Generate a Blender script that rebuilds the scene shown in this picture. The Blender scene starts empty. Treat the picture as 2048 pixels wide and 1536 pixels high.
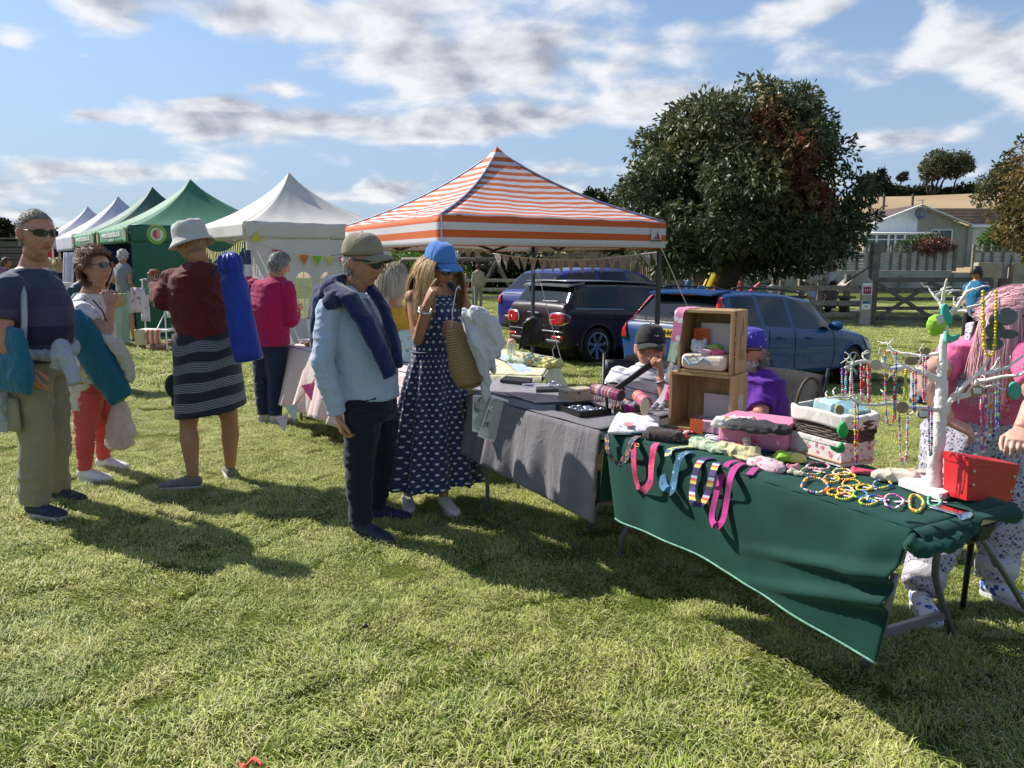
import bpy,bmesh,math,random
import numpy as np
sin,cos,pi,mexp,msqrt,mtan,matan2=math.sin,math.cos,math.pi,math.exp,math.sqrt,math.tan,math.atan2
def inp(n,i,v):n.inputs[i].default_value=v
def turn(n):return np.linspace(0,2*pi,n,endpoint=False)
from mathutils import Vector,Matrix,Quaternion,Euler
random.seed(7)
RNG=np.random.default_rng(7)
scene=bpy.context.scene
COL=scene.collection
R=math.radians
CAM_H,PITCH,FPX=1.52,R(8.79),1540.0
cam_d=bpy.data.cameras.new('camera');cam=bpy.data.objects.new('camera',cam_d);COL.objects.link(cam)
cam_d.sensor_width=36.0;cam_d.lens=36.0*FPX/2048.0
cam_d.clip_start=0.05;cam_d.clip_end=6000
cam.location=(0,0,CAM_H);cam.rotation_euler=(R(90)-PITCH,0,0)
scene.camera=cam
SUN_EL=R(42);SUN_AZ=matan2(-.87,.49)
SUN=Vector((cos(SUN_EL)*sin(SUN_AZ),cos(SUN_EL)*cos(SUN_AZ),sin(SUN_EL)))
sl=bpy.data.lights.new('sun','SUN');sl.energy=4.9;sl.angle=R(0.55);sl.color=(1,.945,.86)
so=bpy.data.objects.new('sun',sl);COL.objects.link(so)
so.rotation_euler=SUN.to_track_quat('Z','Y').to_euler();so.location=SUN*50
world=bpy.data.worlds.new('World');scene.world=world;world.use_nodes=True
def BWd():
 nt=world.node_tree;nt.nodes.clear();N=nt.nodes.new;L=nt.links.new
 out=N('ShaderNodeOutputWorld');bg=N('ShaderNodeBackground');L(bg.outputs[0],out.inputs[0])
 sky=N('ShaderNodeTexSky');sky.sky_type='NISHITA';sky.sun_disc=False
 sky.sun_elevation=SUN_EL;sky.sun_rotation=SUN_AZ;sky.air_density=1.0;sky.dust_density=.35;sky.ozone_density=3.0
 tc=N('ShaderNodeTexCoord');sep=N('ShaderNodeSeparateXYZ');L(tc.outputs['Generated'],sep.inputs[0])
 def M(op,a,b=None,c=None,clamp=False):
  n=N('ShaderNodeMath');n.operation=op;n.use_clamp=clamp
  for i,s in enumerate((a,b,c)):
   if s is None:continue
   if isinstance(s,(int,float)):inp(n,i,s)
   else:L(s,n.inputs[i])
  return n.outputs[0]
 zz=M('ADD',M('MAXIMUM',sep.outputs[2],0.0),0.26)
 az=M('DIVIDE',sep.outputs[0],M('MAXIMUM',sep.outputs[1],.05));el=sep.outputs[2]
 px=M('DIVIDE',sep.outputs[0],zz);py=M('DIVIDE',sep.outputs[1],zz)
 def cloud(ox,oy):
  cb=N('ShaderNodeCombineXYZ');L(M('ADD',px,ox+3.1),cb.inputs[0]);L(M('MULTIPLY',M('ADD',py,oy+8.2),1.0),cb.inputs[1]);inp(cb,2,2.7)
  big=N('ShaderNodeTexNoise');inp(big,'Scale',2.0);inp(big,'Detail',2);L(cb.outputs[0],big.inputs[0])
  fine=N('ShaderNodeTexNoise');inp(fine,'Scale',5.2);inp(fine,'Detail',10);inp(fine,'Roughness',.52)
  inp(fine,'Distortion',.25)
  L(cb.outputs[0],fine.inputs[0])
  return M('ADD',M('MULTIPLY',big.outputs[0],0.8),M('MULTIPLY',fine.outputs[0],0.62))
 d0=cloud(0,0)
 sx,sy=SUN.x*.075,SUN.y*.075
 d1=cloud(sx,sy)
 def lobe(cx,cy,rx,ry,amp,ang=0):
  u=M('MULTIPLY',M('SUBTRACT',az,(cx-1024)/1540),1540/rx);v=M('MULTIPLY',M('SUBTRACT',el,(530-cy)/1560),1560/ry)
  r2=M('ADD',M('MULTIPLY',u,u),M('MULTIPLY',v,v))
  return M('MULTIPLY',M('POWER',2.718,M('MULTIPLY',r2,-1.0)),amp)
 bias=None
 for a in LOBES:
  l=lobe(*a);bias=l if bias is None else M('ADD',bias,l)
 dens=M('ADD',d0,bias)
 cov=N('ShaderNodeMapRange');cov.interpolation_type='SMOOTHSTEP';inp(cov,1,.70);inp(cov,2,.90)
 L(dens,cov.inputs[0])
 diff=M('SUBTRACT',d0,d1)
 lit=M('ADD',M('MULTIPLY',diff,5.0),.60)
 Tk=N('ShaderNodeMapRange');inp(Tk,1,.80);inp(Tk,2,1.15);inp(Tk,3,0.12);inp(Tk,4,-.3)
 L(dens,Tk.inputs[0])
 lit=M('ADD',lit,Tk.outputs[0],clamp=True)
 ramp=N('ShaderNodeValToRGB');L(lit,ramp.inputs[0])
 e=ramp.color_ramp.elements;e[0].position=0;e[0].color=(2.6,2.8,3.3,1);e[1].position=1;e[1].color=(6.3,6.3,6.45,1)
 m=e=ramp.color_ramp.elements.new(.5);m.color=(4.6,4.75,5.15,1)
 hz=N('ShaderNodeMapRange');inp(hz,1,0.0);inp(hz,2,.42);inp(hz,3,.85);inp(hz,4,0.0)
 hz.interpolation_type='SMOOTHSTEP';L(sep.outputs[2],hz.inputs[0])
 hmix=N('ShaderNodeMixRGB');L(hz.outputs[0],hmix.inputs[0]);L(sky.outputs[0],hmix.inputs[1]);inp(hmix,2,(2.5,3.25,4.5,1))
 up=N('ShaderNodeMapRange');inp(up,1,0.0);inp(up,2,.05);L(sep.outputs[2],up.inputs[0])
 cfac=M('MULTIPLY',M('MULTIPLY',cov.outputs[0],.93),up.outputs[0])
 mix=N('ShaderNodeMixRGB');L(cfac,mix.inputs[0]);L(hmix.outputs[0],mix.inputs[1]);L(ramp.outputs[0],mix.inputs[2])
 L(mix.outputs[0],bg.inputs[0]);inp(bg,1,.10)
LOBES=[]
vs=scene.view_settings
scene.display_settings.display_device='sRGB'
vs.view_transform='Standard';vs.look='None';vs.gamma=1;vs.exposure=0.6;vs.use_curve_mapping=False
scene.cycles.max_bounces=8;scene.cycles.transparent_max_bounces=24
scene.cycles.use_denoising=True
def U(px,py,Y):
 """pixel of the 2048 x 1536 photograph + distance along +Y -> point in the world"""
 u=(px-1024)/FPX;v=(768-py)/FPX
 dy=cos(PITCH)+v*sin(PITCH);dz=-sin(PITCH)+v*cos(PITCH)
 t=Y/dy
 return Vector((u*t,Y,CAM_H+dz*t))
def UZ(px,py,z):
 u=(px-1024)/FPX;v=(768-py)/FPX
 dy=cos(PITCH)+v*sin(PITCH);dz=-sin(PITCH)+v*cos(PITCH)
 t=(z-CAM_H)/dz
 return Vector((u*t,dy*t,z))
def sm(a,b,x):
 t=min(1,max(0,(x-a)/(b-a)));return t*t*(3-2*t)
def GZ(x,y):
 z=-0.17*sm(6,13,y)*sm(-4,1,x)
 z-=.34*mexp(-((x-5.6)**2/8+(y-12.6)**2/13))
 return z
def V(*a):return Vector(a)
def hash3(ix,iy,iz):
 n=(ix*374761393+iy*668265263+iz*2147483647*3+144269)&0xffffffff
 n=((n^(n>>13))*1274126177)&0xffffffff
 return((n^(n>>16))&0xffff)/65535.0
def Vn(P):
 P=np.asarray(P,float);I=np.floor(P).astype(np.int64);F=P-I;F=F*F*(3-2*F)
 r=0
 for dx in(0,1):
  for dy in(0,1):
   for dz in(0,1):
    w=(F[:,0]if dx else 1-F[:,0])*(F[:,1]if dy else 1-F[:,1])*(F[:,2]if dz else 1-F[:,2])
    r=r+w*hash3(I[:,0]+dx,I[:,1]+dy,I[:,2]+dz)
 return r*2-1
def fbm(P,o=3):
 P=np.asarray(P,float);s=0;a=1;t=0
 for i in range(o):s=s+a*Vn(P*(2**i)+17.3*i);t+=a;a*=.5
 return s/t
class MB:
 """collects geometry, then becomes ONE mesh object"""
 def __init__(s):s.v=[];s.f=[];s.uv=None;s.m=[]
 def add(s,vs,fs,m=0):
  b=len(s.v);s.v+=[tuple(v)for v in vs];s.f+=[tuple(i+b for i in f)for f in fs];s.m+=[m]*len(fs);return s
 def box(s,c,d,rot=None,m=0):
  c=Vector(c);vs=[]
  for z in(-.5,.5):
   for x,y in((-.5,-.5),(.5,-.5),(.5,.5),(-.5,.5)):
    p=Vector((x*d[0],y*d[1],z*d[2]))
    if rot is not None:p=rot@p
    vs.append(c+p)
  return s.add(vs,[(0,3,2,1),(4,5,6,7),(0,1,5,4),(1,2,6,5),(2,3,7,6),(3,0,4,7)],m)
 def bar(s,a,b,w,h,up=(0,0,1),m=0):
  a,b=Vector(a),Vector(b);x=(b-a).normalized();y=Vector(up).cross(x)
  if y.length<1e-4:y=Vector((1,0,0))
  y.normalize();z=x.cross(y)
  return s.box((a+b)/2,((b-a).length,w,h),Matrix((x,y,z)).transposed(),m)
 def tube(s,pts,rad,n=8,caps=True,m=0,closed=False,Ft=1.0,up=None):
  pts=[Vector(p)for p in pts];k=len(pts)
  if not hasattr(rad,'__len__'):rad=[rad]*k
  vs=[];prev=None
  for i,p in enumerate(pts):
   if closed:t=pts[(i+1)%k]-pts[i-1]
   else:t=pts[min(i+1,k-1)]-pts[max(i-1,0)]
   if t.length<1e-9:t=Vector((0,0,1))
   t.normalize()
   if prev is None:
    a=Vector(up)if up is not None else(Vector((0,0,1))if abs(t.z)<.9 else Vector((1,0,0)))
    x=a.cross(t).normalized()
   else:
    x=prev-t*prev.dot(t)
    if x.length<1e-6:x=Vector((1,0,0)).cross(t)
    x.normalize()
   prev=x;y=t.cross(x)
   for j in range(n):
    an=2*pi*j/n
    vs.append(p+x*(cos(an)*rad[i])+y*(sin(an)*rad[i]*Ft))
  fs=[]
  for i in range(k if closed else k-1):
   for j in range(n):
    i2=(i+1)%k
    fs.append((i*n+j,i*n+(j+1)%n,i2*n+(j+1)%n,i2*n+j))
  if caps and not closed:fs+=[tuple(range(n-1,-1,-1)),tuple((k-1)*n+j for j in range(n))]
  return s.add(vs,fs,m)
 def cyl(s,a,b,r,r2=None,n=12,m=0):return s.tube([a,b],[r,r if r2 is None else r2],n,m=m)
 def ball(s,c,r,n=10,k=7,rot=None,m=0):
  if not hasattr(r,'__len__'):r=(r,r,r)
  c=Vector(c);vs=[];fs=[]
  for i in range(k+1):
   th=pi*i/k
   for j in range(n):
    ph=2*pi*j/n;p=Vector((r[0]*sin(th)*cos(ph),r[1]*sin(th)*sin(ph),r[2]*cos(th)))
    if rot is not None:p=rot@p
    vs.append(c+p)
  for i in range(k):
   for j in range(n):fs.append((i*n+j,(i+1)*n+j,(i+1)*n+(j+1)%n,i*n+(j+1)%n))
  return s.add(vs,fs,m)
 def rings(s,rings,caps=True,m=0):
  """rings: list of lists of points, all the same length"""
  n=len(rings[0]);vs=[p for r in rings for p in r];fs=[]
  for i in range(len(rings)-1):
   for j in range(n):fs.append((i*n+j,i*n+(j+1)%n,(i+1)*n+(j+1)%n,(i+1)*n+j))
  if caps:fs+=[tuple(range(n-1,-1,-1)),tuple((len(rings)-1)*n+j for j in range(n))]
  return s.add(vs,fs,m)
 def grid(s,fn,nu,nv,m=0,keepuv=True):
  vs=[];fs=[];b=len(s.v)
  for i in range(nu+1):
   for j in range(nv+1):vs.append(fn(i/nu,j/nv))
  for i in range(nu):
   for j in range(nv):fs.append((i*(nv+1)+j,(i+1)*(nv+1)+j,(i+1)*(nv+1)+j+1,i*(nv+1)+j+1))
  if keepuv:
   if s.uv is None:s.uv={}
   for i in range(nu+1):
    for j in range(nv+1):s.uv[b+i*(nv+1)+j]=(i/nu,j/nv)
  return s.add(vs,fs,m)
 def poly(s,pts,Tk,nrm=None,m=0):
  """flat outline given depth"""
  pts=[Vector(p)for p in pts];n=len(pts)
  if nrm is None:
   nrm=Vector((0,0,0))
   for i in range(n):nrm+=pts[i].cross(pts[(i+1)%n])
  nrm=Vector(nrm).normalized()*Tk
  vs=pts+[p+nrm for p in pts]
  fs=[tuple(range(n-1,-1,-1)),tuple(range(n,2*n))]+[(i,(i+1)%n,n+(i+1)%n,n+i)for i in range(n)]
  return s.add(vs,fs,m)
 def Bd(s,name,mat,parent=None,Sm=False,kind=None,bevel=0,Tk=0,sub=0,autosmooth=None):
  me=bpy.data.meshes.new(name);off=POf(parent)
  A=np.array(s.v,dtype=np.float64).reshape(-1,3)-np.array(off)
  me.from_pydata([tuple(r)for r in A],[],s.f)
  mats=mat if isinstance(mat,(list,tuple))else[mat]
  for q in mats:me.materials.append(q)
  if len(mats)>1:me.polygons.foreach_set('material_index',s.m)
  if s.uv is not None:
   ul=me.uv_layers.new(name='UVMap')
   for lp in me.loops:ul.data[lp.index].uv=s.uv.get(lp.vertex_index,(0,0))
  if Sm:me.polygons.foreach_set('use_smooth',[True]*len(me.polygons))
  me.update()
  if autosmooth:me.set_sharp_from_angle(angle=R(autosmooth))
  o=bpy.data.objects.new(name,me);COL.objects.link(o)
  if parent is not None:o.parent=parent
  if kind:o['kind']=kind
  if Tk:
   md=o.modifiers.new('t','SOLIDIFY');md.thickness=Tk;md.offset=0
  if bevel:
   md=o.modifiers.new('b','BEVEL');md.width=bevel;md.segments=2;md.limit_method='ANGLE'
  if sub:
   md=o.modifiers.new('s','SUBSURF');md.levels=sub;md.render_levels=sub
  return o
def POf(p):
 o=Vector((0,0,0))
 while p is not None:o=o+p.location;p=p.parent
 return o
def apply_mods(o):
 dg=bpy.context.evaluated_depsgraph_get();dg.update();me=bpy.data.meshes.new_from_object(o.evaluated_get(dg));o.modifiers.clear();o.data=me
 return o
def tag(o,label=None,cat=None,group=None,kind=None):
 if label:o['label']=label
 if cat:o['category']=cat
 if group:o['group']=group
 if kind:o['kind']=kind
 return o
def Th(name,label,cat,loc,group=None):
 o=bpy.data.objects.new(name,None);COL.objects.link(o);o.location=loc;o.empty_display_size=.1
 return tag(o,label,cat,group)
def Srt(o):o['kind']='structure';return o
def NwM(name):
 m=bpy.data.materials.new(name);m.use_nodes=True;nt=m.node_tree;b=nt.nodes['Principled BSDF']
 return m,nt,b
def nd(nt,t,**k):
 n=nt.nodes.new(t)
 for a,v in k.items():
  if a.startswith('i_'):n.inputs[a[2:].replace('_',' ')].default_value=v
  else:setattr(n,a,v)
 return n
def mat(name,col,rough=.6,var=.12,scale=6,Bm=0,bscale=None,metal=0,spec=None,sheen=0,trans=0,sss=0,coat=0,dirt=None,detail=4,alpha=1):
 m,nt,b=NwM(name);L=nt.links.new
 tc=nd(nt,'ShaderNodeTexCoord')
 if var:
  n=nd(nt,'ShaderNodeTexNoise');inp(n,'Scale',scale);inp(n,'Detail',detail);L(tc.outputs['Object'],n.inputs[0])
  mr=nd(nt,'ShaderNodeMapRange');inp(mr,1,.3);inp(mr,2,.7);inp(mr,3,1-var);inp(mr,4,1+var);L(n.outputs[0],mr.inputs[0])
  hs=nd(nt,'ShaderNodeHueSaturation');inp(hs,'Color',(*col,1));L(mr.outputs[0],hs.inputs['Value'])
  L(hs.outputs[0],b.inputs['Base Color'])
  if dirt:
   n2=nd(nt,'ShaderNodeTexNoise');inp(n2,'Scale',scale*.4);inp(n2,'Detail',6);L(tc.outputs['Object'],n2.inputs[0])
   r2=nd(nt,'ShaderNodeMapRange');inp(r2,1,.5);inp(r2,2,.72);inp(r2,4,.75);L(n2.outputs[0],r2.inputs[0])
   mx=nd(nt,'ShaderNodeMixRGB');L(r2.outputs[0],mx.inputs[0]);L(hs.outputs[0],mx.inputs[1]);inp(mx,2,(*dirt,1));L(mx.outputs[0],b.inputs['Base Color'])
 else:inp(b,'Base Color',(*col,1))
 inp(b,'Roughness',rough);inp(b,'Metallic',metal)
 if spec is not None:inp(b,'Specular IOR Level',spec)
 if sheen:inp(b,'Sheen Weight',sheen)
 if coat:inp(b,'Coat Weight',coat);inp(b,'Coat Roughness',.03)
 if trans:inp(b,'Transmission Weight',trans)
 if sss:inp(b,'Subsurface Weight',sss);inp(b,'Subsurface Scale',.01);inp(b,'Subsurface Radius',(1,.35,.2))
 if alpha<1:inp(b,'Alpha',alpha)
 if Bm:
  n=nd(nt,'ShaderNodeTexNoise');inp(n,'Scale',bscale or scale*8);inp(n,'Detail',4);L(tc.outputs['Object'],n.inputs[0])
  bp=nd(nt,'ShaderNodeBump');inp(bp,'Strength',Bm);inp(bp,'Distance',.01);L(n.outputs[0],bp.inputs['Height']);L(bp.outputs[0],b.inputs['Normal'])
 return m
_mc={}
def pm(col,rough=.5,**k):
 """plain small-goods material, cached by colour"""
 key=(tuple(round(c,3)for c in col),rough,tuple(sorted(k.items())))
 if key not in _mc:_mc[key]=mat('goods_%d'%len(_mc),col,rough,var=k.pop('var',.08),scale=k.pop('scale',30),**k)
 return _mc[key]
def wrinkle(m,k=.3):
 nt=m.node_tree;L=nt.links.new;b=nt.nodes['Principled BSDF'];tc=nd(nt,'ShaderNodeTexCoord');mp=nd(nt,'ShaderNodeMapping');inp(mp,'Rotation',(.3,.5,.2));inp(mp,'Scale',(1,1,.55));L(tc.outputs['Object'],mp.inputs[0])
 n=nd(nt,'ShaderNodeTexNoise');inp(n,'Scale',11);inp(n,'Detail',1.5);inp(n,'Distortion',.9);L(mp.outputs[0],n.inputs[0])
 a=nd(nt,'ShaderNodeMath',operation='SUBTRACT');L(n.outputs[0],a.inputs[0]);inp(a,1,.5);c=nd(nt,'ShaderNodeMath',operation='ABSOLUTE');L(a.outputs[0],c.inputs[0])
 bp=nd(nt,'ShaderNodeBump');inp(bp,'Strength',k);inp(bp,'Distance',.05);bp.invert=True;L(c.outputs[0],bp.inputs['Height'])
 if b.inputs['Normal'].links:L(b.inputs['Normal'].links[0].from_socket,bp.inputs['Normal'])
 L(bp.outputs[0],b.inputs['Normal']);return m
def Clo(name,col,var=.1,scale=3,weave=350,Bm=.25,rough=.85,sheen=.15,fold=0.0,trans=0):
 m=wrinkle(mat(name,col,rough,var=var,scale=scale,Bm=Bm,bscale=weave,sheen=sheen,spec=.25))
 if trans:
  nt=m.node_tree;b=nt.nodes['Principled BSDF'];o=[n for n in nt.nodes if n.type=='OUTPUT_MATERIAL'][0]
  t=nd(nt,'ShaderNodeBsdfTranslucent');ad=nd(nt,'ShaderNodeMixShader');inp(ad,0,trans)
  if b.inputs['Base Color'].links:nt.links.new(b.inputs['Base Color'].links[0].from_socket,t.inputs[0])
  else:inp(t,0,(*col,1))
  nt.links.new(b.outputs[0],ad.inputs[1]);nt.links.new(t.outputs[0],ad.inputs[2]);nt.links.new(ad.outputs[0],o.inputs[0])
 return m
def Prt(name,base,cols,scale=12,size=.35,coords='Object',rough=.8,stretch=None):
 """cloth or paper printed with scattered blobs of a few colours"""
 m,nt,b=NwM(name);L=nt.links.new;tc=nd(nt,'ShaderNodeTexCoord');cur=None;size*=1.5
 for i,c in enumerate(cols):
  mp=nd(nt,'ShaderNodeMapping');inp(mp,'Location',(i*3.7,i*1.9,i*2.3));L(tc.outputs[coords],mp.inputs[0])
  if stretch:inp(mp,'Scale',stretch)
  v=nd(nt,'ShaderNodeTexVoronoi');inp(v,'Scale',scale*(1+.25*i));L(mp.outputs[0],v.inputs['Vector'])
  n=nd(nt,'ShaderNodeTexNoise');inp(n,'Scale',scale*3);L(mp.outputs[0],n.inputs[0])
  ad=nd(nt,'ShaderNodeMath',operation='MULTIPLY_ADD');inp(ad,1,.35);L(n.outputs[0],ad.inputs[0]);L(v.outputs['Distance'],ad.inputs[2])
  r=nd(nt,'ShaderNodeMapRange');inp(r,1,size+.17);inp(r,2,size+.13);inp(r,3,0);inp(r,4,1);L(ad.outputs[0],r.inputs[0])
  mx=nd(nt,'ShaderNodeMixRGB');L(r.outputs[0],mx.inputs[0])
  if cur is None:inp(mx,1,(*base,1))
  else:L(cur,mx.inputs[1])
  inp(mx,2,(*c,1));cur=mx.outputs[0]
 L(cur,b.inputs['Base Color']);inp(b,'Roughness',rough);inp(b,'Sheen Weight',.1)
 return wrinkle(m,.25)
def Bnd(name,cols,axis=(0,0,1),period=.1,off=0,rough=.85,hair=0,coords='Object'):
 """bands of equal width repeating along an axis; cols = list of (width fraction, colour)"""
 m,nt,b=NwM(name);L=nt.links.new;tc=nd(nt,'ShaderNodeTexCoord')
 dt=nd(nt,'ShaderNodeVectorMath',operation='DOT_PRODUCT');L(tc.outputs[coords],dt.inputs[0]);inp(dt,1,axis)
 a=nd(nt,'ShaderNodeMath',operation='MULTIPLY_ADD');L(dt.outputs['Value'],a.inputs[0]);inp(a,1,1/period);inp(a,2,off)
 fr=nd(nt,'ShaderNodeMath',operation='FRACT');L(a.outputs[0],fr.inputs[0])
 rp=nd(nt,'ShaderNodeValToRGB');rp.color_ramp.interpolation='CONSTANT';L(fr.outputs[0],rp.inputs[0])
 el=rp.color_ramp.elements;p=0
 for i,(w,c)in enumerate(cols):
  if i==0:el[0].position=0;el[0].color=(*c,1)
  elif i==1:el[1].position=p;el[1].color=(*c,1)
  else:e=el.new(p);e.color=(*c,1)
  p+=w
 L(rp.outputs[0],b.inputs['Base Color']);inp(b,'Roughness',rough);inp(b,'Sheen Weight',.1)
 n=nd(nt,'ShaderNodeTexNoise');inp(n,'Scale',300);L(tc.outputs['Object'],n.inputs[0])
 bp=nd(nt,'ShaderNodeBump');inp(bp,'Strength',.15);inp(bp,'Distance',.005);L(n.outputs[0],bp.inputs['Height']);L(bp.outputs[0],b.inputs['Normal'])
 return m
def Txt(txt,size,mat_,parent,loc,xdir,ydir,name='lettering',ext=.002,font_align='CENTER',spacing=1.0,boldness=0):
 cu=bpy.data.curves.new(name,'FONT');cu.body=txt;cu.size=size;cu.align_x=font_align;cu.align_y='CENTER';cu.extrude=ext;cu.resolution_u=2;cu.space_character=spacing;cu.offset=boldness
 o=bpy.data.objects.new(name+'_tmp',cu);COL.objects.link(o)
 dg=bpy.context.evaluated_depsgraph_get();dg.update()
 me=bpy.data.meshes.new_from_object(o.evaluated_get(dg));bpy.data.objects.remove(o)
 x=Vector(xdir).normalized();y=Vector(ydir);y=(y-x*y.dot(x)).normalized();z=x.cross(y)
 M4=Matrix((x,y,z)).transposed().to_4x4();M4.translation=Vector(loc)-POf(parent)
 me.transform(M4);me.materials.clear();me.materials.append(mat_)
 o=bpy.data.objects.new(name,me);COL.objects.link(o)
 if parent is not None:o.parent=parent
 return o
M={}
M['black']=mat('black_plastic',(.012,.012,.013),.45,var=.1)
M['rubber']=mat('rubber',(.018,.018,.019),.8,var=.2,scale=20)
M['white']=mat('white_paint',(.78,.78,.76),.5,var=.05)
M['steel']=mat('grey_steel',(.20,.21,.23),.45,var=.1,metal=.4)
M['chrome']=mat('chrome',(.75,.75,.78),.12,var=0,metal=1)
M['wood_grey']=mat('weathered_timber',(.20,.175,.14),.85,var=.3,scale=9,Bm=.4,dirt=(.08,.075,.06))
M['wood_dark']=mat('dark_timber',(.115,.10,.085),.85,var=.3,scale=9,Bm=.4,dirt=(.12,.11,.09))
M['wood_pale']=mat('pale_timber',(.36,.33,.28),.8,var=.2,scale=7,Bm=.3,dirt=(.2,.18,.15))
M['bark']=mat('bark',(.055,.045,.035),.95,var=.4,scale=5,Bm=1.0,bscale=14)
# ============================================================ sky
LOBES=[(250,30,340,50,.221),(215,90,90,22,.104),(540,100,120,42,.208),(800,135,230,70,.221),(880,50,120,40,.130),(1050,190,150,50,.156),(1300,120,240,60,.195),(1560,90,130,40,.156),(1850,190,260,60,.169),(1350,210,200,50,.130),(800,268,330,30,.208),(470,265,60,30,.195),(1100,245,200,40,.156),(230,366,260,18,.208),(800,375,80,18,.208),(720,405,140,14,.156),(1130,345,90,24,.156),(1840,312,120,24,.195),(80,180,48,15,.260),(225,278,70,14,.260),(215,187,22,9,.260),(575,215,50,14,.182),(260,190,190,55,-.260),(90,250,150,50,-.208),(330,320,170,28,-.208),(600,330,120,22,-.130),(1450,15,280,30,-.260),(1960,40,170,60,-.234),(700,30,70,30,-.156),(1200,300,120,22,-.182),(400,170,60,50,-.182),(1000,330,70,24,-.156),(1780,255,100,14,-.156),(1750,60,80,30,-.078)]
BWd()
# ============================================================ ground
gm,nt,b=NwM('turf');L=nt.links.new
geo=nd(nt,'ShaderNodeNewGeometry')
def turf_color(nt,L,fac_socket=None):
 """patchy mown-grass colour from world position; returns colour socket"""
 g=nd(nt,'ShaderNodeNewGeometry')
 n1=nd(nt,'ShaderNodeTexNoise');inp(n1,'Scale',.55);inp(n1,'Detail',6);inp(n1,'Roughness',.65);L(g.outputs['Position'],n1.inputs[0])
 n2=nd(nt,'ShaderNodeTexNoise');inp(n2,'Scale',3.2);inp(n2,'Detail',5);L(g.outputs['Position'],n2.inputs[0])
 r1=nd(nt,'ShaderNodeValToRGB');L(n1.outputs[0],r1.inputs[0]);e=r1.color_ramp.elements
 e[0].position=.33;e[0].color=(.13,.20,.028,1);e[1].position=.68;e[1].color=(.40,.40,.12,1)
 q=e.new(.5);q.color=(.24,.31,.045,1)
 r2=nd(nt,'ShaderNodeValToRGB');L(n2.outputs[0],r2.inputs[0]);e=r2.color_ramp.elements
 e[0].position=.35;e[0].color=(.15,.24,.032,1);e[1].position=.7;e[1].color=(.48,.46,.17,1)
 q=e.new(.52);q.color=(.27,.34,.055,1)
 mx=nd(nt,'ShaderNodeMixRGB');inp(mx,0,.5);L(r1.outputs[0],mx.inputs[1]);L(r2.outputs[0],mx.inputs[2])
 return mx.outputs[0]
tcg=turf_color(nt,L)
n3=nd(nt,'ShaderNodeTexNoise');inp(n3,'Scale',60);inp(n3,'Detail',6);L(geo.outputs['Position'],n3.inputs[0])
mr=nd(nt,'ShaderNodeMapRange');inp(mr,1,.35);inp(mr,2,.65);inp(mr,3,.22);inp(mr,4,.55);L(n3.outputs[0],mr.inputs[0])
hs=nd(nt,'ShaderNodeHueSaturation');L(tcg,hs.inputs['Color']);L(mr.outputs[0],hs.inputs['Value']);L(hs.outputs[0],b.inputs['Base Color'])
bp=nd(nt,'ShaderNodeBump');inp(bp,'Strength',.8);inp(bp,'Distance',.04);L(n3.outputs[0],bp.inputs['Height']);L(bp.outputs[0],b.inputs['Normal'])
inp(b,'Roughness',.95);inp(b,'Specular IOR Level',.1)
xs=sorted(set([-400,-200,-100,-60]+list(np.arange(-40,41,1.0))+[60,100,200,400]));ys=sorted(set([-60,-20,-5]+list(np.arange(-2,60,.75))+[70,90,130,200,400,1200]))
g=MB();vs=[(x,y,GZ(x,y))for x in xs for y in ys];ny=len(ys)
g.add(vs,[(i*ny+j,(i+1)*ny+j,(i+1)*ny+j+1,i*ny+j+1)for i in range(len(xs)-1)for j in range(ny-1)])
Srt(g.Bd('ground',gm,Sm=1))
bm_,nt,b=NwM('grass_blades');L=nt.links.new
tcg=turf_color(nt,L)
at=nd(nt,'ShaderNodeAttribute',attribute_name='tint');at.attribute_type='GEOMETRY'
mx=nd(nt,'ShaderNodeMixRGB');mx.blend_type='MIX';sp=nd(nt,'ShaderNodeSeparateColor');L(at.outputs['Color'],sp.inputs[0])
L(sp.outputs[1],mx.inputs[0]);L(tcg,mx.inputs[1]);inp(mx,2,(.52,.47,.28,1))
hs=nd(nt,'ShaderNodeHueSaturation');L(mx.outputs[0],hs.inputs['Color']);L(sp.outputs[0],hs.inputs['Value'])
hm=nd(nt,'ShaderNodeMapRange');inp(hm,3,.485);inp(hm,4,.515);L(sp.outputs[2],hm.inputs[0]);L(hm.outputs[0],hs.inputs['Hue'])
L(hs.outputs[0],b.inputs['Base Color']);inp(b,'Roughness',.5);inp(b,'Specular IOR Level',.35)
tl=nd(nt,'ShaderNodeBsdfTranslucent');L(hs.outputs[0],tl.inputs[0]);ms=nd(nt,'ShaderNodeMixShader');inp(ms,0,.38)
g2=nd(nt,'ShaderNodeNewGeometry');va=nd(nt,'ShaderNodeVectorMath',operation='MULTIPLY_ADD');L(g2.outputs['Normal'],va.inputs[0]);inp(va,1,(.55,.55,.55));inp(va,2,(0,0,1));vn=nd(nt,'ShaderNodeVectorMath',operation='NORMALIZE');L(va.outputs[0],vn.inputs[0]);L(vn.outputs[0],b.inputs['Normal']);inp(b,'Specular IOR Level',.15)
inp(ms,0,.25)
o_=[n for n in nt.nodes if n.type=='OUTPUT_MATERIAL'][0];L(b.outputs[0],ms.inputs[1]);L(tl.outputs[0],ms.inputs[2]);L(ms.outputs[0],o_.inputs[0])
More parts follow.
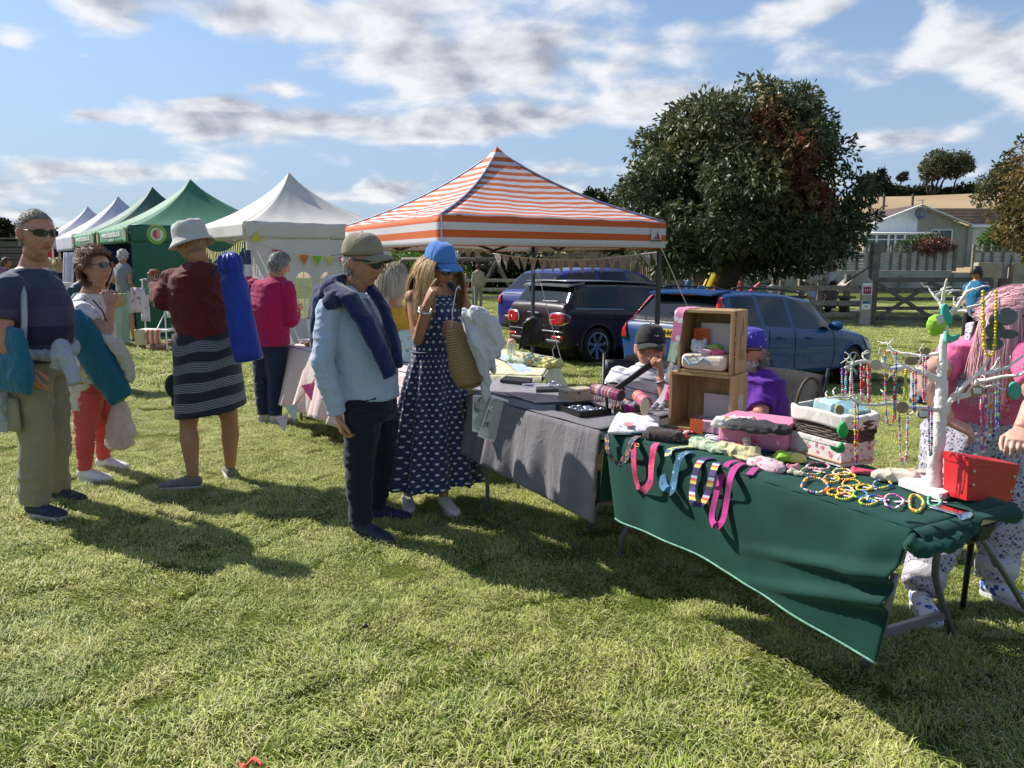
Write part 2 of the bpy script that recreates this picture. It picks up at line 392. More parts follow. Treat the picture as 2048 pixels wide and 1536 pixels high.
def turf_patch(name,size,n,length,width,seed):
 r=np.random.default_rng(seed)
 base=r.uniform(-size*.56,size*.56,(n,2))
 cl=Vn(np.c_[base*11,np.full(n,seed*3.1)]);cl2=Vn(np.c_[base*4.5,np.full(n,seed*1.7+9)])
 ln=length*(0.5+.6*r.random(n))*(1+.6*cl)*(1+.35*cl2);tall=r.random(n)<.02;ln[tall]*=1.7
 az=r.uniform(0,2*pi,n)*.6+2.0*cl2*2+1
 lean=np.clip(r.normal(.75,.35,n),.05,1.45)
 lay=r.random(n)<.28;lean[lay]=r.uniform(1.2,1.55,lay.sum());ln[lay]*=1.2
 d=np.c_[np.cos(az),np.sin(az)];side=np.c_[-d[:,1],d[:,0]]
 w=width*(.6+.8*r.random(n))
 def at(t,bend):
  a=lean*bend
  return base+d*(np.sin(a)*ln*t)[:,None],np.cos(a)*ln*t
 b0=base;z0=np.where(lay,r.uniform(.004,.02,n),0)
 p1,z1=at(.55,.75);p2,z2=at(1.0,1.0)
 v=np.zeros((n,5,3))
 v[:,0,:2]=b0-side*w[:,None]/2;v[:,1,:2]=b0+side*w[:,None]/2;v[:,0,2]=v[:,1,2]=z0-.003
 v[:,2,:2]=p1-side*w[:,None]*.42;v[:,3,:2]=p1+side*w[:,None]*.42;v[:,2,2]=v[:,3,2]=z0+z1
 v[:,4,:2]=p2;v[:,4,2]=z0+z2
 me=bpy.data.meshes.new(name);k=np.arange(n)[:,None]*5
 quads=np.c_[k,k+1,k+3,k+2];tris=np.c_[k+2,k+3,k+4]
 me.vertices.add(n*5);me.vertices.foreach_set('co',v.ravel())
 loops=np.c_[quads,tris].ravel();me.loops.add(len(loops));me.loops.foreach_set('vertex_index',loops)
 me.polygons.add(n*2);st=np.c_[np.arange(n)*7,np.arange(n)*7+4].ravel();me.polygons.foreach_set('loop_start',st)
 me.update(calc_edges=True)
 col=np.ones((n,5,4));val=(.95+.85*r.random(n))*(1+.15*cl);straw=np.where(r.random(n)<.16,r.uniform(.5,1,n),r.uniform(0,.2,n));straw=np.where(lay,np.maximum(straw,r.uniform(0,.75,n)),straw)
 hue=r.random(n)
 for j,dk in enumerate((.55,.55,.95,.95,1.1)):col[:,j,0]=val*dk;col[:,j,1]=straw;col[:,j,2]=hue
 ca=me.color_attributes.new('tint','FLOAT_COLOR','POINT');ca.data.foreach_set('color',col.reshape(-1))
 me.materials.append(bm_)
 return bpy.data.objects.new(name,me)
near_c=bpy.data.collections.new('turf_near');far_c=bpy.data.collections.new('turf_far')
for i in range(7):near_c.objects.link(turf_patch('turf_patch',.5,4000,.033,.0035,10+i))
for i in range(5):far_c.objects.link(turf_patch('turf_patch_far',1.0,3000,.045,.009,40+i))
def scatter(name,coll,pts,scl,seed):
 me=bpy.data.meshes.new(name);me.from_pydata(pts,[],[]);o=bpy.data.objects.new(name,me);COL.objects.link(o)
 a=me.attributes.new('s','FLOAT','POINT');a.data.foreach_set('value',scl)
 ng=bpy.data.node_groups.new(name,'GeometryNodeTree');ng.interface.new_socket('Geometry',in_out='INPUT',socket_type='NodeSocketGeometry');ng.interface.new_socket('Geometry',in_out='OUTPUT',socket_type='NodeSocketGeometry')
 gi=ng.nodes.new('NodeGroupInput');go=ng.nodes.new('NodeGroupOutput');ip=ng.nodes.new('GeometryNodeInstanceOnPoints');ci=ng.nodes.new('GeometryNodeCollectionInfo')
 inp(ci,0,coll);inp(ci,'Separate Children',True);inp(ci,'Reset Children',True);inp(ip,'Pick Instance',True)
 rv=ng.nodes.new('FunctionNodeRandomValue');rv.data_type='FLOAT_VECTOR';inp(rv,0,(-.03,-.03,0));inp(rv,1,(.03,.03,6.28));inp(rv,'Seed',seed)
 ri=ng.nodes.new('FunctionNodeRandomValue');ri.data_type='INT';inp(ri,4,0);inp(ri,5,len(coll.objects)-1);inp(ri,'Seed',seed+5)
 na=ng.nodes.new('GeometryNodeInputNamedAttribute');na.data_type='FLOAT';inp(na,0,'s')
 LL=ng.links.new;LL(gi.outputs[0],ip.inputs['Points']);LL(ci.outputs[0],ip.inputs['Instance']);LL(rv.outputs[0],ip.inputs['Rotation']);LL(ri.outputs[2],ip.inputs['Instance Index']);LL(na.outputs[0],ip.inputs['Scale']);LL(ip.outputs[0],go.inputs[0])
 md=o.modifiers.new('scatter','NODES');md.node_group=ng
 o['kind']='stuff';return o
pts=[];sc_=[]
r=np.random.default_rng(3)
y=1.35
while y<9.5:
 hw=.72*y+.9;x=-hw
 while x<hw:
  a,c=x+r.uniform(-.1,.1),y+r.uniform(-.1,.1);n_=Vn(np.array([[a*.9,c*.9,3.]]))[0]
  pts.append((a,c,GZ(a,c)));sc_.append(float(.95+.32*n_));x+=.43
 y+=.43
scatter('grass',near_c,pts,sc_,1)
pts=[];sc_=[]
while y<34:
 hw=.70*y+1;x=-hw;st=.84 if y<20 else 1.0
 while x<hw:
  a,c=x+r.uniform(-.2,.2),y+r.uniform(-.2,.2)
  pts.append((a,c,GZ(a,c)));sc_.append(float(r.uniform(.85,1.25)));x+=st
 y+=st
scatter('grass',far_c,pts,sc_,2)
# ============================================================ vegetation
def leafmat(name,cols,trans=.3,rough=.5):
 """cols: list of colours chosen per leaf spray by the tint attribute"""
 m,nt,b=NwM(name);L=nt.links.new
 at=nd(nt,'ShaderNodeAttribute',attribute_name='tint');sp=nd(nt,'ShaderNodeSeparateColor');L(at.outputs['Color'],sp.inputs[0])
 rp=nd(nt,'ShaderNodeValToRGB');L(sp.outputs[0],rp.inputs[0]);el=rp.color_ramp.elements;k=len(cols)
 for i,c in enumerate(cols):
  p=i/(k-1)
  e=el[0]if i==0 else(el[1]if i==1 else el.new(p))
  e.position=p;e.color=(*c,1)
 hs=nd(nt,'ShaderNodeHueSaturation');L(rp.outputs[0],hs.inputs['Color']);L(sp.outputs[1],hs.inputs['Value']);L(hs.outputs[0],b.inputs['Base Color'])
 inp(b,'Roughness',rough);inp(b,'Specular IOR Level',.4)
 tl=nd(nt,'ShaderNodeBsdfTranslucent');L(hs.outputs[0],tl.inputs[0]);ms=nd(nt,'ShaderNodeMixShader');inp(ms,0,trans)
 o_=[n for n in nt.nodes if n.type=='OUTPUT_MATERIAL'][0];L(b.outputs[0],ms.inputs[1]);L(tl.outputs[0],ms.inputs[2]);L(ms.outputs[0],o_.inputs[0])
 return m
def Lvs(name,centres,outward,size,mat_,parent,seed,per=5,tintf=None,droop=.4,width=.42,spread=1.0,vary=.35):
 """centres Nx3, outward Nx3 unit; each centre is a spray of `per` leaflets fanned like a hand"""
 r=np.random.default_rng(seed);N=len(centres)
 C_=np.repeat(centres,per,0);O=np.repeat(outward,per,0);n=N*per
 d=O+r.normal(0,.75*spread,(n,3));d[:,2]-=droop;d/=np.linalg.norm(d,axis=1)[:,None]
 u=r.normal(0,1,(n,3));s=np.cross(d,u);s/=np.linalg.norm(s,axis=1)[:,None]+1e-9
 nn=np.cross(s,d)
 ln=size*(1-vary+2*vary*r.random(n));w=ln*width
 v=np.zeros((n,4,3));p0=C_+r.normal(0,size*.25,(n,3))
 v[:,0]=p0;v[:,2]=p0+d*ln[:,None];mid=p0+d*(ln*.6)[:,None]+nn*(ln*.12)[:,None]
 v[:,1]=mid+s*(w/2)[:,None];v[:,3]=mid-s*(w/2)[:,None]
 off=Vector(POf(parent));v-=np.array(off)
 me=bpy.data.meshes.new(name);me.vertices.add(n*4);me.vertices.foreach_set('co',v.ravel())
 me.loops.add(n*4);me.loops.foreach_set('vertex_index',np.arange(n*4));me.polygons.add(n);me.polygons.foreach_set('loop_start',np.arange(n)*4)
 me.update(calc_edges=True)
 t=np.clip(tintf(centres)if tintf is not None else r.random(N),0,1)
 col=np.ones((N,per*4,4));col[:,:,0]=np.clip(t+r.normal(0,.07,N),0,1)[:,None];col[:,:,1]=(.75+.5*r.random(N))[:,None]*(.85+.3*r.random((N,per*4)))
 ca=me.color_attributes.new('tint','FLOAT_COLOR','POINT');ca.data.foreach_set('color',col.reshape(-1))
 me.materials.append(mat_)
 o=bpy.data.objects.new(name,me);COL.objects.link(o)
 if parent is not None:o.parent=parent
 return o
def ClP(clumps,n,seed,shell=.55):
 """points in the outer shell of many ellipsoid clumps (cx,cy,cz,rx,ry,rz)"""
 r=np.random.default_rng(seed);cl=np.array(clumps);vol=cl[:,3]*cl[:,4]+cl[:,5]*cl[:,4]
 idx=r.choice(len(cl),n,p=vol/vol.sum());d=r.normal(0,1,(n,3));d/=np.linalg.norm(d,axis=1)[:,None]
 rad=shell+(1.08-shell)*r.random(n)**.6
 c=cl[idx];p=c[:,:3]+d*c[:,3:6]*rad[:,None]
 return p,d
def branch(mb,p,q,r0,r1,seed,n=5,wob=.12,sides=6):
 rr=random.Random(seed);pts=[];L_=(q-p).length
 for i in range(n+1):
  t=i/n;w=wob*L_*sin(pi*t)
  pts.append(p.lerp(q,t)+Vector((rr.uniform(-1,1),rr.uniform(-1,1),rr.uniform(-.4,.8)))*w*.5)
 mb.tube(pts,[r0+(r1-r0)*i/n for i in range(n+1)],sides)
def bush(name,label,cat,clumps,n,size,mat_,seed,group=None,per=3,base=None,stems=3,**k):
 cl=np.array(clumps);c=cl[:,:3].mean(0)
 bz=cl[:,2].min()if base is None else base
 Rt_=Th(name,label,cat,(c[0],c[1],bz),group)
 p,d=ClP(clumps,n,seed,.3);p=p[p[:,2]>bz+.02]if base is not None else p;d=d[:len(p)]
 Lvs('foliage',p,d,size,mat_,Rt_,seed,per,**k)
 for i in range(stems):
  q=cl[i*len(cl)//stems];MB().tube([(q[0]*.7+c[0]*.3,q[1],bz-.1),(q[0],q[1],q[2]+q[5]*.5)],[.05,.015],5).Bd('stem',M['bark'],Rt_)
 return Rt_
LM_ch=leafmat('chestnut_leaves',[(.050,.070,.030),(.072,.096,.040),(.10,.12,.050),(.15,.135,.045),(.16,.085,.022),(.14,.035,.018)],.22)
LM_dark=leafmat('dark_hedge_leaves',[(.016,.030,.010),(.03,.05,.016),(.045,.070,.020)],.2)
LM_mid=leafmat('hedge_leaves',[(.035,.060,.016),(.06,.095,.025),(.10,.14,.035)],.3)
LM_bright=leafmat('bright_leaves',[(.06,.12,.02),(.11,.20,.03),(.17,.26,.05)],.35)
LM_olive=leafmat('olive_leaves',[(.05,.065,.025),(.085,.10,.04),(.13,.12,.05)],.3)
LM_pine=leafmat('pine_needles',[(.02,.03,.018),(.035,.05,.028)],.1)
LM_purple=leafmat('purple_leaves',[(.04,.022,.025),(.07,.035,.04),(.06,.07,.03)],.2)
LM_red=leafmat('hydrangea_flowers',[(.16,.05,.04),(.28,.10,.08),(.20,.12,.07)],.2)
TX,TY=7.55,27.0
tz=GZ(TX,TY)
tr=Th('chestnut_tree','large dark horse chestnut tree with rusty patches standing behind the parked blue estate car','tree',(TX,TY,tz))
prof=[(1.45,1.0),(1.75,3.3),(2.3,3.75),(3.2,3.75),(4.2,3.6),(5.2,3.3),(6.0,2.75),(6.6,2.1),(7.0,1.4),(7.2,.6)]
def pr(z):
 for(a,ra),(b_,rb)in zip(prof,prof[1:]):
  if a<=z<=b_:return ra+(rb-ra)*(z-a)/(b_-a)
 return.3
rr=np.random.default_rng(5);cl=[]
for i in range(210):
 z=1.55+5.35*(rr.random()**.9);a=rr.uniform(0,2*pi);R0=pr(z)*(1+.12*sin(3*a+z)+.10*sin(5*a-2*z)+rr.uniform(-.12,.12))
 k=.66+.30*rr.random();s_=rr.uniform(.55,.95)
 cl.append((TX+.1+cos(a)*R0*k+.15,TY+sin(a)*R0*k,z,s_*1.0,s_*1.0,s_*.7))
for i in range(45):
 z=rr.uniform(2.2,6.0);a=rr.uniform(0,6.28);k=rr.uniform(0,.5);cl.append((TX+cos(a)*pr(z)*k,TY+sin(a)*pr(z)*k,z,.8,.8,.6))
for(px,py,w)in[(1500,520,.55),(1570,515,.6),(1640,505,.6),(1690,480,.6),(1735,440,.45),(1700,420,.6),(1745,385,.35),(1350,500,.6),(1390,515,.5),(1265,400,.6),(1255,440,.6),(1290,470,.6),(1245,420,.35)]:
 q=U(px,py,TY-1.2+rr.uniform(-1,2));cl.append((q.x,q.y,q.z+.1,w,w,w*.75))
p,d=ClP(cl,13000,6,.45)
lo=p[:,2]>1.15+.25*Vn(p*1.3);p=p[lo];d=d[lo]
def chtint(c):
 t=.32+.38*fbm(c*.55+4,3)
 for(px,py,rad)in[(1560,230,.9),(1600,300,.8),(1640,360,.9),(1600,340,.8),(1540,215,.5),(1650,390,.6),(1290,210,.6)]:
  q=np.array(U(px,py,TY-3));dd=np.linalg.norm((c-q)[:,[0,2]],axis=1);t=t+.42*np.exp(-(dd/rad)**2)*(c[:,1]<TY)*(.7+.8*Vn(c*2.3))
 return t
Lvs('crown',p,d,.21,LM_ch,tr,8,per=6,tintf=chtint,droop=.55,width=.36,spread=.9)
mb=MB()
base=Vector((TX,TY,tz-.1));fork=Vector((TX+.25,TY,1.9));base.x-=.35
mb.tube([base,base.lerp(fork,.15),base.lerp(fork,.5)+V(-.02,0,0),fork],[.52,.40,.34,.36],12)
for i in range(16):
 a=i*2.4;q=cl[i*12];q=Vector(q[:3]);branch(mb,fork-V(0,0,.3+.1*(i%3)),fork.lerp(q,.55),.17,.07,i);branch(mb,fork.lerp(q,.53),q,.07,.02,i+50)
for i in range(40):
 q=Vector(cl[40+i*4][:3]);o_=Vector((TX+(q.x-TX)*.3,TY+(q.y-TY)*.3,max(2.2,q.z-1.2)));branch(mb,o_,q,.05,.012,i+90,4)
mb.Bd('trunk',M['bark'],tr,Sm=1)
def tree(name,label,X,Y,zb,h,wid,trunk_h,n,leaf,mt,seed,group=None,kind='round',lean=0,ncl=26,per=3,tr_r=None,stems=1,**kw):
 r=random.Random(seed);Rt_=Th(name,label,'tree',(X,Y,zb),group);cl=[]
 for i in range(ncl):
  t=r.random();z=trunk_h+(h-trunk_h)*(.12+.8*t)
  rad=wid/2*(msqrt(max(0.05,1-(2*t-.9)**2))if kind!='flat' else(.6+.4*t));a=r.uniform(0,6.28);k=r.uniform(.35,.85)
  s_=wid*r.uniform(.13,.2);cl.append((X+lean*z/h+cos(a)*rad*k,Y+sin(a)*rad*k,zb+z,s_,s_,s_*(.75 if kind!='flat' else.4)))
 p,d=ClP(cl,n,seed,.4);Lvs('crown',p,d,leaf,mt,Rt_,seed,per,**kw)
 mb=MB();tr_r=tr_r or h*.022
 for s_ in range(stems):
  ox=(s_-(stems-1)/2)*wid*.07
  top=V(X+lean*.8+ox*3,Y,zb+trunk_h+(h-trunk_h)*.35);branch(mb,V(X+ox,Y,zb-.4),top,tr_r,tr_r*.5,seed+s_,6,.08)
  for i in range(int(ncl/stems)):
   q=Vector(cl[(i*stems+s_)%ncl][:3]);branch(mb,V(X+ox,Y,zb).lerp(top,.55+.4*r.random()),q,tr_r*.35,tr_r*.08,seed+i,4)
 mb.Bd('trunk',M['bark'],Rt_,Sm=1)
 return Rt_
def hill_z(x,y):
 t=sm(75,205,y);r=sm(-60,85,x)
 top=4+14.1*r+.065*max(0,x-88)
 return-.3+top*t+1.2*sin(x*.02+1)*t
hm_,nt,b=NwM('stubble_field');L=nt.links.new;g_=nd(nt,'ShaderNodeNewGeometry')
n=nd(nt,'ShaderNodeTexNoise');inp(n,'Scale',.05);inp(n,'Detail',8);L(g_.outputs['Position'],n.inputs[0])
rp=nd(nt,'ShaderNodeValToRGB');L(n.outputs[0],rp.inputs[0]);e=rp.color_ramp.elements;e[0].position=.35;e[0].color=(.30,.21,.115,1);e[1].position=.68;e[1].color=(.40,.29,.16,1);L(rp.outputs[0],b.inputs['Base Color']);inp(b,'Roughness',.95)
g=MB();xs=list(np.arange(-300,420,12));ys=[62,70,78,88,100,112,125,138,150,162,175,190,205,240,400];vs=[(x,y,hill_z(x,y))for x in xs for y in ys];ny=len(ys)
g.add(vs,[(i*ny+j,(i+1)*ny+j,(i+1)*ny+j+1,i*ny+j+1)for i in range(len(xs)-1)for j in range(ny-1)]);Srt(g.Bd('hill',hm_,Sm=1))
def px_y(px,Y):return(px-1024)/FPX*Y
p=[];
for px in range(1690,2050,3):
 Yc=203;x=px_y(px,Yc)
 for k in range(26):p.append((x+random.uniform(-1,1),Yc+random.uniform(-2,0),hill_z(x,Yc)+random.uniform(-.2,1.9+(1.0 if px<1800 else 0)+.7*sin(px*.08))))
p=np.array(p);d=RNG.normal(0,1,p.shape);d/=np.linalg.norm(d,axis=1)[:,None]
hh=Lvs('hedge',p,d,.8,LM_dark,None,31,2,droop=0,width=.7);tag(hh,'dark hedge along the crest of the stubble hill','hedge')
def crest(px,py_top,py_bot,w_px,name,label,**k):
 Yc=200;x=px_y(px,Yc);zb=U(px,py_bot,Yc).z;h=U(px,py_top,Yc).z-zb;wid=w_px/FPX*Yc
 return tree(name,label,x,Yc,zb,h,wid,**k)
crest(1842,305,386,78,'windswept_tree','broad windswept tree with several trunks on the hill crest',trunk_h=3.2,n=1500,leaf=.75,mt=LM_olive,seed=61,ncl=34,per=3,stems=4,tr_r=.3,lean=1.5)
crest(1882,304,388,55,'windswept_tree','tall thin-crowned tree just right of the broad windswept tree',trunk_h=4,n=750,leaf=.7,mt=LM_olive,seed=67,ncl=26,per=3,tr_r=.25,lean=1.5)
crest(1743,337,400,30,'pine_tree','pine with a tall ragged crown beside the chestnut on the hill crest',trunk_h=2.5,n=600,leaf=.7,mt=LM_pine,seed=62,ncl=14,tr_r=.25)
crest(1775,344,402,24,'pine_tree','slender leaning pine with a flat top on the hill crest',trunk_h=5,n=260,leaf=.6,mt=LM_pine,seed=63,ncl=8,kind='flat',tr_r=.2,lean=1.2)
crest(1798,374,392,16,'small_tree','small round tree between the slender pine and the windswept tree',trunk_h=.8,n=160,leaf=.6,mt=LM_olive,seed=64,ncl=8,tr_r=.12)
crest(1770,376,402,40,'small_tree','low dark bushy tree under the slender pine',trunk_h=.5,n=420,leaf=.7,mt=LM_dark,seed=65,ncl=12,tr_r=.2)
crest(1718,345,400,36,'small_tree','dark tree half hidden by the chestnut on the hill crest',trunk_h=1.5,n=500,leaf=.7,mt=LM_dark,seed=66,ncl=12,tr_r=.2)
def MdT(px,py_top,w_px,Y,name,label,zb=-.2,**k):
 x=px_y(px,Y);h=U(px,py_top,Y).z-zb
 return tree(name,label,x,Y,zb,h,w_px/FPX*Y,**k)
MdT(1985,325,120,92,'garden_tree','olive green garden tree behind the bungalow roof',zb=2,trunk_h=2.5,n=2200,leaf=.42,mt=LM_olive,seed=70,ncl=30)
MdT(1225,345,150,85,'dark_tree','dark rounded tree between the striped canopy and the chestnut',trunk_h=1.5,n=2600,leaf=.5,mt=LM_dark,seed=71,ncl=30,lean=1)
MdT(1180,378,90,80,'dark_tree','lower dark tree just over the right slope of the striped canopy',trunk_h=1.5,n=1500,leaf=.5,mt=LM_dark,seed=72,ncl=20)
MdT(2135,200,300,27.5,'chestnut_tree','tree with yellowing leaves reaching in from the right edge above the fence',trunk_h=1.4,n=3800,leaf=.2,mt=leafmat('turning_leaves',[(.06,.07,.02),(.11,.10,.03),(.20,.14,.035),(.22,.10,.03)],.35),seed=73,ncl=60,per=5,droop=.5,width=.36)
def hedge_row(label,pxs,Y,top_px,mt,seed,leaf=.16,n=900,name='hedge',bot=560,depth=1.0):
 cl=[]
 for i,px in enumerate(pxs):
  x=px_y(px,Y);tp=top_px[i]if hasattr(top_px,'__len__')else top_px;zt=U(px,tp,Y).z;zb=GZ(x,Y)
  w=(pxs[1]-pxs[0])/FPX*Y*.8 if len(pxs)>1 else 1
  for f_ in(.25,.6,.82):cl.append((x+random.uniform(-.2,.2),Y+random.uniform(-.3,.3),zb+(zt-zb)*f_,w,depth,(zt-zb)*.25))
 return bush(name,label,'hedge',cl,n,leaf,mt,seed,base=GZ(cl[0][0],Y)-.02)
hedge_row('long dark hedge behind the swing frame',[730,780,830,880,930,980,1030,1080],47,[505,498,492,500,490,498,500,505],LM_dark,81,.3,3800)
hedge_row('mixed green shrubs over the top of the long hedge',[720,800,860,930,1000,1060,1110,1150],50,[490,488,480,485,490,492,497,500],LM_mid,82,.3,2800)
hedge_row('purple-leaved shrub beside the swing frame',[905,935,965],45.5,[520,512,518],LM_purple,83,.26,1200)
hedge_row('bright green bush behind the swing frame',[905,925,945],44.5,[545,535,540],LM_bright,84,.22,900)
hedge_row('bright leafy shrub beside the white-haired shopper',[790,812,835],44,[508,502,510],LM_bright,85,.22,800)
hedge_row('clipped dark bush behind the violet car',[1070,1100,1130],43,[548,540,545],LM_dark,86,.22,1300)
hedge_row('dark conifers behind the bunting',[1140,1165,1190],44,[505,500,512],LM_dark,87,.25,1500)
bush('hydrangea_bush','red-flowered hydrangea hanging over the trellis in front of the bungalow','bush',[(px_y(px,48.2),48.2,U(px,py,48.2).z,.5,.4,.38)for px,py in((1830,492),(1850,490),(1870,494),(1845,500),(1862,486),(1882,489))],700,.15,LM_red,88)
bush('green_shrub','green shrub behind the trellis left of the hydrangea','bush',[(px_y(px,48.6),48.6,U(px,py,48.6).z,.55,.4,.42)for px,py in((1795,492),(1815,488),(1835,482),(1855,480))],700,.15,LM_mid,89)
bush('laurel_bush','bright green laurel bush in front of the white garage wall','bush',[(px_y(px,50),50,U(px,py,50).z,.6,.5,.5)for px,py in((1960,480),(1975,468),(1990,478),(1965,490),(1985,492),(2000,486))],1300,.16,LM_bright,90)
for i,(px,w,tp,Y,mt,lb)in enumerate([(-30,110,436,42,LM_mid,'broad green tree at the far left edge behind the grey boarding'),(20,60,440,38,LM_dark,'dark bush behind the grey boarding by the navy-shirted man'),(118,50,452,44,LM_mid,'bushy tree between the navy-shirted man and the grey tent'),(60,60,446,44,LM_dark,'dark tree hidden behind the navy-shirted man')]):
 MdT(px,tp,w,Y,'hedge_tree',lb,trunk_h=.4,n=1500,leaf=.26,mt=mt,seed=95+i,ncl=24,zb=0)
bd=Th('boarded_fence','dark grey horizontal board fence at the far left','fence',(-20,34,0));
for k in range(9):MB().box((-22,34,.25+k*.27),(11,.05,.24)).Bd('board',M['wood_dark'],bd,bevel=.01)
MB().box((-22,34,2.66),(11,.12,.06)).Bd('capping_rail',M['wood_grey'],bd)
for k in range(6):MB().box((-27.2+k*2.1,34.06,1.35),(.1,.1,2.7)).Bd('post',M['wood_dark'],bd)
WY=48.0
def base_z(px,py,Y):return U(px,py,Y).z
conc=mat('concrete',(.36,.34,.30),.9,var=.15,scale=1.2,Bm=.4,bscale=12,dirt=(.15,.14,.12))
conc2=mat('tan_render',(.42,.35,.24),.9,var=.2,scale=1.5,Bm=.3,bscale=12,dirt=(.2,.17,.12))
wz0,wz1=-.35,U(1700,541,WY).z
def xw(px):return px_y(px,WY)
w=MB();w.box(((xw(1320)+xw(1895))/2,WY+.2,(wz0+wz1)/2),(xw(1895)-xw(1320),.4,wz1-wz0));
wall=w.Bd('concrete_wall',conc,bevel=.03);tag(wall,'long low concrete retaining wall behind the play area','wall')
for px in(1372,1440,1510,1597,1692,1794,1930):
 MB().box((xw(px),WY-.18,(wz0+wz1)/2-.12),(.16,.34,wz1-wz0-.25)).Bd('buttress',conc,wall)
def tall(px0,px1,py0,label,mt):
 z1=U(px0,py0,WY).z;return tag(MB().box(((xw(px0)+xw(px1))/2,WY+.1,(wz0+z1)/2),(xw(px1)-xw(px0),.5,z1-wz0)).Bd('rendered_wall',mt,bevel=.02),label,'wall')
tall(1943,1991,525,'tan rendered wall panel below the trellis, left of the gap',conc2)
tall(2014,2110,525,'tan rendered wall panel at the right edge below the trellis',conc2)
MB_=MB().box(((xw(1991)+xw(2014))/2,WY+.45,.55),(xw(2014)-xw(1991)-.02,.1,1.8));tag(MB_.Bd('rendered_wall',conc,bevel=.02),'grey wall set back in the gap between two tan panels','wall')
tall(1896,1942,545,'low grey wall stub left of the tan panel',conc)
fz0,fz1,fz2=wz1+.004,U(1700,505,WY).z,U(1700,491,WY).z
fn=Th('panel_fence','grey timber panel fence with trellis top on the concrete wall','fence',(xw(1680),WY+.2,fz0))
px=1625
fposts=[1625,1662,1685,1708,1732,1751,1775,1794,1811,1828,1847,1862,1881,1901]
panel_m=mat('grey_fence_panel',(.44,.42,.38),.9,var=.15,scale=2,Bm=.2)
for a,c in zip(fposts,fposts[1:]):
 for k in range(5):
  hgt=(fz1-fz0)/5;MB().box(((xw(a)+xw(c))/2,WY+.2+.01*(k%2),fz0+hgt*(k+.5)),(xw(c)-xw(a)-.14,.03,hgt*.93)).Bd('panel_board',panel_m,fn)
for a in fposts:MB().box((xw(a),WY+.17,(fz0+fz2)/2),(.14 if a not in(1811,1881,1901)else.22,.14,fz2-fz0+(.1 if a in(1811,1881,1901)else 0))).Bd('post',M['wood_grey'],fn)
tm=MB()
for k in range(2):tm.box(((xw(1625)+xw(1901))/2,WY+.2,fz1+.08+k*.3),(xw(1901)-xw(1625),.03,.05))
x=xw(1627)
while x<xw(1900):tm.box((x,WY+.16,(fz1+fz2)/2),(.05,.02,fz2-fz1));x+=.24
tm.Bd('trellis',M['wood_grey'],fn)
fn2=Th('panel_fence','grey timber panel fence with trellis top above the tan wall panels','fence',(xw(1980),WY+.4,fz0))
fp2=[1943,1962,1980,2002,2020,2043,2066]
for a,c in zip(fp2,fp2[1:]):
 for k in range(4):
  hgt=.26;MB().box(((xw(a)+xw(c))/2,WY+.5,U(1700,525,WY).z+hgt*(k+.5)-.3),(xw(c)-xw(a)-.12,.03,hgt*.93)).Bd('panel_board',panel_m,fn2)
for a in fp2:MB().box((xw(a),WY+.48,U(1700,510,WY).z-.5),(.14,.14,2.3)).Bd('post',M['wood_grey'],fn2)
tm=MB();x=xw(1945);tz1=U(1700,504,WY).z;tz2=U(1700,490,WY).z
for k in range(2):tm.box(((xw(1943)+xw(2066))/2,WY+.5,tz1+.05+k*.3),(xw(2066)-xw(1943),.03,.05))
while x<xw(2066):tm.box((x,WY+.46,(tz1+tz2)/2),(.05,.02,tz2-tz1));x+=.24
tm.Bd('trellis',M['wood_grey'],fn2)
HY=62.0
def hx(px):return px_y(px,HY)
def hz(py):return U(1024,py,HY).z
brick_m,nt,b=NwM('grey_stone_blocks');L=nt.links.new;tc=nd(nt,'ShaderNodeTexCoord');mp=nd(nt,'ShaderNodeMapping');inp(mp,'Rotation',(R(90),0,0));L(tc.outputs['Object'],mp.inputs[0])
bt=nd(nt,'ShaderNodeTexBrick');inp(bt,'Scale',2.2);inp(bt,'Color1',(.42,.37,.30,1));inp(bt,'Color2',(.33,.29,.24,1));inp(bt,'Mortar',(.34,.32,.28,1));L(mp.outputs[0],bt.inputs[0]);L(bt.outputs[0],b.inputs['Base Color']);inp(b,'Roughness',.9)
cream=mat('cream_render',(.70,.66,.56),.85,var=.06,scale=1);whitep=mat('white_upvc',(.88,.88,.86),.4,var=.04)
glass_d=mat('window_glass',(.02,.025,.03),.05,var=0,spec=.8)
ho=Th('bungalow','white-gabled bungalow with a brown tiled roof behind the trellis fence','house',(hx(1850),HY,1.6))
zr,ze,zb_=hz(410),hz(450),1.3
xl,xr_,xg=hx(1716),hx(1921),hx(1818)
m=MB();pts=[(xl+.4,zb_),(xr_-.1,zb_),(xr_-.1,ze),(xg,zr-.1),(xl+.4,ze)]
wx0,wx1,wz_a,wz_b=hx(1848),hx(1891),hz(497),hz(458)
def gab(x):return zr-.12-abs(x-xg)/((xr_-xl)/2)*(zr-ze)
def strip(x0,x1,z0,z1a,z1b):
 m.add([(x0,HY,z0),(x1,HY,z0),(x1,HY,z1b),(x0,HY,z1a),(x0,HY+.25,z0),(x1,HY+.25,z0),(x1,HY+.25,z1b),(x0,HY+.25,z1a)],[(0,1,2,3),(7,6,5,4),(1,5,6,2),(3,2,6,7),(0,3,7,4),(0,4,5,1)])
xs_=hx(1826)
strip(xg,wx0,zb_,gab(xg),gab(wx0));strip(wx0+.002,wx1-.002,wz_b,gab(wx0),gab(wx1));strip(wx0+.002,wx1-.002,zb_,wz_a,wz_a);strip(wx1,xr_-.1,zb_,gab(wx1),gab(xr_-.1))
m.Bd('gable_wall',brick_m,ho)
m=MB();strip(xl+.3,xg-.002,hz(474),gab(xl+.3),gab(xg));m.Bd('gable_cladding',whitep,ho)
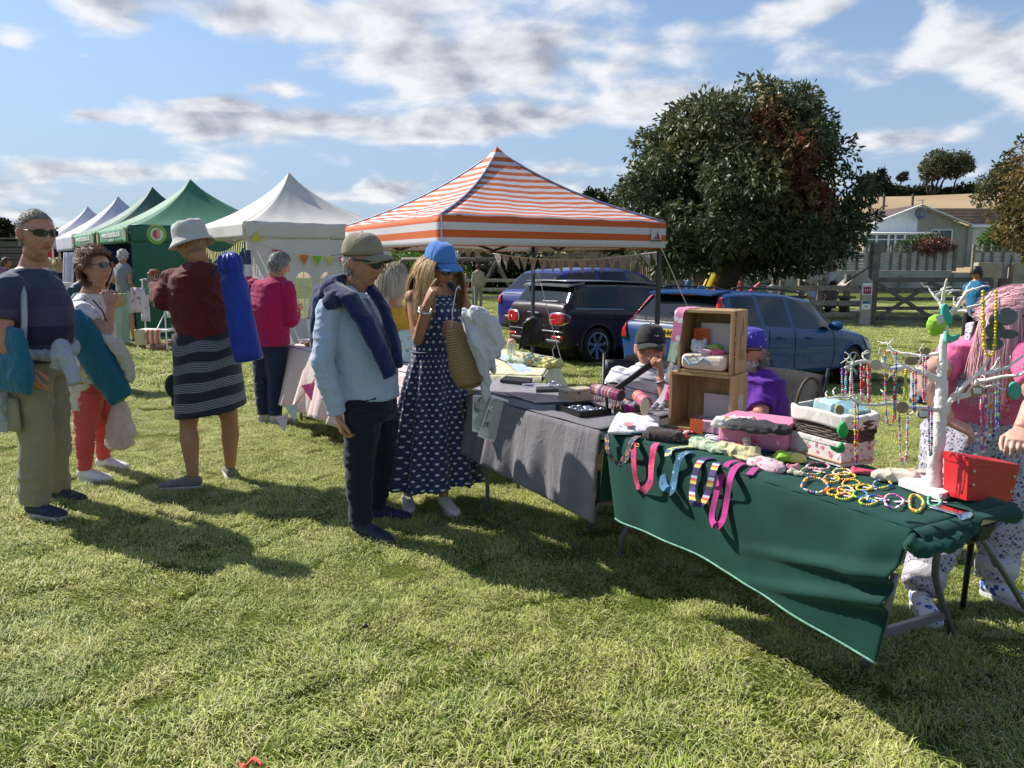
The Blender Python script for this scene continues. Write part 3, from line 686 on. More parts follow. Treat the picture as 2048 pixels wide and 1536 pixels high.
for k in range(8):
 x=xl+1.6+k*.36
 MB().box((x,HY-.012,(hz(474)+gab(x))/2),(.03,.02,gab(x)-hz(474)-.1)).Bd('cladding_batten',whitep,ho)
MB().box((xl-4,HY+2.2,(zb_+ze)/2),(9,.2,ze-zb_)).Bd('side_wall',cream,ho)
MB().box((hx(1985),HY+.12,(zb_+ze)/2),(hx(2050)-hx(1921),.25,ze-zb_-.1)).Bd('garage_wall',cream,ho)
MB().box((hx(1922),HY-.05,(zb_+ze)/2),(.35,.3,ze-zb_-.1)).Bd('quoins',conc,ho)
for s_,xa in((-1,xl),(1,xr_)):
 MB().bar((xg,HY-.45,zr),(xa,HY-.45,ze-.05),.06,.32,up=(0,1,0)).Bd('bargeboard',whitep,ho)
tile_m=mat('brown_roof_tiles',(.085,.062,.052),.85,var=.3,scale=2,Bm=.3)
nc=11
rx0,rx1=xg,hx(2075)
roofback=MB();roofback.add([(xg,HY+4,zr+.02),(rx1,HY+4,zr+.02),(rx1,HY+.1,ze+.02),(xr_,HY+.1,ze+.02)],[(0,3,2,1)]);
for k in range(nc):
 t0,t1=k/nc,(k+1)/nc;z0=zr+(ze-zr)*t0;z1=zr+(ze-zr)*t1;y0=HY+3.8*(1-t0);y1=HY+3.8*(1-t1)
 xa0=xg+(xr_-xg)*t0;xa1=xg+(xr_-xg)*t1
 MB().add([(xa0,y0,z0+.02),(rx1,y0,z0+.02),(rx1,y1-.1,z1+.10),(xa1,y1-.1,z1+.10),(rx1,y1-.1,z1+.02),(xa1,y1-.1,z1+.02)],[(0,3,2,1),(3,5,4,2)]).Bd('tile_course',tile_m,ho)
MB().add([(xg,HY-.4,zr+.02),(xg,HY+9,zr+.02),(xl,HY+9,ze-.02),(xl,HY-.4,ze-.02),(xr_+.0,HY-.4,ze),(xr_,HY+.05,ze)],[(0,1,2,3),(0,3,3)][:1]).add([(xg,HY-.42,zr+.06),(xg,HY+.2,zr+.06),(xr_,HY+.2,ze+.04),(xr_,HY-.42,ze+.04)],[(0,3,2,1)]).Bd('roof_slope',tile_m,ho)
MB().box(((xr_+rx1)/2,HY-.15,ze-.08),(rx1-xr_,.25,.22)).Bd('gutter',whitep,ho)
wf=MB();cxw=(wx0+wx1)/2
for x,w_ in((wx0+.05,.1),(wx0+.62,.1),(wx1-.05,.1)):wf.box((x,HY+.1,(wz_a+wz_b)/2),(w_,.12,wz_b-wz_a))
for z in(wz_a+.05,wz_b-.05):wf.box((cxw,HY+.1,z),(wx1-wx0-.2,.1,.1))
wf.box((wx0+.33,HY+.1,wz_b-.55),(.5,.1,.08));wn=wf.Bd('window',whitep,ho)
MB().box((cxw,HY+.17,(wz_a+wz_b)/2),(wx1-wx0-.1,.02,wz_b-wz_a-.1)).Bd('pane',glass_d,wn)
cv=MB();cx0,cx1=hx(1700),hx(1838);cz1=hz(468)
for px in(1700,1722,1745,1758,1776,1800,1822,1838):cv.box((hx(px),HY-1.6,(zb_+cz1)/2),(.14,.12,cz1-zb_))
cv.box(((cx0+cx1)/2,HY-1.6,cz1-.05),(cx1-cx0,.16,.14));cv.box(((cx0+cx1)/2,HY-1.6,hz(474)-.25),(cx1-cx0,.1,.08))
cv.add([(cx0-.2,HY-1.75,cz1+.02),(cx1+.2,HY-1.75,cz1+.02),(cx1+.2,HY,hz(463)),(cx0-.2,HY,hz(463))],[(0,1,2,3)])
cvo=cv.Bd('conservatory',whitep,ho);MB().box(((cx0+cx1)/2,HY-1.5,(zb_+cz1)/2),(cx1-cx0-.3,.02,cz1-zb_-.1)).Bd('pane',mat('conservatory_glass',(.10,.12,.11),.1,var=.4,scale=.8,spec=.7),cvo)
ds=MB();dc=V(hx(1815),HY-.7,hz(427));rg=[]
for k in range(4):
 rr_=.46*k/3;rg.append([dc+V(cos(a)*rr_*1.05,.25*(1-(k/3)**2),sin(a)*rr_)for a in turn(20)])
ds.rings(rg,caps=False);ds.tube([dc+V(0,.25,0),dc+V(.2,.4,-.4),dc+V(.5,.6,-.4)],.03,6);ds.tube([dc+V(0,.2,-.35),dc+V(0,-.35,-.1)],.02,5);ds.Bd('satellite_dish',M['steel'],ho,Tk=.02)
ae=MB();ae.tube([(hx(1822),HY-.3,hz(440)),(hx(1822),HY-.3,hz(400))],.03,6);ae.bar((hx(1812),HY-.3,hz(401)),(hx(1826),HY-.3,hz(400)),.03,.03)
for k in range(5):ae.bar((hx(1813+k*2.6),HY-.6,hz(401)),(hx(1813+k*2.6),HY,hz(401)),.02,.02)
ae.Bd('aerial',M['steel'],ho)
for px,pt,pb in((1750,386,450),(1806,388,415)):
 q=px_y(px,75);tag(MB().tube([(q,75,2),(q,75,U(px,pt,75).z)],.12,8).Bd('telegraph_pole',M['wood_dark']),'dark telegraph pole rising beside the bungalow gable, %s'%('just left of the chimneyless ridge' if px>1800 else 'nearest the chestnut crown'),'pole')
fl=Th('leaning_fence','weathered leaning timber panel fence behind the parked cars','fence',(px_y(1220,42),42,-.2))
old=mat('old_fence_boards',(.27,.215,.135),.9,var=.35,scale=5,Bm=.4,dirt=(.12,.10,.075))
for px in range(1090,1420,4):
 x=px_y(px,42);sag=.12*sin(px*.05)+.06*sin(px*.17);zt=U(px,506,42).z+sag;lean=.12*sin(px*.033)
 MB().bar((x,42,.25),(x+lean,42+.06*sin(px),zt),.10,.02,up=(0,1,0)).Bd('board',old,fl)
for px in range(1095,1420,58):
 x=px_y(px,42);MB().bar((x,41.9,-.3),(x+.08,41.9,1.9),.13,.13).Bd('post',M['wood_dark'],fl)
for k in range(7):MB().box((px_y(1120+k*46,42),41.97,.05),(px_y(46,42)-px_y(0,42)-.03,.06,.42)).Bd('gravel_board',conc,fl)
rf=Th('rail_fence','pale post and rail fence in front of the swing frame','fence',(px_y(940,30),30,-.15))
for px in(760,856,948,1040,1130):
 x=px_y(px,30);MB().box((x,30,.42),(.16,.12,1.25)).Bd('post',M['wood_pale'],rf,bevel=.01)
for z in(.28,.58,.93):MB().box((px_y(945,30),29.92,z),(px_y(945+190,30)-px_y(945-190,30),.04,.12)).Bd('rail',M['wood_pale'],rf,bevel=.01)
sw=Th('swing_frame','timber A-frame of the playground swings behind the rail fence','swing',(px_y(920,37),37,-.17))
ap=U(992,521,37)
for dx in(-1,1):MB().tube([ap,(ap.x+dx*1.0,37+dx*.3,-.2)],.09,8).Bd('leg',M['wood_grey'],sw,Sm=1)
ap2=V(ap.x-4.6,37.8,ap.z)
for dx in(-1,1):MB().tube([ap2,(ap2.x+dx*.9,37.8+dx*.3,-.2)],.09,8).Bd('leg',M['wood_grey'],sw,Sm=1)
MB().tube([ap+V(.15,0,.05),ap2+V(0,0,.05)],.1,8).Bd('crossbeam',M['wood_grey'],sw,Sm=1)
for k in range(2):
 q=ap.lerp(ap2,.4+.3*k);MB().tube([q,(q.x,q.y,.3)],.02,4).tube([q+V(.45,0,0),(q.x+.45,q.y,.3)],.02,4).box((q.x+.22,q.y,.3),(.5,.2,.05)).Bd('swing_seat',M['black'],sw)
cf=Th('climbing_frame','timber climbing frame posts with a black rope net behind the chestnut trunk','climbing frame',(px_y(1450,33),33,-.17))
for px,pt in((1308,495),(1327,495),(1392,505),(1404,500),(1463,500),(1484,510),(1552,520)):
 q=U(px,pt,33);MB().tube([(q.x,33,-.3),q],.13,8).Bd('post',M['wood_grey'],cf,Sm=1)
MB().tube([U(1365,505,32.5),(px_y(1365,32.5),32.5,-.2)],.05,6).Bd('post',M['steel'],cf)
net=MB();r=random.Random(4)
A=[U(1480,512,33),U(1560,545,32),U(1500,575,34),U(1600,578,32)]
for k in range(30):
 a=U(1478+r.uniform(0,30),510+r.uniform(0,50),33);c=U(1500+r.uniform(0,60),530+r.uniform(0,50),33+r.uniform(-1,1));net.tube([a,a.lerp(c,.5)-V(0,0,.12),c],.018,4)
for k in range(10):net.tube([U(1395+4*k,520,33),U(1340+10*k,575,32)],.018,4)
net.tube([U(1553,528,33),U(1600,560,32)],.03,4);net.Bd('rope_net',M['black'],cf)
sd=Th('slide','yellow playground slide behind the chestnut trunk','slide',(px_y(1420,31),31,-.17))
yel=mat('yellow_plastic',(.50,.38,.02),.4,var=.05)
MB().bar(U(1432,520,31),U(1405,578,30),.05,.18,up=(0,1,0)).Bd('side_rail',yel,sd)
MB().grid(lambda u,v:U(1436,522,31.2).lerp(U(1410,580,30.2),v)+V(.9*u,.1,.14*sin(3.1*u)*-1),4,6).Bd('chute',yel,sd,Sm=1,Tk=.02)
hp=Th('rope_post','tall square timber post behind the field gate with a guy rope','post',(px_y(1750,24),24,-.2))
q=U(1752,484,24);MB().box((q.x,24,(q.z-.2)/2),(.22,.22,q.z+.2)).Bd('shaft',M['wood_grey'],hp,bevel=.02)
MB().tube([U(1745,530,24),U(1690,566,26)],.03,5).Bd('rope',M['wood_pale'],hp)
hk=MB();a,c=U(1602,560,30),U(1696,560,30)
hk.grid(lambda u,v:a.lerp(c,u)+V(0,(v-.5)*.8,-.55*sin(pi*u)+.1*(v-.5)**2),16,4);hko=hk.Bd('hammock',M['wood_pale'],Sm=1,Tk=.01);tag(hko,'pale rope hammock slung between two short posts by the wall','hammock')
for px in(1603,1696):
 q=U(px,548,30);tag(MB().box((q.x,30,(q.z-.2)/2),(.2,.2,q.z+.2)).Bd('hammock_post',M['wood_grey'],bevel=.01),'short timber post holding the %s end of the hammock'%('gate' if px>1650 else 'chestnut'),'post')
GYy=22.0
gz=-.22
def gx(px):return px_y(px,GYy)
gt=Th('field_gate','dark grey five-bar field gate behind the bonnet of the blue car','gate',(gx(1740),GYy,gz))
MB().box((gx(1740),GYy,.45),(.22,.2,1.35)).Bd('hanging_post',M['wood_dark'],gt,bevel=.015)
xe=gx(1740)+3.35
gzs=[.0,.30,.56,.82,1.10]
for z in gzs:MB().bar((gx(1742),GYy-.02,z),(xe,GYy-.02,z+.01),.05,.10 if z<1 else.13,up=(0,0,1)).Bd('bar',M['wood_dark'],gt)
MB().bar((gx(1744),GYy-.07,1.04),(gx(1744)+1.65,GYy-.07,.03),.04,.1).Bd('brace',M['wood_dark'],gt)
MB().bar((gx(1744)+1.6,GYy-.07,1.04),(gx(1744)+.1,GYy-.11,.03),.04,.1).Bd('brace',M['wood_dark'],gt)
MB().bar((gx(1744)+1.5,GYy-.07,1.04),(xe-.1,GYy-.07,.3),.04,.1).Bd('brace',M['wood_dark'],gt)
MB().box((xe,GYy,.55),(.1,.07,1.15)).Bd('stile',M['wood_dark'],gt)
tag(MB().box((xe+.35,GYy,.45),(.22,.2,1.4)).Bd('gate_post',M['wood_dark'],bevel=.015),'square timber post closing the far end of the field gate','post')
rl=Th('rail_fence','dark post and rail fence running left from the field gate to behind the blue car','fence',(gx(1650),GYy,gz))
for px in(1560,1635,1730):MB().box((gx(px),GYy,.44),(.15,.13,1.3)).Bd('post',M['wood_dark'],rl,bevel=.012)
for z in(.10,.44,.86):MB().bar((gx(1530),GYy-.08,z),(gx(1725),GYy-.08,z+.02),.04,.14).Bd('rail',M['wood_grey'],rl,bevel=.008)
np_=Th('notice_post','short pale notice post with a maroon and white sign beside the field gate','sign',(gx(1722),GYy-.25,gz))
MB().box((gx(1722),GYy-.2,.42),(.3,.1,1.28)).Bd('post',M['wood_pale'],np_,bevel=.01)
MB().add([(gx(1711.5),GYy-.26,1.06),(gx(1732.5),GYy-.26,1.06),(gx(1722),GYy-.2,1.18),(gx(1711.5),GYy-.14,1.06),(gx(1732.5),GYy-.14,1.06)],[(0,1,2),(1,4,2),(4,3,2),(3,0,2),(0,3,4,1)]).Bd('cap',M['wood_pale'],np_)
sn=MB().box((gx(1721),GYy-.262,.85),(.26,.02,.32)).Bd('sign_board',M['white'],np_)
mar=pm((.22,.03,.10),.5);MB().box((gx(1721),GYy-.275,.83),(.22,.006,.24)).Bd('sign_print',mar,sn)
MB().box((gx(1721),GYy-.279,.93),(.2,.004,.022)).Bd('sign_print',M['white'],sn)
for k in range(3):MB().cyl((gx(1721)-.06+.06*k,GYy-.282,.83),(gx(1721)-.06+.06*k,GYy-.278,.83),.016,n=8).Bd('sign_print',M['white'],sn)
s2=MB().box((gx(1721),GYy-.262,.40),(.24,.02,.24)).Bd('paper_notice',M['white'],np_);MB().box((gx(1721),GYy-.275,.48),(.22,.006,.07)).Bd('sign_print',pm((.03,.06,.25)),s2)
MB().box((gx(1721),GYy-.275,.37),(.1,.006,.03)).Bd('sign_print',pm((.1,.3,.1)),s2)
ln=MB();asph=mat('lane_tarmac',(.20,.19,.175),.9,var=.12,scale=3,Bm=.3,bscale=60)
cl_=[(gx(1800),20.5),(gx(1830),24),(gx(1850)+.6,29),(gx(1880)+3,36),(30,44)]
ln.grid(lambda u,v:(lambda i,t:(lambda p,q:V(p[0]+(q[0]-p[0])*t+(v-.5)*3.4,p[1]+(q[1]-p[1])*t,GZ(10,24)+.012))(cl_[i],cl_[min(i+1,4)]))(min(int(u*4),3),u*4-min(int(u*4),3)),24,2)
Srt(ln.Bd('path',asph,Sm=1))
pt_=Th('picnic_table','dark picnic table in the shade beyond the rail fence','table',(px_y(1660,25),25,-.2))
q=U(1668,594,25);MB().box((q.x-.4,25,q.z),(1.9,.75,.06)).Bd('tabletop',M['wood_dark'],pt_)
for dx in(-1.1,.35):MB().box((q.x+dx,25,q.z/2-.1),(.09,.6,q.z+.1)).Bd('leg',M['wood_dark'],pt_)
MB().box((q.x-.4,24.4,.25),(1.9,.25,.05)).Bd('bench',M['wood_dark'],pt_)
# ============================================================ canopies
def Cnp(name,label,near,th,size,ez,pz,mats,val=.3,cat='canopy',group=None,size2=None,pole_m=None,walls=(),soft=.35,legs=True,ground=None,wallm=None,frame=True,pole_r=.022):
 """near corner (x,y), axis directions a (rightwards) and c (away-left); ez = top of valance, pz = peak"""
 s2=size2 or size
 a=V(cos(th),sin(th),0);c=V(-sin(th),cos(th),0);o=V(near[0],near[1],0)
 cor=[o,o+a*size,o+a*size+c*s2,o+c*s2];ctr=o+a*size/2+c*s2/2
 Rt_=Th(name,label,cat,(ctr.x,ctr.y,GZ(ctr.x,ctr.y)),group)
 mt,mv=mats
 def roof_pt(i,u,v):
  e0,e1=cor[i],cor[(i+1)%4];p=e0.lerp(e1,u);q=p.lerp(ctr,v);hgt=pz-ez
  z=ez+hgt*((1-soft)*v+soft*v**2.6)
  edge=1-abs(2*u-1);z-=.055*size/3*edge*sin(pi*min(1,v*1.15))*(1-v)
  z+=.006*sin(u*31+i)*(1-v)+.05*mexp(-((v-1)/.06)**2)
  return V(q.x,q.y,z)
 for i in range(4):
  mb=MB();mb.grid(lambda u,v:roof_pt(i,u,v),18,20);mb.Bd('roof_panel',mt,Rt_,Sm=1,Tk=.002)
 for i in range(4):
  e0,e1=cor[i],cor[(i+1)%4];n_=(e1-e0).normalized().cross(V(0,0,1))
  def vp(u,v):
   p=e0.lerp(e1,u)+n_*(.012+.018*sin(u*9+i*2)*v*(1-abs(2*u-1))+.004)
   return V(p.x,p.y,ez-.004-val*v+.012*sin(u*pi)*0)
  mb=MB();mb.grid(vp,24,5);mb.Bd('valance',mv,Rt_,Sm=1,Tk=.002)
 if frame:
  fm=pole_m or M['steel']
  for i,q in enumerate(cor):
   if legs is True or i in legs:
    gzq=GZ(q.x,q.y);inn=(ctr-q).normalized()*.06
    MB().box(V(q.x,q.y,(gzq+ez)/2)+inn,(pole_r*2,pole_r*2,ez-gzq),Matrix.Rotation(th,3,'Z')).Bd('leg',fm,Rt_)
    MB().box(V(q.x,q.y,gzq+.01)+inn,(.11,.11,.015),Matrix.Rotation(th,3,'Z')).Bd('foot_plate',fm,Rt_)
   e0,e1=cor[i],cor[(i+1)%4];ins=(ctr-(e0+e1)/2).normalized()*.05
   for k in range(4):
    p0=e0.lerp(e1,k/4)+ins;p1=e0.lerp(e1,(k+1)/4)+ins;z0,z1=(ez-.06,ez-.30)if k%2==0 else(ez-.30,ez-.06)
    MB().bar((p0.x,p0.y,z0),(p1.x,p1.y,z1),.02,.035).Bd('truss_bar',M['black']if pole_m is None else fm,Rt_)
  MB().bar((cor[0].x,cor[0].y,ez-.12),(ctr.x,ctr.y,pz-.5),.02,.03).Bd('rafter',M['black'],Rt_);MB().bar((cor[2].x,cor[2].y,ez-.12),(ctr.x,ctr.y,pz-.5),.02,.03).Bd('rafter',M['black'],Rt_)
 for(i,fn)in walls:fn(Rt_,cor[i],cor[(i+1)%4],ctr)
 return Rt_,cor,ctr,a,c
def stripes_z(name,c1,c2,p,off):
 return Bnd(name,[(.5,c1),(.5,c2)],(0,0,1),p,off,rough=.75)
OR=(.72,.145,.02);WH=(.74,.72,.76)
def TCl(m,f=.35):
 nt=m.node_tree;b=nt.nodes['Principled BSDF'];o=[n for n in nt.nodes if n.type=='OUTPUT_MATERIAL'][0];t=nd(nt,'ShaderNodeBsdfTranslucent');ad=nd(nt,'ShaderNodeMixShader');inp(ad,0,f)
 if b.inputs['Base Color'].links:nt.links.new(b.inputs['Base Color'].links[0].from_socket,t.inputs[0])
 else:inp(t,0,b.inputs['Base Color'].default_value)
 nt.links.new(b.outputs[0],ad.inputs[1]);nt.links.new(t.outputs[0],ad.inputs[2]);nt.links.new(ad.outputs[0],o.inputs[0]);return m
def uvstripes(name,n,off,c1,c2,axis=(0,1,0)):return TCl(Bnd(name,[(.5,c1),(.5,c2)],axis,1/n,off,rough=.7,coords='UV'),.3)
or_roof=uvstripes('orange_striped_roof',13,.0,WH,OR);or_val=uvstripes('orange_striped_valance',2.0,.06,OR,WH)
oc,ocor,octr,oa,occ=Cnp('striped_canopy','orange and white striped pop-up canopy over the far stall tables',(-.72,8.04),R(30.5),3.0,2.03,2.95,(or_roof,or_val),val=.31,pole_m=mat('anthracite_pole',(.045,.05,.058),.5,metal=.3))
for i in range(4):MB().tube([V(*ocor[i][:2],2.03+.0),V(*ocor[i][:2],1.72)],.012,6).Bd('corner_binding',pm((.6,.6,.68)),oc)
for i in range(4):
 pts=[]
 for k in range(12):
  v=k/11;q=ocor[i].lerp(octr,v);pts.append((q.x,q.y,2.04+.92*(.65*v+.35*v**2.6)))
 MB().tube(pts,.012,6).Bd('ridge_binding',pm((.32,.33,.48)),oc,Sm=1)
e0,e1=ocor[0],ocor[1];nrm=V(sin(R(30.5)),-cos(R(30.5)),0);lc=e0.lerp(e1,.945)+nrm*.032;lc.z=1.87
lb=MB().box(lc,(.16,.004,.17),Matrix.Rotation(R(30.5),3,'Z')).Bd('maker_label',pm((.55,.48,.46)),oc)
ax=oa;upz=V(0,0,1);f=lambda u,w:lc+ax*u+upz*w+nrm*.004
MB().poly([f(-.005,-.045),f(.06,-.045),f(.015,.055)],.002,nrm).Bd('sail_mark',pm((.25,.02,.03)),lb)
MB().poly([f(-.02,-.045),f(-.012,-.045),f(-.012,.0),f(-.02,-.01)],.002,nrm).Bd('sail_mark',M['black'],lb);MB().poly([f(-.04,-.045),f(-.032,-.045),f(-.032,-.02),f(-.04,-.03)],.002,nrm).Bd('sail_mark',M['black'],lb)
Txt('ABCCANOPY',.028,M['black'],lb,f(.005,-.062)+nrm*.002,ax,upz)
for a_,b_ in((U(1322,495,9.5),U(1405,675,11.0)),(U(1068,530,12.0),U(1062,640,12.5)),(U(1075,540,11.9),U(1125,730,8.9))):
 MB().tube([a_,a_.lerp(b_,.5)-V(0,0,.02),b_],.006,5).Bd('guy_rope',M['white'],oc)
MB().tube([U(1110,690,9.3),U(1105,700,9.3),U(1107,712,9.3)],.006,5).Bd('guy_rope',M['white'],oc)
wbg=MB();q=U(1066,660,11.9)
wbg.rings([[V(q.x+cos(t)*w,q.y+sin(t)*w*.8,q.z+z)for t in turn(14)]for z,w in((.2,.06),(.17,.11),(0,.14),(-.2,.16),(-.24,.1))]);tag(wbg.Bd('weight_bag',M['black'],Sm=1),'black weight bag strapped round the back leg of the striped canopy','bag')
wb2=MB();q=U(1047,672,11.7);wb2.grid(lambda u,v:q+V((u-.5)*.16+.1*v*0+.08*(1-v),.03*sin(3*v),.2-.42*v+.1*u),4,6);tag(wb2.Bd('weight_bag_flap',M['black'],Tk=.03),'dark flap of cloth hanging beside the black weight bag','cloth')
bunt=Th('letter_bunting','white bunting with mauve letters strung across the back of the striped canopy','bunting',tuple(U(1200,520,11.5)))
mauve=pm((.42,.18,.40));bw=Clo('bunting_cotton',(.62,.58,.58),trans=.4)
txt='YUMMY WINDYS BAKES';letters=' Y MY KY E WY BAKES'
A_,B_=U(985,507,11.9),U(1322,503,10.1);N_=17;word='SYMARKYES NDBAKES'
MB().tube([A_.lerp(B_,t)+V(0,0,-.10*sin(pi*t))for t in np.linspace(0,1,20)],.006,5).Bd('string',M['white'],bunt)
bx=(B_-A_).normalized();bn=bx.cross(V(0,0,1)).normalized()
for k in range(N_):
 t=(k+.6)/N_;q=A_.lerp(B_,t)+V(0,0,-.10*sin(pi*t));r_=random.Random(k);sk=r_.uniform(-.02,.08)
 fl_=MB();fl_.grid(lambda u,v:q+bx*((u-.5)*.15*(1-v)+sk*v)+bn*(.03*sin(v*3+k)*v)-V(0,0,.2*v),4,5);fo=fl_.Bd('pennant',bw,bunt,Tk=.002)
 if word[k]!=' ':Txt(word[k],.07,mauve,fo,q-V(0,0,.055)+bn*.014+bx*.01,bx,V(0,0,1),'letter')
for k,px in enumerate((918,936,955)):
 q=U(px,496+k,10.5);MB().grid(lambda u,v:q+V((u-.5)*.13*(1-v),0,-.14*v),3,4).Bd('pennant',bw,bunt,Tk=.002)
wm=TCl(mat('white_marquee_cloth',(.72,.70,.66),.7,var=.06,scale=2,Bm=.2,bscale=5),.25)
wm2=TCl(mat('white_marquee_wall',(.66,.64,.64),.7,var=.06,scale=1.5,Bm=.25,bscale=4),.2)
def white_wall(Rt_,e0,e1,ctr):
 d=e1-e0;n_=d.normalized().cross(V(0,0,1));zt,zb=1.98,GZ(e0.x,e0.y)
 def P_(u,z,k=.0):q=e0+d*u+n_*(.004+k+.012*sin(u*7+z*2));return V(q.x,q.y,z)
 wins=[(.30+.165*i,.125)for i in range(4)];ws=MB()
 wz0,wzc,rad=.55,1.14,.16
 us=[0];
 for u0,w_ in wins:us+=[u0,u0+w_]
 us.append(1)
 for i in range(len(us)-1):
  a,b_=us[i],us[i+1]
  if i%2==0:ws.grid(lambda u,v:P_(a+(b_-a)*u,zb+(zt-zb)*v),3,14)
  else:
   W_=(b_-a);ws.grid(lambda u,v:P_(a+W_*u,zb+(wz0-zb)*v),4,3)
   def arch(u):return wzc+rad*1.6*msqrt(max(0,1-(2*u-1)**2))
   ws.grid(lambda u,v:P_(a+W_*u,arch(u)+(zt-arch(u))*v),12,5)
 wo=ws.Bd('side_wall',wm2,Rt_,Sm=1)
 clr,nt,b=NwM('clear_window_film');inp(b,'Base Color',(.5,.5,.5,1));inp(b,'Roughness',.1);inp(b,'Alpha',.28)
 for i,(u0,w_)in enumerate(wins):
  W_=w_;arch=lambda u:wzc+rad*1.6*msqrt(max(0,1-(2*u-1)**2))
  wn=MB().grid(lambda u,v:P_(u0+W_*u,wz0+(arch(u)-wz0)*v,-.01),10,6).Bd('window',clr,wo)
  gb=MB();um=u0+W_/2
  gb.bar(P_(um,wz0,.01),P_(um,wzc+rad*1.6,.01),.008,.028,up=n_);
  for z in(wz0+.3,wzc+.0):gb.bar(P_(u0,z,.01),P_(u0+W_,z,.01),.008,.028,up=n_)
  gb.bar(P_(um,wzc,.012),P_(u0+.012,wzc+.2,.012),.006,.024,up=n_);gb.bar(P_(um,wzc,.014),P_(u0+W_-.012,wzc+.2,.014),.006,.024,up=n_)
  gb.Bd('glazing_bar',M['white'],wn)
 return wo
def plain_wall(mt,zt,gap=0):
 def fn(Rt_,e0,e1,ctr):
  d=e1-e0;n_=d.normalized().cross(V(0,0,1));zb=GZ(e0.x,e0.y)+gap
  MB().grid(lambda u,v:(lambda q:V(q.x,q.y,zb+(zt-zb)*v))(e0+d*u+n_*(.004+.02*sin(u*13)*sin(v*3))),24,8).Bd('side_wall',mt,Rt_,Sm=1)
 return fn
wt,wcor,wctr,wa,wc=Cnp('white_marquee','white marquee with arched windows and pastel bunting beside the striped canopy',(-4.63,13.6),R(38),2.85,2.26,3.27,(wm,wm),val=.26,pole_m=M['white'],walls=((0,white_wall),),soft=.42)
pb=Th('pastel_bunting','string of pastel flags across the wall of the white marquee','bunting',tuple(wcor[0]+V(0,0,1.8)))
nrm2=V(sin(R(38)),-cos(R(38)),0)
cols=[(.72,.68,.12),(.62,.02,.10),(.85,.28,.05),(.30,.62,.05),(.72,.72,.22),(.75,.16,.38),(.55,.01,.16),(.80,.40,.08),(.35,.60,.08)]
pts=[]
def onw(u,z):q=wcor[0]+wa*(2.85*u)+nrm2*.06;return V(q.x,q.y,z)
us=[.03,.155,.33,.42,.505,.60,.69,.78,.87];zs_=[1.93,1.79,1.70,1.685,1.675,1.67,1.665,1.665,1.665]
MB().tube([onw(u+.04,z+.005)for u,z in zip(us,zs_)],.005,5).Bd('string',M['white'],pb)
for k,(u,z)in enumerate(zip(us,zs_)):
 MB().grid(lambda a_,v:onw(u+.065*(a_+(.5-a_)*v),z-.19*v*(1 if k else-1)),4,4).Bd('pennant',Clo('pennant_%d'%k,cols[k],trans=.3),pb,Tk=.002)
yf=Th('yellow_fringe_bunting','swag of yellow fringe across the open side of the white marquee','bunting',tuple(wcor[3]+V(0,0,1.9)))
ymt=[Clo('yellow_cotton',(.75,.62,.12),trans=.3),Clo('pale_yellow_cotton',(.75,.70,.40),trans=.3)]
for k in range(26):
 u=k/25;q=wcor[0].lerp(wcor[3],.04+.92*u);z=1.98-.22*sin(pi*u);MB().grid(lambda a_,v:V(q.x,q.y,z)+wc*(.05*a_)+V(.01*sin(k+v*3),0,-.17*v-.03*(k%3)*v),2,3).Bd('tassel',ymt[k%2],yf,Tk=.002)
fg=Th('hanging_flag_cloth','blue, white and red cloth hanging at the corner of the white marquee','cloth',tuple(wcor[0]+V(.0,0,1.6)))
q0=U(482,500,13.5)
for i,(c_,z0,z1)in enumerate((((.05,.06,.16),0,.25),((.62,.62,.66),.25,.45),((.5,.03,.03),.45,.65))):
 MB().grid(lambda u,v:q0+V(.16*u,.03*sin(u*9),-(z0+(z1-z0)*v)),6,4).Bd('cloth_panel',Clo('flagcloth%d'%i,c_),fg,Tk=.003)
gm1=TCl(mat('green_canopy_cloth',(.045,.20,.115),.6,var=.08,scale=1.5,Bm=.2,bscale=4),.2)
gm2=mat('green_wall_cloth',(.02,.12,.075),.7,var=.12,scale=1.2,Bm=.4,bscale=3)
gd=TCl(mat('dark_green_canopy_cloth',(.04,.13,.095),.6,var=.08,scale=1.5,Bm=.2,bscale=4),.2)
bluein=mat('blue_inner_sheet',(.01,.02,.14),.7,var=.2,scale=2)
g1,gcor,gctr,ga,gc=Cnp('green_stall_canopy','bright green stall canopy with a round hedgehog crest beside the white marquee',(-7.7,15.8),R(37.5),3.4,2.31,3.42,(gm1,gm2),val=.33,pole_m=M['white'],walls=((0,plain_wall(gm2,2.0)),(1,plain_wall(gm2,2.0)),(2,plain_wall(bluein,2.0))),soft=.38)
ng=V(sin(R(37.5)),-cos(R(37.5)),0);nl=-ga
for e in(0,3):pass
lg=mat('pale_green_valance',(.10,.27,.17),.7,var=.08,scale=3)
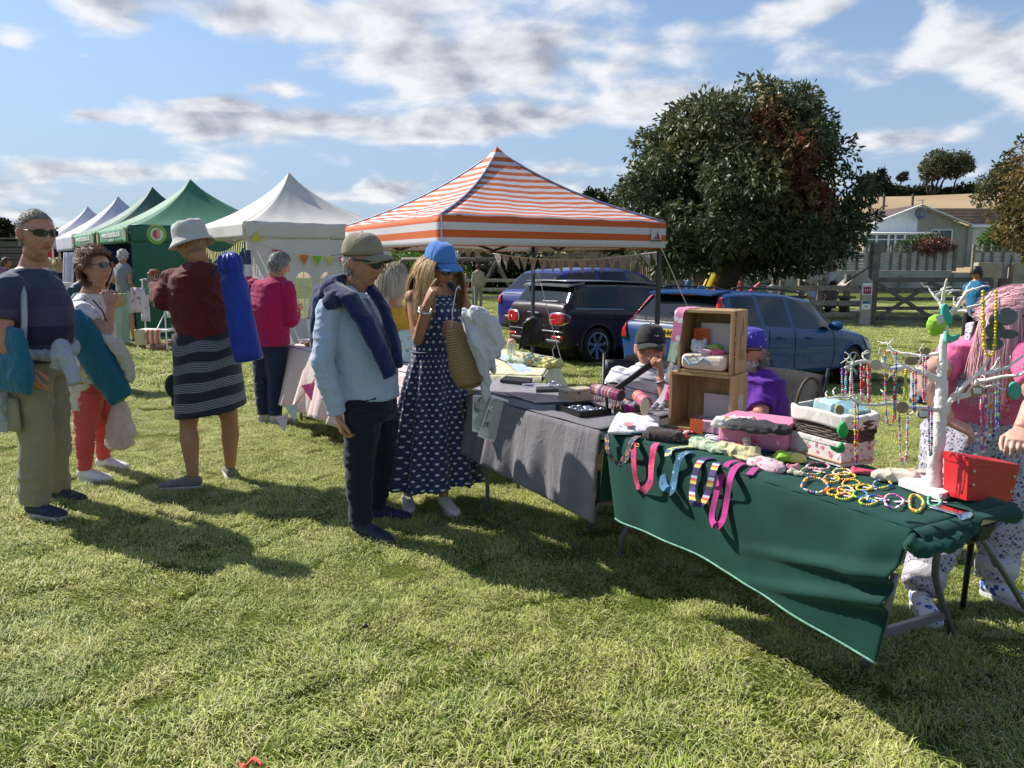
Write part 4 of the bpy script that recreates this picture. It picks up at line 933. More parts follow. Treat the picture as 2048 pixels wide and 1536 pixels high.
def crest_badge(Rt_,c,ax,up,n_,r,k=1.0):
 def ring(rr_,off,mt,nm,sx=1):
  return MB().poly([c+ax*(cos(t)*rr_*sx)+up*(sin(t)*rr_*1.05)+n_*off for t in turn(28)],.002,n_).Bd(nm,mt,Rt_)
 b_=ring(r,.02,pm((.50,.42,.12)),'crest');
 def ring2(rr_,off,mt):return MB().poly([c+ax*(cos(t)*rr_)+up*(sin(t)*rr_*1.05)+n_*off for t in turn(28)],.002,n_).Bd('crest_ring',mt,b_)
 ring2(r*.95,.024,pm((.16,.38,.06)));ring2(r*.66,.028,pm((.55,.66,.55)))
 pts=[]
 for t in np.linspace(pi*.42,pi*1.55,19):pts.append((cos(t)*r*.5*(1 if len(pts)%2 else.78)-.0,sin(t)*r*.55*(1 if len(pts)%2 else.8)))
 MB().poly([c+ax*x+up*y+n_*.032 for x,y in pts],.002,n_).Bd('hedgehog_spines',pm((.42,.05,.03)),b_)
 MB().poly([c+ax*(x*r)+up*(y*r)+n_*.034 for x,y in((-.02,.42),(.22,.46),(.36,.2),(.34,-.15),(.22,-.42),(.02,-.48),(-.06,-.1))],.002,n_).Bd('hedgehog_face',pm((.62,.30,.17)),b_)
 for x in(.1,.25):MB().tube([c+ax*(x*r)+up*(.44*r)+n_*.036,c+ax*((x+.08)*r)+up*(.62*r)+n_*.036],.006,4).Bd('antenna',pm((.5,.2,.05)),b_)
 tb=Txt('PRICKLEBERRY STALL',r*.14,pm((.42,.14,.05)),b_,c+up*(r*.78)+n_*.028,ax,up,'crest_lettering')
 me=tb.data;ce=c+n_*.028-POf(b_)
 for v in me.vertices:
  p=Vector(v.co)-ce;x=p.dot(ax);y=p.dot(up);ang=-x/(r*.78)*.95;rad=y;v.co=ce+ax*(-sin(ang)*rad)+up*(cos(ang)*rad)+n_*p.dot(n_)
crest_badge(g1,gcor[0]+ga*.50+V(0,0,2.14),ga,V(0,0,1),ng,.19)
white_l=pm((.80,.80,.78));t1=Txt('www.pricklepottle.co.uk',.22,white_l,g1,gcor[0]+ga*2.25+V(0,0,2.14)+ng*.03,ga,V(0,0,1))
for(Rt_,cr,aa,cc,w)in((g1,gcor,ga,gc,3.4),):
 pv=MB().grid(lambda u,v:cr[3]+(cr[0]-cr[3])*u-aa*(.038+.004*sin(u*9))+V(0,0,2.303-.322*v),20,4).Bd('lettered_valance',lg,Rt_,Sm=1,Tk=.002)
 Txt('www.pricklepottle.co.uk',.20,white_l,pv,cr[3].lerp(cr[0],.5)-aa*.05+V(0,0,2.18),-cc,V(0,0,1),boldness=.004);Txt('Tel 01395 488 627',.075,white_l,pv,cr[3].lerp(cr[0],.5)-aa*.05+V(0,0,2.05),-cc,V(0,0,1))
 for t in(.07,.93):crest_badge(pv,cr[3].lerp(cr[0],t)-aa*.035+V(0,0,2.145),-cc,V(0,0,1),-aa,.15)
o2=V(-7.7,15.8,0)+gc*3.55
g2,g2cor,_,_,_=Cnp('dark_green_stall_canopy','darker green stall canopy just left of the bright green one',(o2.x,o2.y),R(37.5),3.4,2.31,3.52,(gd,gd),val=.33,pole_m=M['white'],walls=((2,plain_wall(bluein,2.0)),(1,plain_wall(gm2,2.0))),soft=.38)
pv=MB().grid(lambda u,v:g2cor[3]+(g2cor[0]-g2cor[3])*u-ga*(.038+.004*sin(u*9))+V(0,0,2.303-.322*v),20,4).Bd('lettered_valance',lg,g2,Sm=1,Tk=.002)
Txt('www.pricklepottle.co.uk',.20,white_l,pv,g2cor[3].lerp(g2cor[0],.5)-ga*.05+V(0,0,2.18),-gc,V(0,0,1),boldness=.004)
for t in(.07,.93):crest_badge(pv,g2cor[3].lerp(g2cor[0],t)-ga*.035+V(0,0,2.145),-gc,V(0,0,1),-ga,.15)
lav=TCl(mat('white_canopy_cloth',(.70,.69,.80),.7,var=.05,scale=2),.3)
o3=o2+gc*3.55
g3,_,_,_,_=Cnp('white_stall_canopy','bluish white stall canopy behind the two green ones',(o3.x,o3.y),R(37.5),3.0,2.34,3.50,(lav,lav),val=.42,pole_m=M['white'],walls=((2,plain_wall(mat('maroon_sheet',(.10,.01,.015),.8),2.0)),),soft=.3)
g4,_,_,_,_=Cnp('white_stall_canopy','farther white stall canopy whose tip shows between the bluish one and the grey one',(-14.15,24.0),R(37.5),2.6,2.4,3.38,(lav,lav),val=.35,pole_m=M['white'],soft=.3)
grey_c=mat('grey_canopy_cloth',(.16,.155,.15),.75,var=.06,scale=2);blk=mat('black_sheet',(.012,.012,.014),.8)
g5,g5cor,_,_,_=Cnp('grey_stall_canopy','dark grey stall canopy at the far end of the row',(-16.2,27.3),R(37.5),3.0,2.36,3.42,(grey_c,blk),val=.5,walls=((0,plain_wall(blk,2.0)),(2,plain_wall(mat('red_sheet',(.45,.01,.015),.7),2.2))),soft=.3)
rd=MB().box(tuple(U(99,508,27)),(.3,.05,1.2)).Bd('red_banner',pm((.5,.012,.02)));tag(rd,'strip of red banner at the mouth of the grey stall canopy','banner')
# ============================================================ cars
def carpaint(name,col,flake=.4,rough=.28):
 return mat(name,col,rough,var=.03,scale=1,metal=flake,coat=.45,spec=.25)
glassm=mat('car_glass',(.006,.009,.011),.04,var=0,spec=.5)
LmR,nt,b=NwM('red_tail_lens');inp(b,'Base Color',(.42,.008,.012,1));inp(b,'Roughness',.12);inp(b,'Coat Weight',1);inp(b,'Emission Color',(.5,.01,.01,1));inp(b,'Emission Strength',0.0)
platey=pm((.72,.52,.03),.5);tyre=mat('tyre',(.014,.014,.015),.85,var=.2,scale=30,Bm=.3,bscale=80);alloy=mat('alloy_rim',(.42,.43,.45),.3,var=.03,metal=.9);inner=mat('wheel_well',(.006,.006,.006),.95,var=0);TrB=mat('black_trim',(.015,.015,.017),.5,var=.05)
def Whl(Rt_,T,x,side,W,z0,rw=.33,spokes=7,rim=.235,tw=.21):
 """side: -1 right, +1 left; T maps car space to world"""
 yo=side*(W/2-.015)
 wt_=MB();rg=[]
 for yy,rr_ in((0,rim),(0.0,rw-.045),(-.02,rw-.01),(-.05,rw),(-tw+.05,rw),(-tw,rw-.04),(-tw,rim)):
  rg.append([T(x+cos(t)*rr_,yo+side*yy,z0+rw+sin(t)*rr_)for t in turn(28)])
 wt_.rings(rg,caps=False);wh=wt_.Bd('wheel',tyre,Rt_,Sm=1,autosmooth=40)
 rm=MB();rg=[]
 for yy,rr_ in((0,rim+.004),(.004,rim-.012),(-.04,rim-.02),(-.15,rim-.03)):
  rg.append([T(x+cos(t)*rr_,yo+side*yy,z0+rw+sin(t)*rr_)for t in turn(28)])
 rm.rings(rg,caps=False);C_=V(x,yo,z0+rw)
 for k in range(spokes):
  an=2*pi*k/spokes+.2
  def sp_(r_,w_,yy):
   return[T(x+cos(an)*r_-sin(an)*w_,yo+side*yy,z0+rw+sin(an)*r_+cos(an)*w_),T(x+cos(an)*r_+sin(an)*w_,yo+side*yy,z0+rw+sin(an)*r_-cos(an)*w_)]
  a1=sp_(.045,.022,-.03)+sp_(.045,.022,-.07)[::-1];a2=sp_(rim-.015,.034,-.012)+sp_(rim-.015,.034,-.05)[::-1]
  rm.rings([a1,a2])
 rm.rings([[T(x+cos(t)*rr_,yo+side*yy,z0+rw+sin(t)*rr_)for t in turn(12)]for yy,rr_ in((-.02,.001),(-.02,.04),(-.035,.055),(-.1,.06))])
 rm.Bd('rim',alloy,wh,Sm=1,autosmooth=35)
 dk=MB();dk.rings([[T(x+cos(t)*rr_,yo-side*.09,z0+rw+sin(t)*rr_)for t in turn(20)]for rr_ in(.001,rim)]);dk.Bd('brake_disc',inner,wh)
def make_car(name,label,origin,phi,L_,W_,H_,st,paint,wheels,rearw,frontw,side_glass,zb=.17,ridge=None,roof_m=None):
 """st: list of stations (x, zbot, zbelt, ztop, wsill, wbelt, wroof). origin = rear right corner on the ground"""
 ca,sa=cos(phi),sin(phi);gz0=GZ(origin[0]+L_*.3*ca,origin[1]+L_*.3*sa);gz1=GZ(origin[0]+L_*.85*ca,origin[1]+L_*.85*sa);slope=(gz1-gz0)/(L_*.55)
 def T(x,y,z):return V(origin[0]+ca*x-sa*(y+W_/2),origin[1]+sa*x+ca*(y+W_/2),gz0+(x-L_*.3)*slope+z)
 Rt_=Th(name,label,'car',tuple(T(L_/2,0,0)),'cars parked behind the stalls')
 ns_=[];rw_,fw_,sg_=set(),set(),set()
 for i,s_ in enumerate(st):
  ns_.append(s_)
  if i<len(st)-1 and i in set(rearw)|set(frontw)|set(side_glass):
   k0=len(ns_)-1;mixs=lambda t:tuple(a*(1-t)+c*t for a,c in zip(s_,st[i+1]));ns_+=[mixs(.07),mixs(.93)]
   for src,dst in((rearw,rw_),(frontw,fw_),(side_glass,sg_)):
    if i in src:dst.update((k0,k0+1,k0+2))
 st,rearw,frontw,side_glass=ns_,rw_,fw_,sg_
 def prof(s):
  x,zb_,zl,zt,ws,wb,wr=s;gh=zt-zl
  hw=W_/2
  P_=[(0,zb_),(ws*hw*.92,zb_),(ws*hw,zb_+.06),(ws*hw*1.0,zb_+.25*(zl-zb_)+.03),(wb*hw,zb_+.62*(zl-zb_)),(wb*hw*.985,zl-.05),(wb*hw*.955,zl),tuple(np.array((wb*hw*.955,zl))*.9+np.array((wr*hw+(wb*.955-wr)*hw*.12,zt-.13*gh-.004))*.1),tuple(np.array((wb*hw*.955,zl))*.1+np.array((wr*hw+(wb*.955-wr)*hw*.12,zt-.13*gh-.004))*.9),(wr*hw+(wb*.955-wr)*hw*.12,zt-.13*gh-.004),(wr*hw*.93,zt-.02*gh-.002),(wr*hw*.6,zt+.0),(0,zt+.012)]
  return[(x,y,z)for y,z in P_]
 mb=MB();n=11;ns=len(st)
 for s in st:
  p=prof(s);full=p+[(x,-y,z)for x,y,z in p[-2:0:-1]]
  mb.v+=[tuple(T(*q))for q in full]
 m_=24
 def is_glass(i,j):
  jj=j if j<12 else 23-j
  if i in rearw and jj in(9,10,11):return 1
  if i in frontw and jj in(9,10,11):return 1
  if jj in(6,7,8)and i in side_glass:return 1
  if roof_m and jj in(9,10,11)and i in roof_m:return 2
  if jj in(0,1):return 3
  return 0
 for i in range(ns-1):
  for j in range(m_):mb.f.append((i*m_+j,(i+1)*m_+j,(i+1)*m_+(j+1)%m_,i*m_+(j+1)%m_));mb.m.append(is_glass(i,j))
 for e in(0,ns-1):
  for j in range(12):
   a_,b_=e*m_+j,e*m_+j+1;c_,d_=e*m_+(24-j-1)%24,e*m_+(24-j)%24
   f_=[a_,b_,c_,d_];f_=list(dict.fromkeys(f_))
   if len(f_)>=3:mb.f.append(tuple(f_ if e else f_[::-1]));mb.m.append(0 if j>1 else 3)
 body=mb.Bd('body',[paint,glassm,TrB,TrB],Rt_,Sm=1)
 me=body.data;bmx=bmesh.new();bmx.from_mesh(me);cr=bmx.edges.layers.float.new('crease_edge')
 for e in bmx.edges:
  fs=[f.material_index for f in e.link_faces]
  if len(set(fs))>1:e[cr]=1.0
 bmesh.ops.recalc_face_normals(bmx,faces=bmx.faces);bmx.to_mesh(me);bmx.free()
 md=body.modifiers.new('s','SUBSURF');md.levels=md.render_levels=2;apply_mods(body)
 me=body.data;bmx=bmesh.new();bmx.from_mesh(me);inv=lambda p:None;off=Vector(Rt_.location);kill=[]
 for f in bmx.faces:
  p=f.calc_center_median()+off;dx,dy=p.x-origin[0],p.y-origin[1];x=ca*dx+sa*dy;y=-sa*dx+ca*dy-W_/2;z=p.z-(gz0+(x-L_*.3)*slope)
  for(wx,wr_)in wheels:
   if(x-wx)**2+(z-wr_)**2<(wr_+.055)**2 and abs(y)>W_/2-.3:kill.append(f);break
 bmesh.ops.delete(bmx,geom=kill,context='FACES');bmx.to_mesh(me);bmx.free()
 bmx=bmesh.new();bmx.from_mesh(me);gl=[f for f in bmx.faces if f.material_index==1];seen=set();groups=[]
 for f in gl:
  if f in seen:continue
  stck=[f];grp=[];seen.add(f)
  while stck:
   q=stck.pop();grp.append(q)
   for e in q.edges:
    for g2_ in e.link_faces:
     if g2_.material_index==1 and g2_ not in seen:seen.add(g2_);stck.append(g2_)
  groups.append(grp)
 for grp in groups:
  idx={};mbg=MB()
  for f in grp:
   for v in f.verts:
    if v.index not in idx:idx[v.index]=len(mbg.v);mbg.v.append(tuple(v.co+off))
   mbg.f.append(tuple(idx[v.index]for v in f.verts));mbg.m.append(0)
  mbg.Bd('window',glassm,Rt_,Sm=1)
 bmesh.ops.delete(bmx,geom=gl,context='FACES');bmx.to_mesh(me);bmx.free()
 for(wx,wr_)in wheels:
  for s_ in(-1,1):
   if s_==1 and wx>1.5:continue
   Whl(Rt_,T,wx,s_,W_,0,rw=wr_)
   MB().tube([T(wx+cos(t)*(wr_+.06),s_*(W_/2-.02),wr_+sin(t)*(wr_+.06))for t in np.linspace(-.35,pi+.35,22)],.028,6).Bd('arch_trim',TrB if name=='compact_estate' else paint,Rt_,Sm=1)
   MB().rings([[T(wx+cos(t)*(wr_+.06),s_*yy,wr_+sin(t)*(wr_+.06))for t in np.linspace(-.3,pi+.3,16)]for yy in(W_/2-.03,W_/2-.32)],caps=False).Bd('wheel_well',inner,Rt_)
 MB().box(T(L_/2,0,.30),(L_*.86,W_*.86,.2),Matrix.Rotation(phi,3,'Z')).Bd('underbody',inner,Rt_)
 return Rt_,T,body
def panel(Rt_,T,pts,mt,name,off=.012,nrm=(-1,0,0)):
 P_=[T(*p)for p in pts];n_=T(*nrm)-T(0,0,0);return MB().poly(P_,off,n_).Bd(name,mt,Rt_)
from mathutils.bvhtree import BVHTree
def Cfm(T,body,fn,nu,nv,mt,name,Rt_,direction,off=.012,Tk=.006):
 """lay a sheet onto the car body: fn(u,v)->(y,z) or (x,z) in car space"""
 bmx=bmesh.new();bmx.from_mesh(body.data);bv=BVHTree.FromBMesh(bmx);O_=POf(Rt_)
 allb=[bv]
 for ch in Rt_.children:
  if ch.name.startswith('window'):
   b2=bmesh.new();b2.from_mesh(ch.data);allb.append(BVHTree.FromBMesh(b2));b2.free()
 bmx.free()
 d0=(T(*direction[1])-T(0,0,0)).normalized()
 def P_(u,v):
  c=T(*fn(u,v))-O_;best=None
  for q in allb:
   h=q.ray_cast(c,d0)
   if h[0]is not None and(best is None or h[3]<best[3]):best=h
  if best is None:
   for q in allb:
    h=q.find_nearest(c+d0*(1.0 if direction is REAR else.6))
    if h[0]is not None and(best is None or h[3]<best[3]):best=h
  return best[0]+O_-d0*off
 mb=MB();mb.grid(P_,nu,nv);return mb.Bd(name,mt,Rt_,Sm=1,Tk=Tk)
REAR=('x',(1,0,0));SIDE=('y',(0,1,0))
def rquad(y0,y1,z0,z1,x=-.6):return lambda u,v:(x,y0+(y1-y0)*u,z0+(z1-z0)*v)
def quad4(a,b_,c,d,x=-.6):
 """a,b,c,d = (y,z) corners: bottom-left, bottom-right, top-right, top-left"""
 return lambda u,v:(x,(a[0]*(1-u)+b_[0]*u)*(1-v)+(d[0]*(1-u)+c[0]*u)*v,(a[1]*(1-u)+b_[1]*u)*(1-v)+(d[1]*(1-u)+c[1]*u)*v)
def squad(a,b_,c,d,y=-1.5):
 return lambda u,v:((a[0]*(1-u)+b_[0]*u)*(1-v)+(d[0]*(1-u)+c[0]*u)*v,y,(a[1]*(1-u)+b_[1]*u)*(1-v)+(d[1]*(1-u)+c[1]*u)*v)
def Lns(T,body,Rt_,pts,mt,rad=.006,name='panel_gap'):
 """thin lines laid along the right side: pts (x,z)"""
 bmx=bmesh.new();bmx.from_mesh(body.data);bv=BVHTree.FromBMesh(bmx);bmx.free();O_=POf(Rt_);d0=(T(0,1,0)-T(0,0,0)).normalized();out=[]
 for x,z in pts:
  h=bv.ray_cast(T(x,-1.5,z)-O_,d0);
  if h[0]is not None:out.append(h[0]+O_-d0*.002)
 if len(out)>1:MB().tube(out,rad,4).Bd(name,mt,Rt_)
def dense(pts,n=8):
 o=[]
 for a,b_ in zip(pts,pts[1:]):
  for k in range(n):o.append((a[0]+(b_[0]-a[0])*k/n,a[1]+(b_[1]-a[1])*k/n))
 return o+[pts[-1]]
bp_=carpaint('blue_paint',(.008,.055,.19),.0,.45)
st=[(0.0,.42,.72,.80,.80,.86,.78),(.05,.26,.86,.96,.88,.94,.80),(.13,.24,.88,.98,.92,.965,.80),(.20,.24,.91,1.02,.95,.98,.79),(.52,.24,.985,1.40,.97,.99,.745),(.62,.24,.99,1.445,.98,.995,.735),(.78,.24,.985,1.465,.98,1,.73),(1.18,.24,.975,1.48,.985,1,.725),(1.28,.24,.97,1.482,.985,1,.725),(1.95,.22,.95,1.485,.985,1,.725),(2.03,.22,.948,1.483,.985,1,.725),(2.75,.22,.93,1.42,.985,1,.715),(3.30,.24,.93,1.08,.985,.995,.74),(3.55,.24,.90,.98,.98,.99,.80),(4.1,.24,.84,.90,.96,.97,.82),(4.45,.26,.74,.80,.90,.92,.8),(4.60,.32,.62,.68,.80,.84,.74),(4.63,.40,.54,.58,.7,.75,.65)]
car1,T1,body1=make_car('estate_car','blue estate car nearest the stalls, tall red tail lamps and roof rails',(2.78,10.66),R(37),4.63,1.87,1.48,st,bp_,[(.98,.325),(3.76,.325)],(3,),(11,),(5,6,8,10,11))
for s_ in(-1,1):
 q=[(s_*.62,.80),(s_*.885,.80),(s_*.90,.99),(s_*.74,.99)]
 Cfm(T1,body1,quad4((s_*.70,.70),(s_*.90,.70),(s_*.90,1.0),(s_*.78,1.0)),6,8,LmR,'tail_lamp',car1,REAR,.02,.02)
 Cfm(T1,body1,quad4((s_*.79,.99),(s_*.885,1.0),(s_*.685,1.37),(s_*.62,1.37)),4,10,LmR,'tail_lamp',car1,REAR,.02,.02)
 MB().tube([T1(.75,s_*.66,1.50),T1(.95,s_*.67,1.535),T1(2.0,s_*.67,1.535),T1(2.6,s_*.66,1.49)],.018,6).Bd('roof_rail',TrB,car1,Sm=1)
MB().rings([[T1(x,y,z)for y,z in((-.60,zz),(0,zz+.02),(.60,zz),(.60,zz+.03),(0,zz+.045),(-.60,zz+.03))]for x,zz in((.36,1.385),(.62,1.425),(.8,1.445))]).Bd('spoiler',bp_,car1,Sm=1,autosmooth=40)
Cfm(T1,body1,rquad(-.24,.24,1.385,1.41),4,1,LmR,'brake_lamp',car1,REAR,.06,.02)
Cfm(T1,body1,rquad(-.72,.72,.965,1.045),16,3,TrB,'tailgate_strip',car1,REAR,.015)
for k,ch in enumerate('VOLVO'):Txt(ch,.085,M['chrome'],car1,T1(.085,.40-.2*k,1.005),T1(0,-1,0)-T1(0,0,0),V(0,0,1),'badge_letter',boldness=.002)
np1=MB().box(T1(-.0,0.03,.82),(.02,.52,.12),Matrix.Rotation(R(37),3,'Z')).Bd('number_plate',platey,car1);Txt('RG62 KNV',.105,M['black'],np1,T1(-.014,.03,.82),T1(0,-1,0)-T1(0,0,0),V(0,0,1),spacing=.95,boldness=.002)
Txt('V60',.06,M['chrome'],car1,T1(.05,.62,.90),T1(0,-1,0)-T1(0,0,0),V(0,0,1),'badge_letter')
MB().tube([T1(.28,.1,1.12),T1(.20,-.32,1.10)],.014,5).Bd('wiper',TrB,car1)
for(a_,b_)in((1.22,0),(2.0,0),(3.0,0)):pass
Lns(T1,body1,car1,dense([(1.36,.93),(1.33,.6),(1.5,.34),(2.02,.30)]),TrB);Lns(T1,body1,car1,dense([(2.02,.93),(2.03,.32)]),TrB);Lns(T1,body1,car1,dense([(3.1,.92),(3.16,.6),(3.1,.32),(2.03,.30)]),TrB)
Lns(T1,body1,car1,dense([(.4,.62),(1.5,.66),(3.3,.68),(4.2,.62)]),bp_,.005,'body_crease')
Lns(T1,body1,car1,dense([(1.4,.26),(3.35,.26)]),TrB,.03,'sill')
for x in(1.55,2.3):MB().tube([T1(x,-.935,.80),T1(x+.04,-.965,.805),T1(x+.18,-.965,.805),T1(x+.22,-.935,.80)],.014,6).Bd('door_handle',bp_,car1,Sm=1)
MB().ball(T1(3.02,-1.0,1.0),(.09,.12,.075),12,8,Matrix.Rotation(R(37),3,'Z')).Bd('wing_mirror',bp_,car1,Sm=1)
MB().ball(T1(1.0,0.1,1.50),(.10,.035,.05),10,6,Matrix.Rotation(R(37),3,'Z')).Bd('aerial_fin',bp_,car1,Sm=1)
Cfm(T1,body1,squad((4.25,.60),(4.55,.58),(4.4,.72),(4.1,.80)),6,4,mat('headlamp',(.5,.52,.55),.08,var=0,spec=1),'headlamp',car1,SIDE,.012)
mp_=carpaint('black_cherry_paint',(.016,.007,.012),.0,.4)
silver=carpaint('silver_roof',(.20,.21,.23),.3)
st=[(0.0,.40,.74,.84,.84,.88,.82),(.04,.26,.90,1.0,.92,.95,.84),(.09,.24,.94,1.05,.95,.97,.84),(.17,.24,.95,1.08,.97,.985,.83),(.36,.24,.955,1.36,.98,.99,.80),(.44,.24,.955,1.40,.985,1,.795),(.56,.24,.955,1.415,.985,1,.79),(1.30,.22,.95,1.435,.99,1,.785),(1.38,.22,.95,1.437,.99,1,.785),(2.15,.22,.945,1.435,.99,1,.78),(2.23,.22,.945,1.432,.99,1,.78),(2.95,.22,.94,1.38,.985,1,.77),(3.25,.24,.94,1.06,.985,.99,.80),(3.5,.24,.92,1.0,.98,.98,.84),(4.0,.26,.85,.92,.94,.94,.84),(4.2,.32,.72,.78,.84,.86,.76),(4.25,.4,.6,.64,.74,.78,.7)]
car2,T2,body2=make_car('compact_estate','dark cherry compact estate with wide chrome-ringed tail lamps, parked in the middle',(.91,13.0),R(35),4.25,1.80,1.44,st,mp_,[(.74,.325),(3.41,.325)],(3,),(11,),(6,8,10,11),roof_m=None)
MB().grid(lambda u,v:T2(.32+2.6*u,-.66+1.32*v,1.412+.044*sin(pi*min(1,.12+u*.8))+.012*sin(pi*v)),14,6).Bd('roof_skin',silver,car2,Sm=1,Tk=.015)
MB().rings([[T2(x,y,z)for y,z in((-.66,zz),(0,zz+.01),(.66,zz),(.66,zz+.03),(0,zz+.04),(-.66,zz+.03))]for x,zz in((.24,1.33),(.42,1.37),(.6,1.395))]).Bd('spoiler',silver,car2,Sm=1,autosmooth=40)
for s_ in(-1,1):
 def lamp(k,s_=s_):
  def fn(u,v):
   t=2*pi*u;n_=2.0/3.2;c,s=cos(t),sin(t);yy=.19*k*abs(c)**n_*(1 if c>0 else-1)*v;zz=.105*k*abs(s)**n_*(1 if s>0 else-1)*v
   return(-.6,s_*.66+yy,.78+zz+.03*yy*s_)
  return fn
 Cfm(T2,body2,lamp(1.12),24,2,M['chrome'],'lamp_surround',car2,REAR,.012,.01);lo_=Cfm(T2,body2,lamp(.98),24,4,LmR,'tail_lamp',car2,REAR,.028,.01)
 Cfm(T2,body2,rquad(s_*.66-.14,s_*.66+.14,.43,.49),4,1,LmR,'fog_lamp',car2,REAR,.014)
Cfm(T2,body2,rquad(-.80,.80,.555,.575),14,1,M['chrome'],'bumper_strip',car2,REAR,.014)
Cfm(T2,body2,rquad(-.78,.78,.27,.42),14,2,TrB,'lower_bumper',car2,REAR,.01)
MB().tube([T2(-.0,.17,.875),T2(-.03,.15,.87),T2(-.03,-.15,.87),T2(-.0,-.17,.875)],.016,6).Bd('tailgate_handle',M['chrome'],car2,Sm=1)
np2=MB().box(T2(-.045,.30-.3,.47),(.02,.52,.12),Matrix.Rotation(R(35),3,'Z')).Bd('number_plate',platey,car2);Txt('WX16 BPO',.105,M['black'],np2,T2(-.058,.0,.47),T2(0,-1,0)-T2(0,0,0),V(0,0,1),spacing=.95,boldness=.002)
for k,ch in enumerate('CLUBMAN'):Txt(ch,.05,M['chrome'],car2,T2(-.012,.30-.1*k,.66),T2(0,-1,0)-T2(0,0,0),V(0,0,1),'badge_letter',boldness=.001)
Txt('COOPER',.045,M['chrome'],car2,T2(.0,-.62,.63),T2(0,-1,0)-T2(0,0,0),V(0,0,1),'badge_letter')
MB().tube([T2(.14,.4,1.08),T2(.12,.05,1.075)],.012,5).Bd('wiper',TrB,car2);MB().tube([T2(.14,-.5,1.08),T2(.12,-.1,1.075)],.012,5).Bd('wiper',TrB,car2)
Lns(T2,body2,car2,dense([(.25,.965),(1.5,.965),(3.0,.955)]),M['chrome'],.009,'belt_strip')
Lns(T2,body2,car2,dense([(1.15,.93),(1.12,.62),(1.35,.36),(2.18,.33)]),TrB);Lns(T2,body2,car2,dense([(2.19,.93),(2.19,.35)]),TrB);Lns(T2,body2,car2,dense([(1.15,.28),(3.05,.28)]),TrB,.04,'sill')
MB().tube([T2(1.78,-.90,.82),T2(1.82,-.925,.825),T2(1.96,-.925,.825),T2(2.0,-.90,.82)],.014,6).Bd('door_handle',M['chrome'],car2,Sm=1)
MB().ball(T2(.62,.1,1.46),(.09,.03,.05),10,6,Matrix.Rotation(R(35),3,'Z')).Bd('aerial_fin',TrB,car2,Sm=1)
MB().ball(T2(2.98,-.97,1.0),(.08,.11,.07),12,8,Matrix.Rotation(R(35),3,'Z')).Bd('wing_mirror',TrB,car2,Sm=1)
vp=carpaint('violet_blue_paint',(.014,.016,.16),.0,.45)
st=[(0.0,.42,.80,.90,.84,.88,.80),(.05,.28,.98,1.08,.90,.94,.82),(.12,.26,1.03,1.14,.94,.965,.81),(.22,.26,1.05,1.18,.96,.98,.80),(.55,.26,1.07,1.53,.98,.99,.72),(.65,.26,1.07,1.58,.98,1,.71),(.8,.26,1.065,1.60,.985,1,.705),(1.5,.24,1.05,1.64,.985,1,.70),(1.58,.24,1.05,1.645,.985,1,.70),(2.4,.24,1.03,1.64,.985,1,.70),(2.48,.24,1.03,1.635,.985,1,.70),(3.2,.24,1.0,1.50,.985,1,.69),(3.8,.26,.99,1.10,.98,.99,.74),(4.1,.26,.93,1.0,.97,.97,.8),(4.5,.28,.84,.90,.93,.93,.8),(4.75,.34,.68,.74,.82,.84,.7),(4.8,.42,.58,.62,.72,.75,.6)]
car3,T3,body3=make_car('people_carrier','violet-blue people carrier, the farthest left of the three cars, sun glaring in its rear window',(.78,15.9),R(38),4.80,1.92,1.66,st,vp,[(.95,.34),(3.80,.34)],(3,),(11,),(5,6,8,10,11))
for s_ in(-1,1):Cfm(T3,body3,quad4((s_*.70,.88),(s_*.93,.90),(s_*.90,1.12),(s_*.72,1.04)),5,5,LmR,'tail_lamp',car3,REAR,.018,.015)
Cfm(T3,body3,rquad(-.62,.62,.36,.62),12,4,TrB,'lower_tailgate',car3,REAR,.008);Cfm(T3,body3,rquad(-.9,.9,.30,.335),14,1,M['chrome'],'bumper_strip',car3,REAR,.012)
np3=MB().box(T3(.01,0.0,.80),(.02,.52,.12),Matrix.Rotation(R(38),3,'Z')).Bd('number_plate',pm((.62,.42,.12),.5),car3);Txt('WJ14 HKM',.10,pm((.25,.16,.06)),np3,T3(-.004,0,.80),T3(0,-1,0)-T3(0,0,0),V(0,0,1),spacing=.95)
bdg=MB().ball(T3(.03,0,.96),(.02,.085,.04),16,8,Matrix.Rotation(R(38),3,'Z')).Bd('oval_badge',M['chrome'],car3,Sm=1);MB().ball(T3(.018,0,.96),(.014,.07,.028),16,8,Matrix.Rotation(R(38),3,'Z')).Bd('badge_centre',pm((.02,.04,.2)),bdg,Sm=1)
Txt('Ford',.035,M['chrome'],bdg,T3(.002,0,.96),T3(0,-1,0)-T3(0,0,0),V(0,0,1),'badge_letter');Txt('S-MAX',.05,M['chrome'],car3,T3(.0,.58,.66),T3(0,-1,0)-T3(0,0,0),V(0,0,1),'badge_letter')
MB().tube([T3(.24,.0,1.2),T3(.22,-.4,1.19)],.014,5).Bd('wiper',TrB,car3);Cfm(T3,body3,rquad(-.85,.85,1.085,1.11),12,1,M['chrome'],'tailgate_strip',car3,REAR,.008)
MB().tube([T3(-.02,-.1,.22),T3(-.12,-.1,.2),T3(-.14,-.1,.3)],.03,6).ball(T3(-.14,-.1,.34),.035).Bd('tow_ball',TrB,car3)
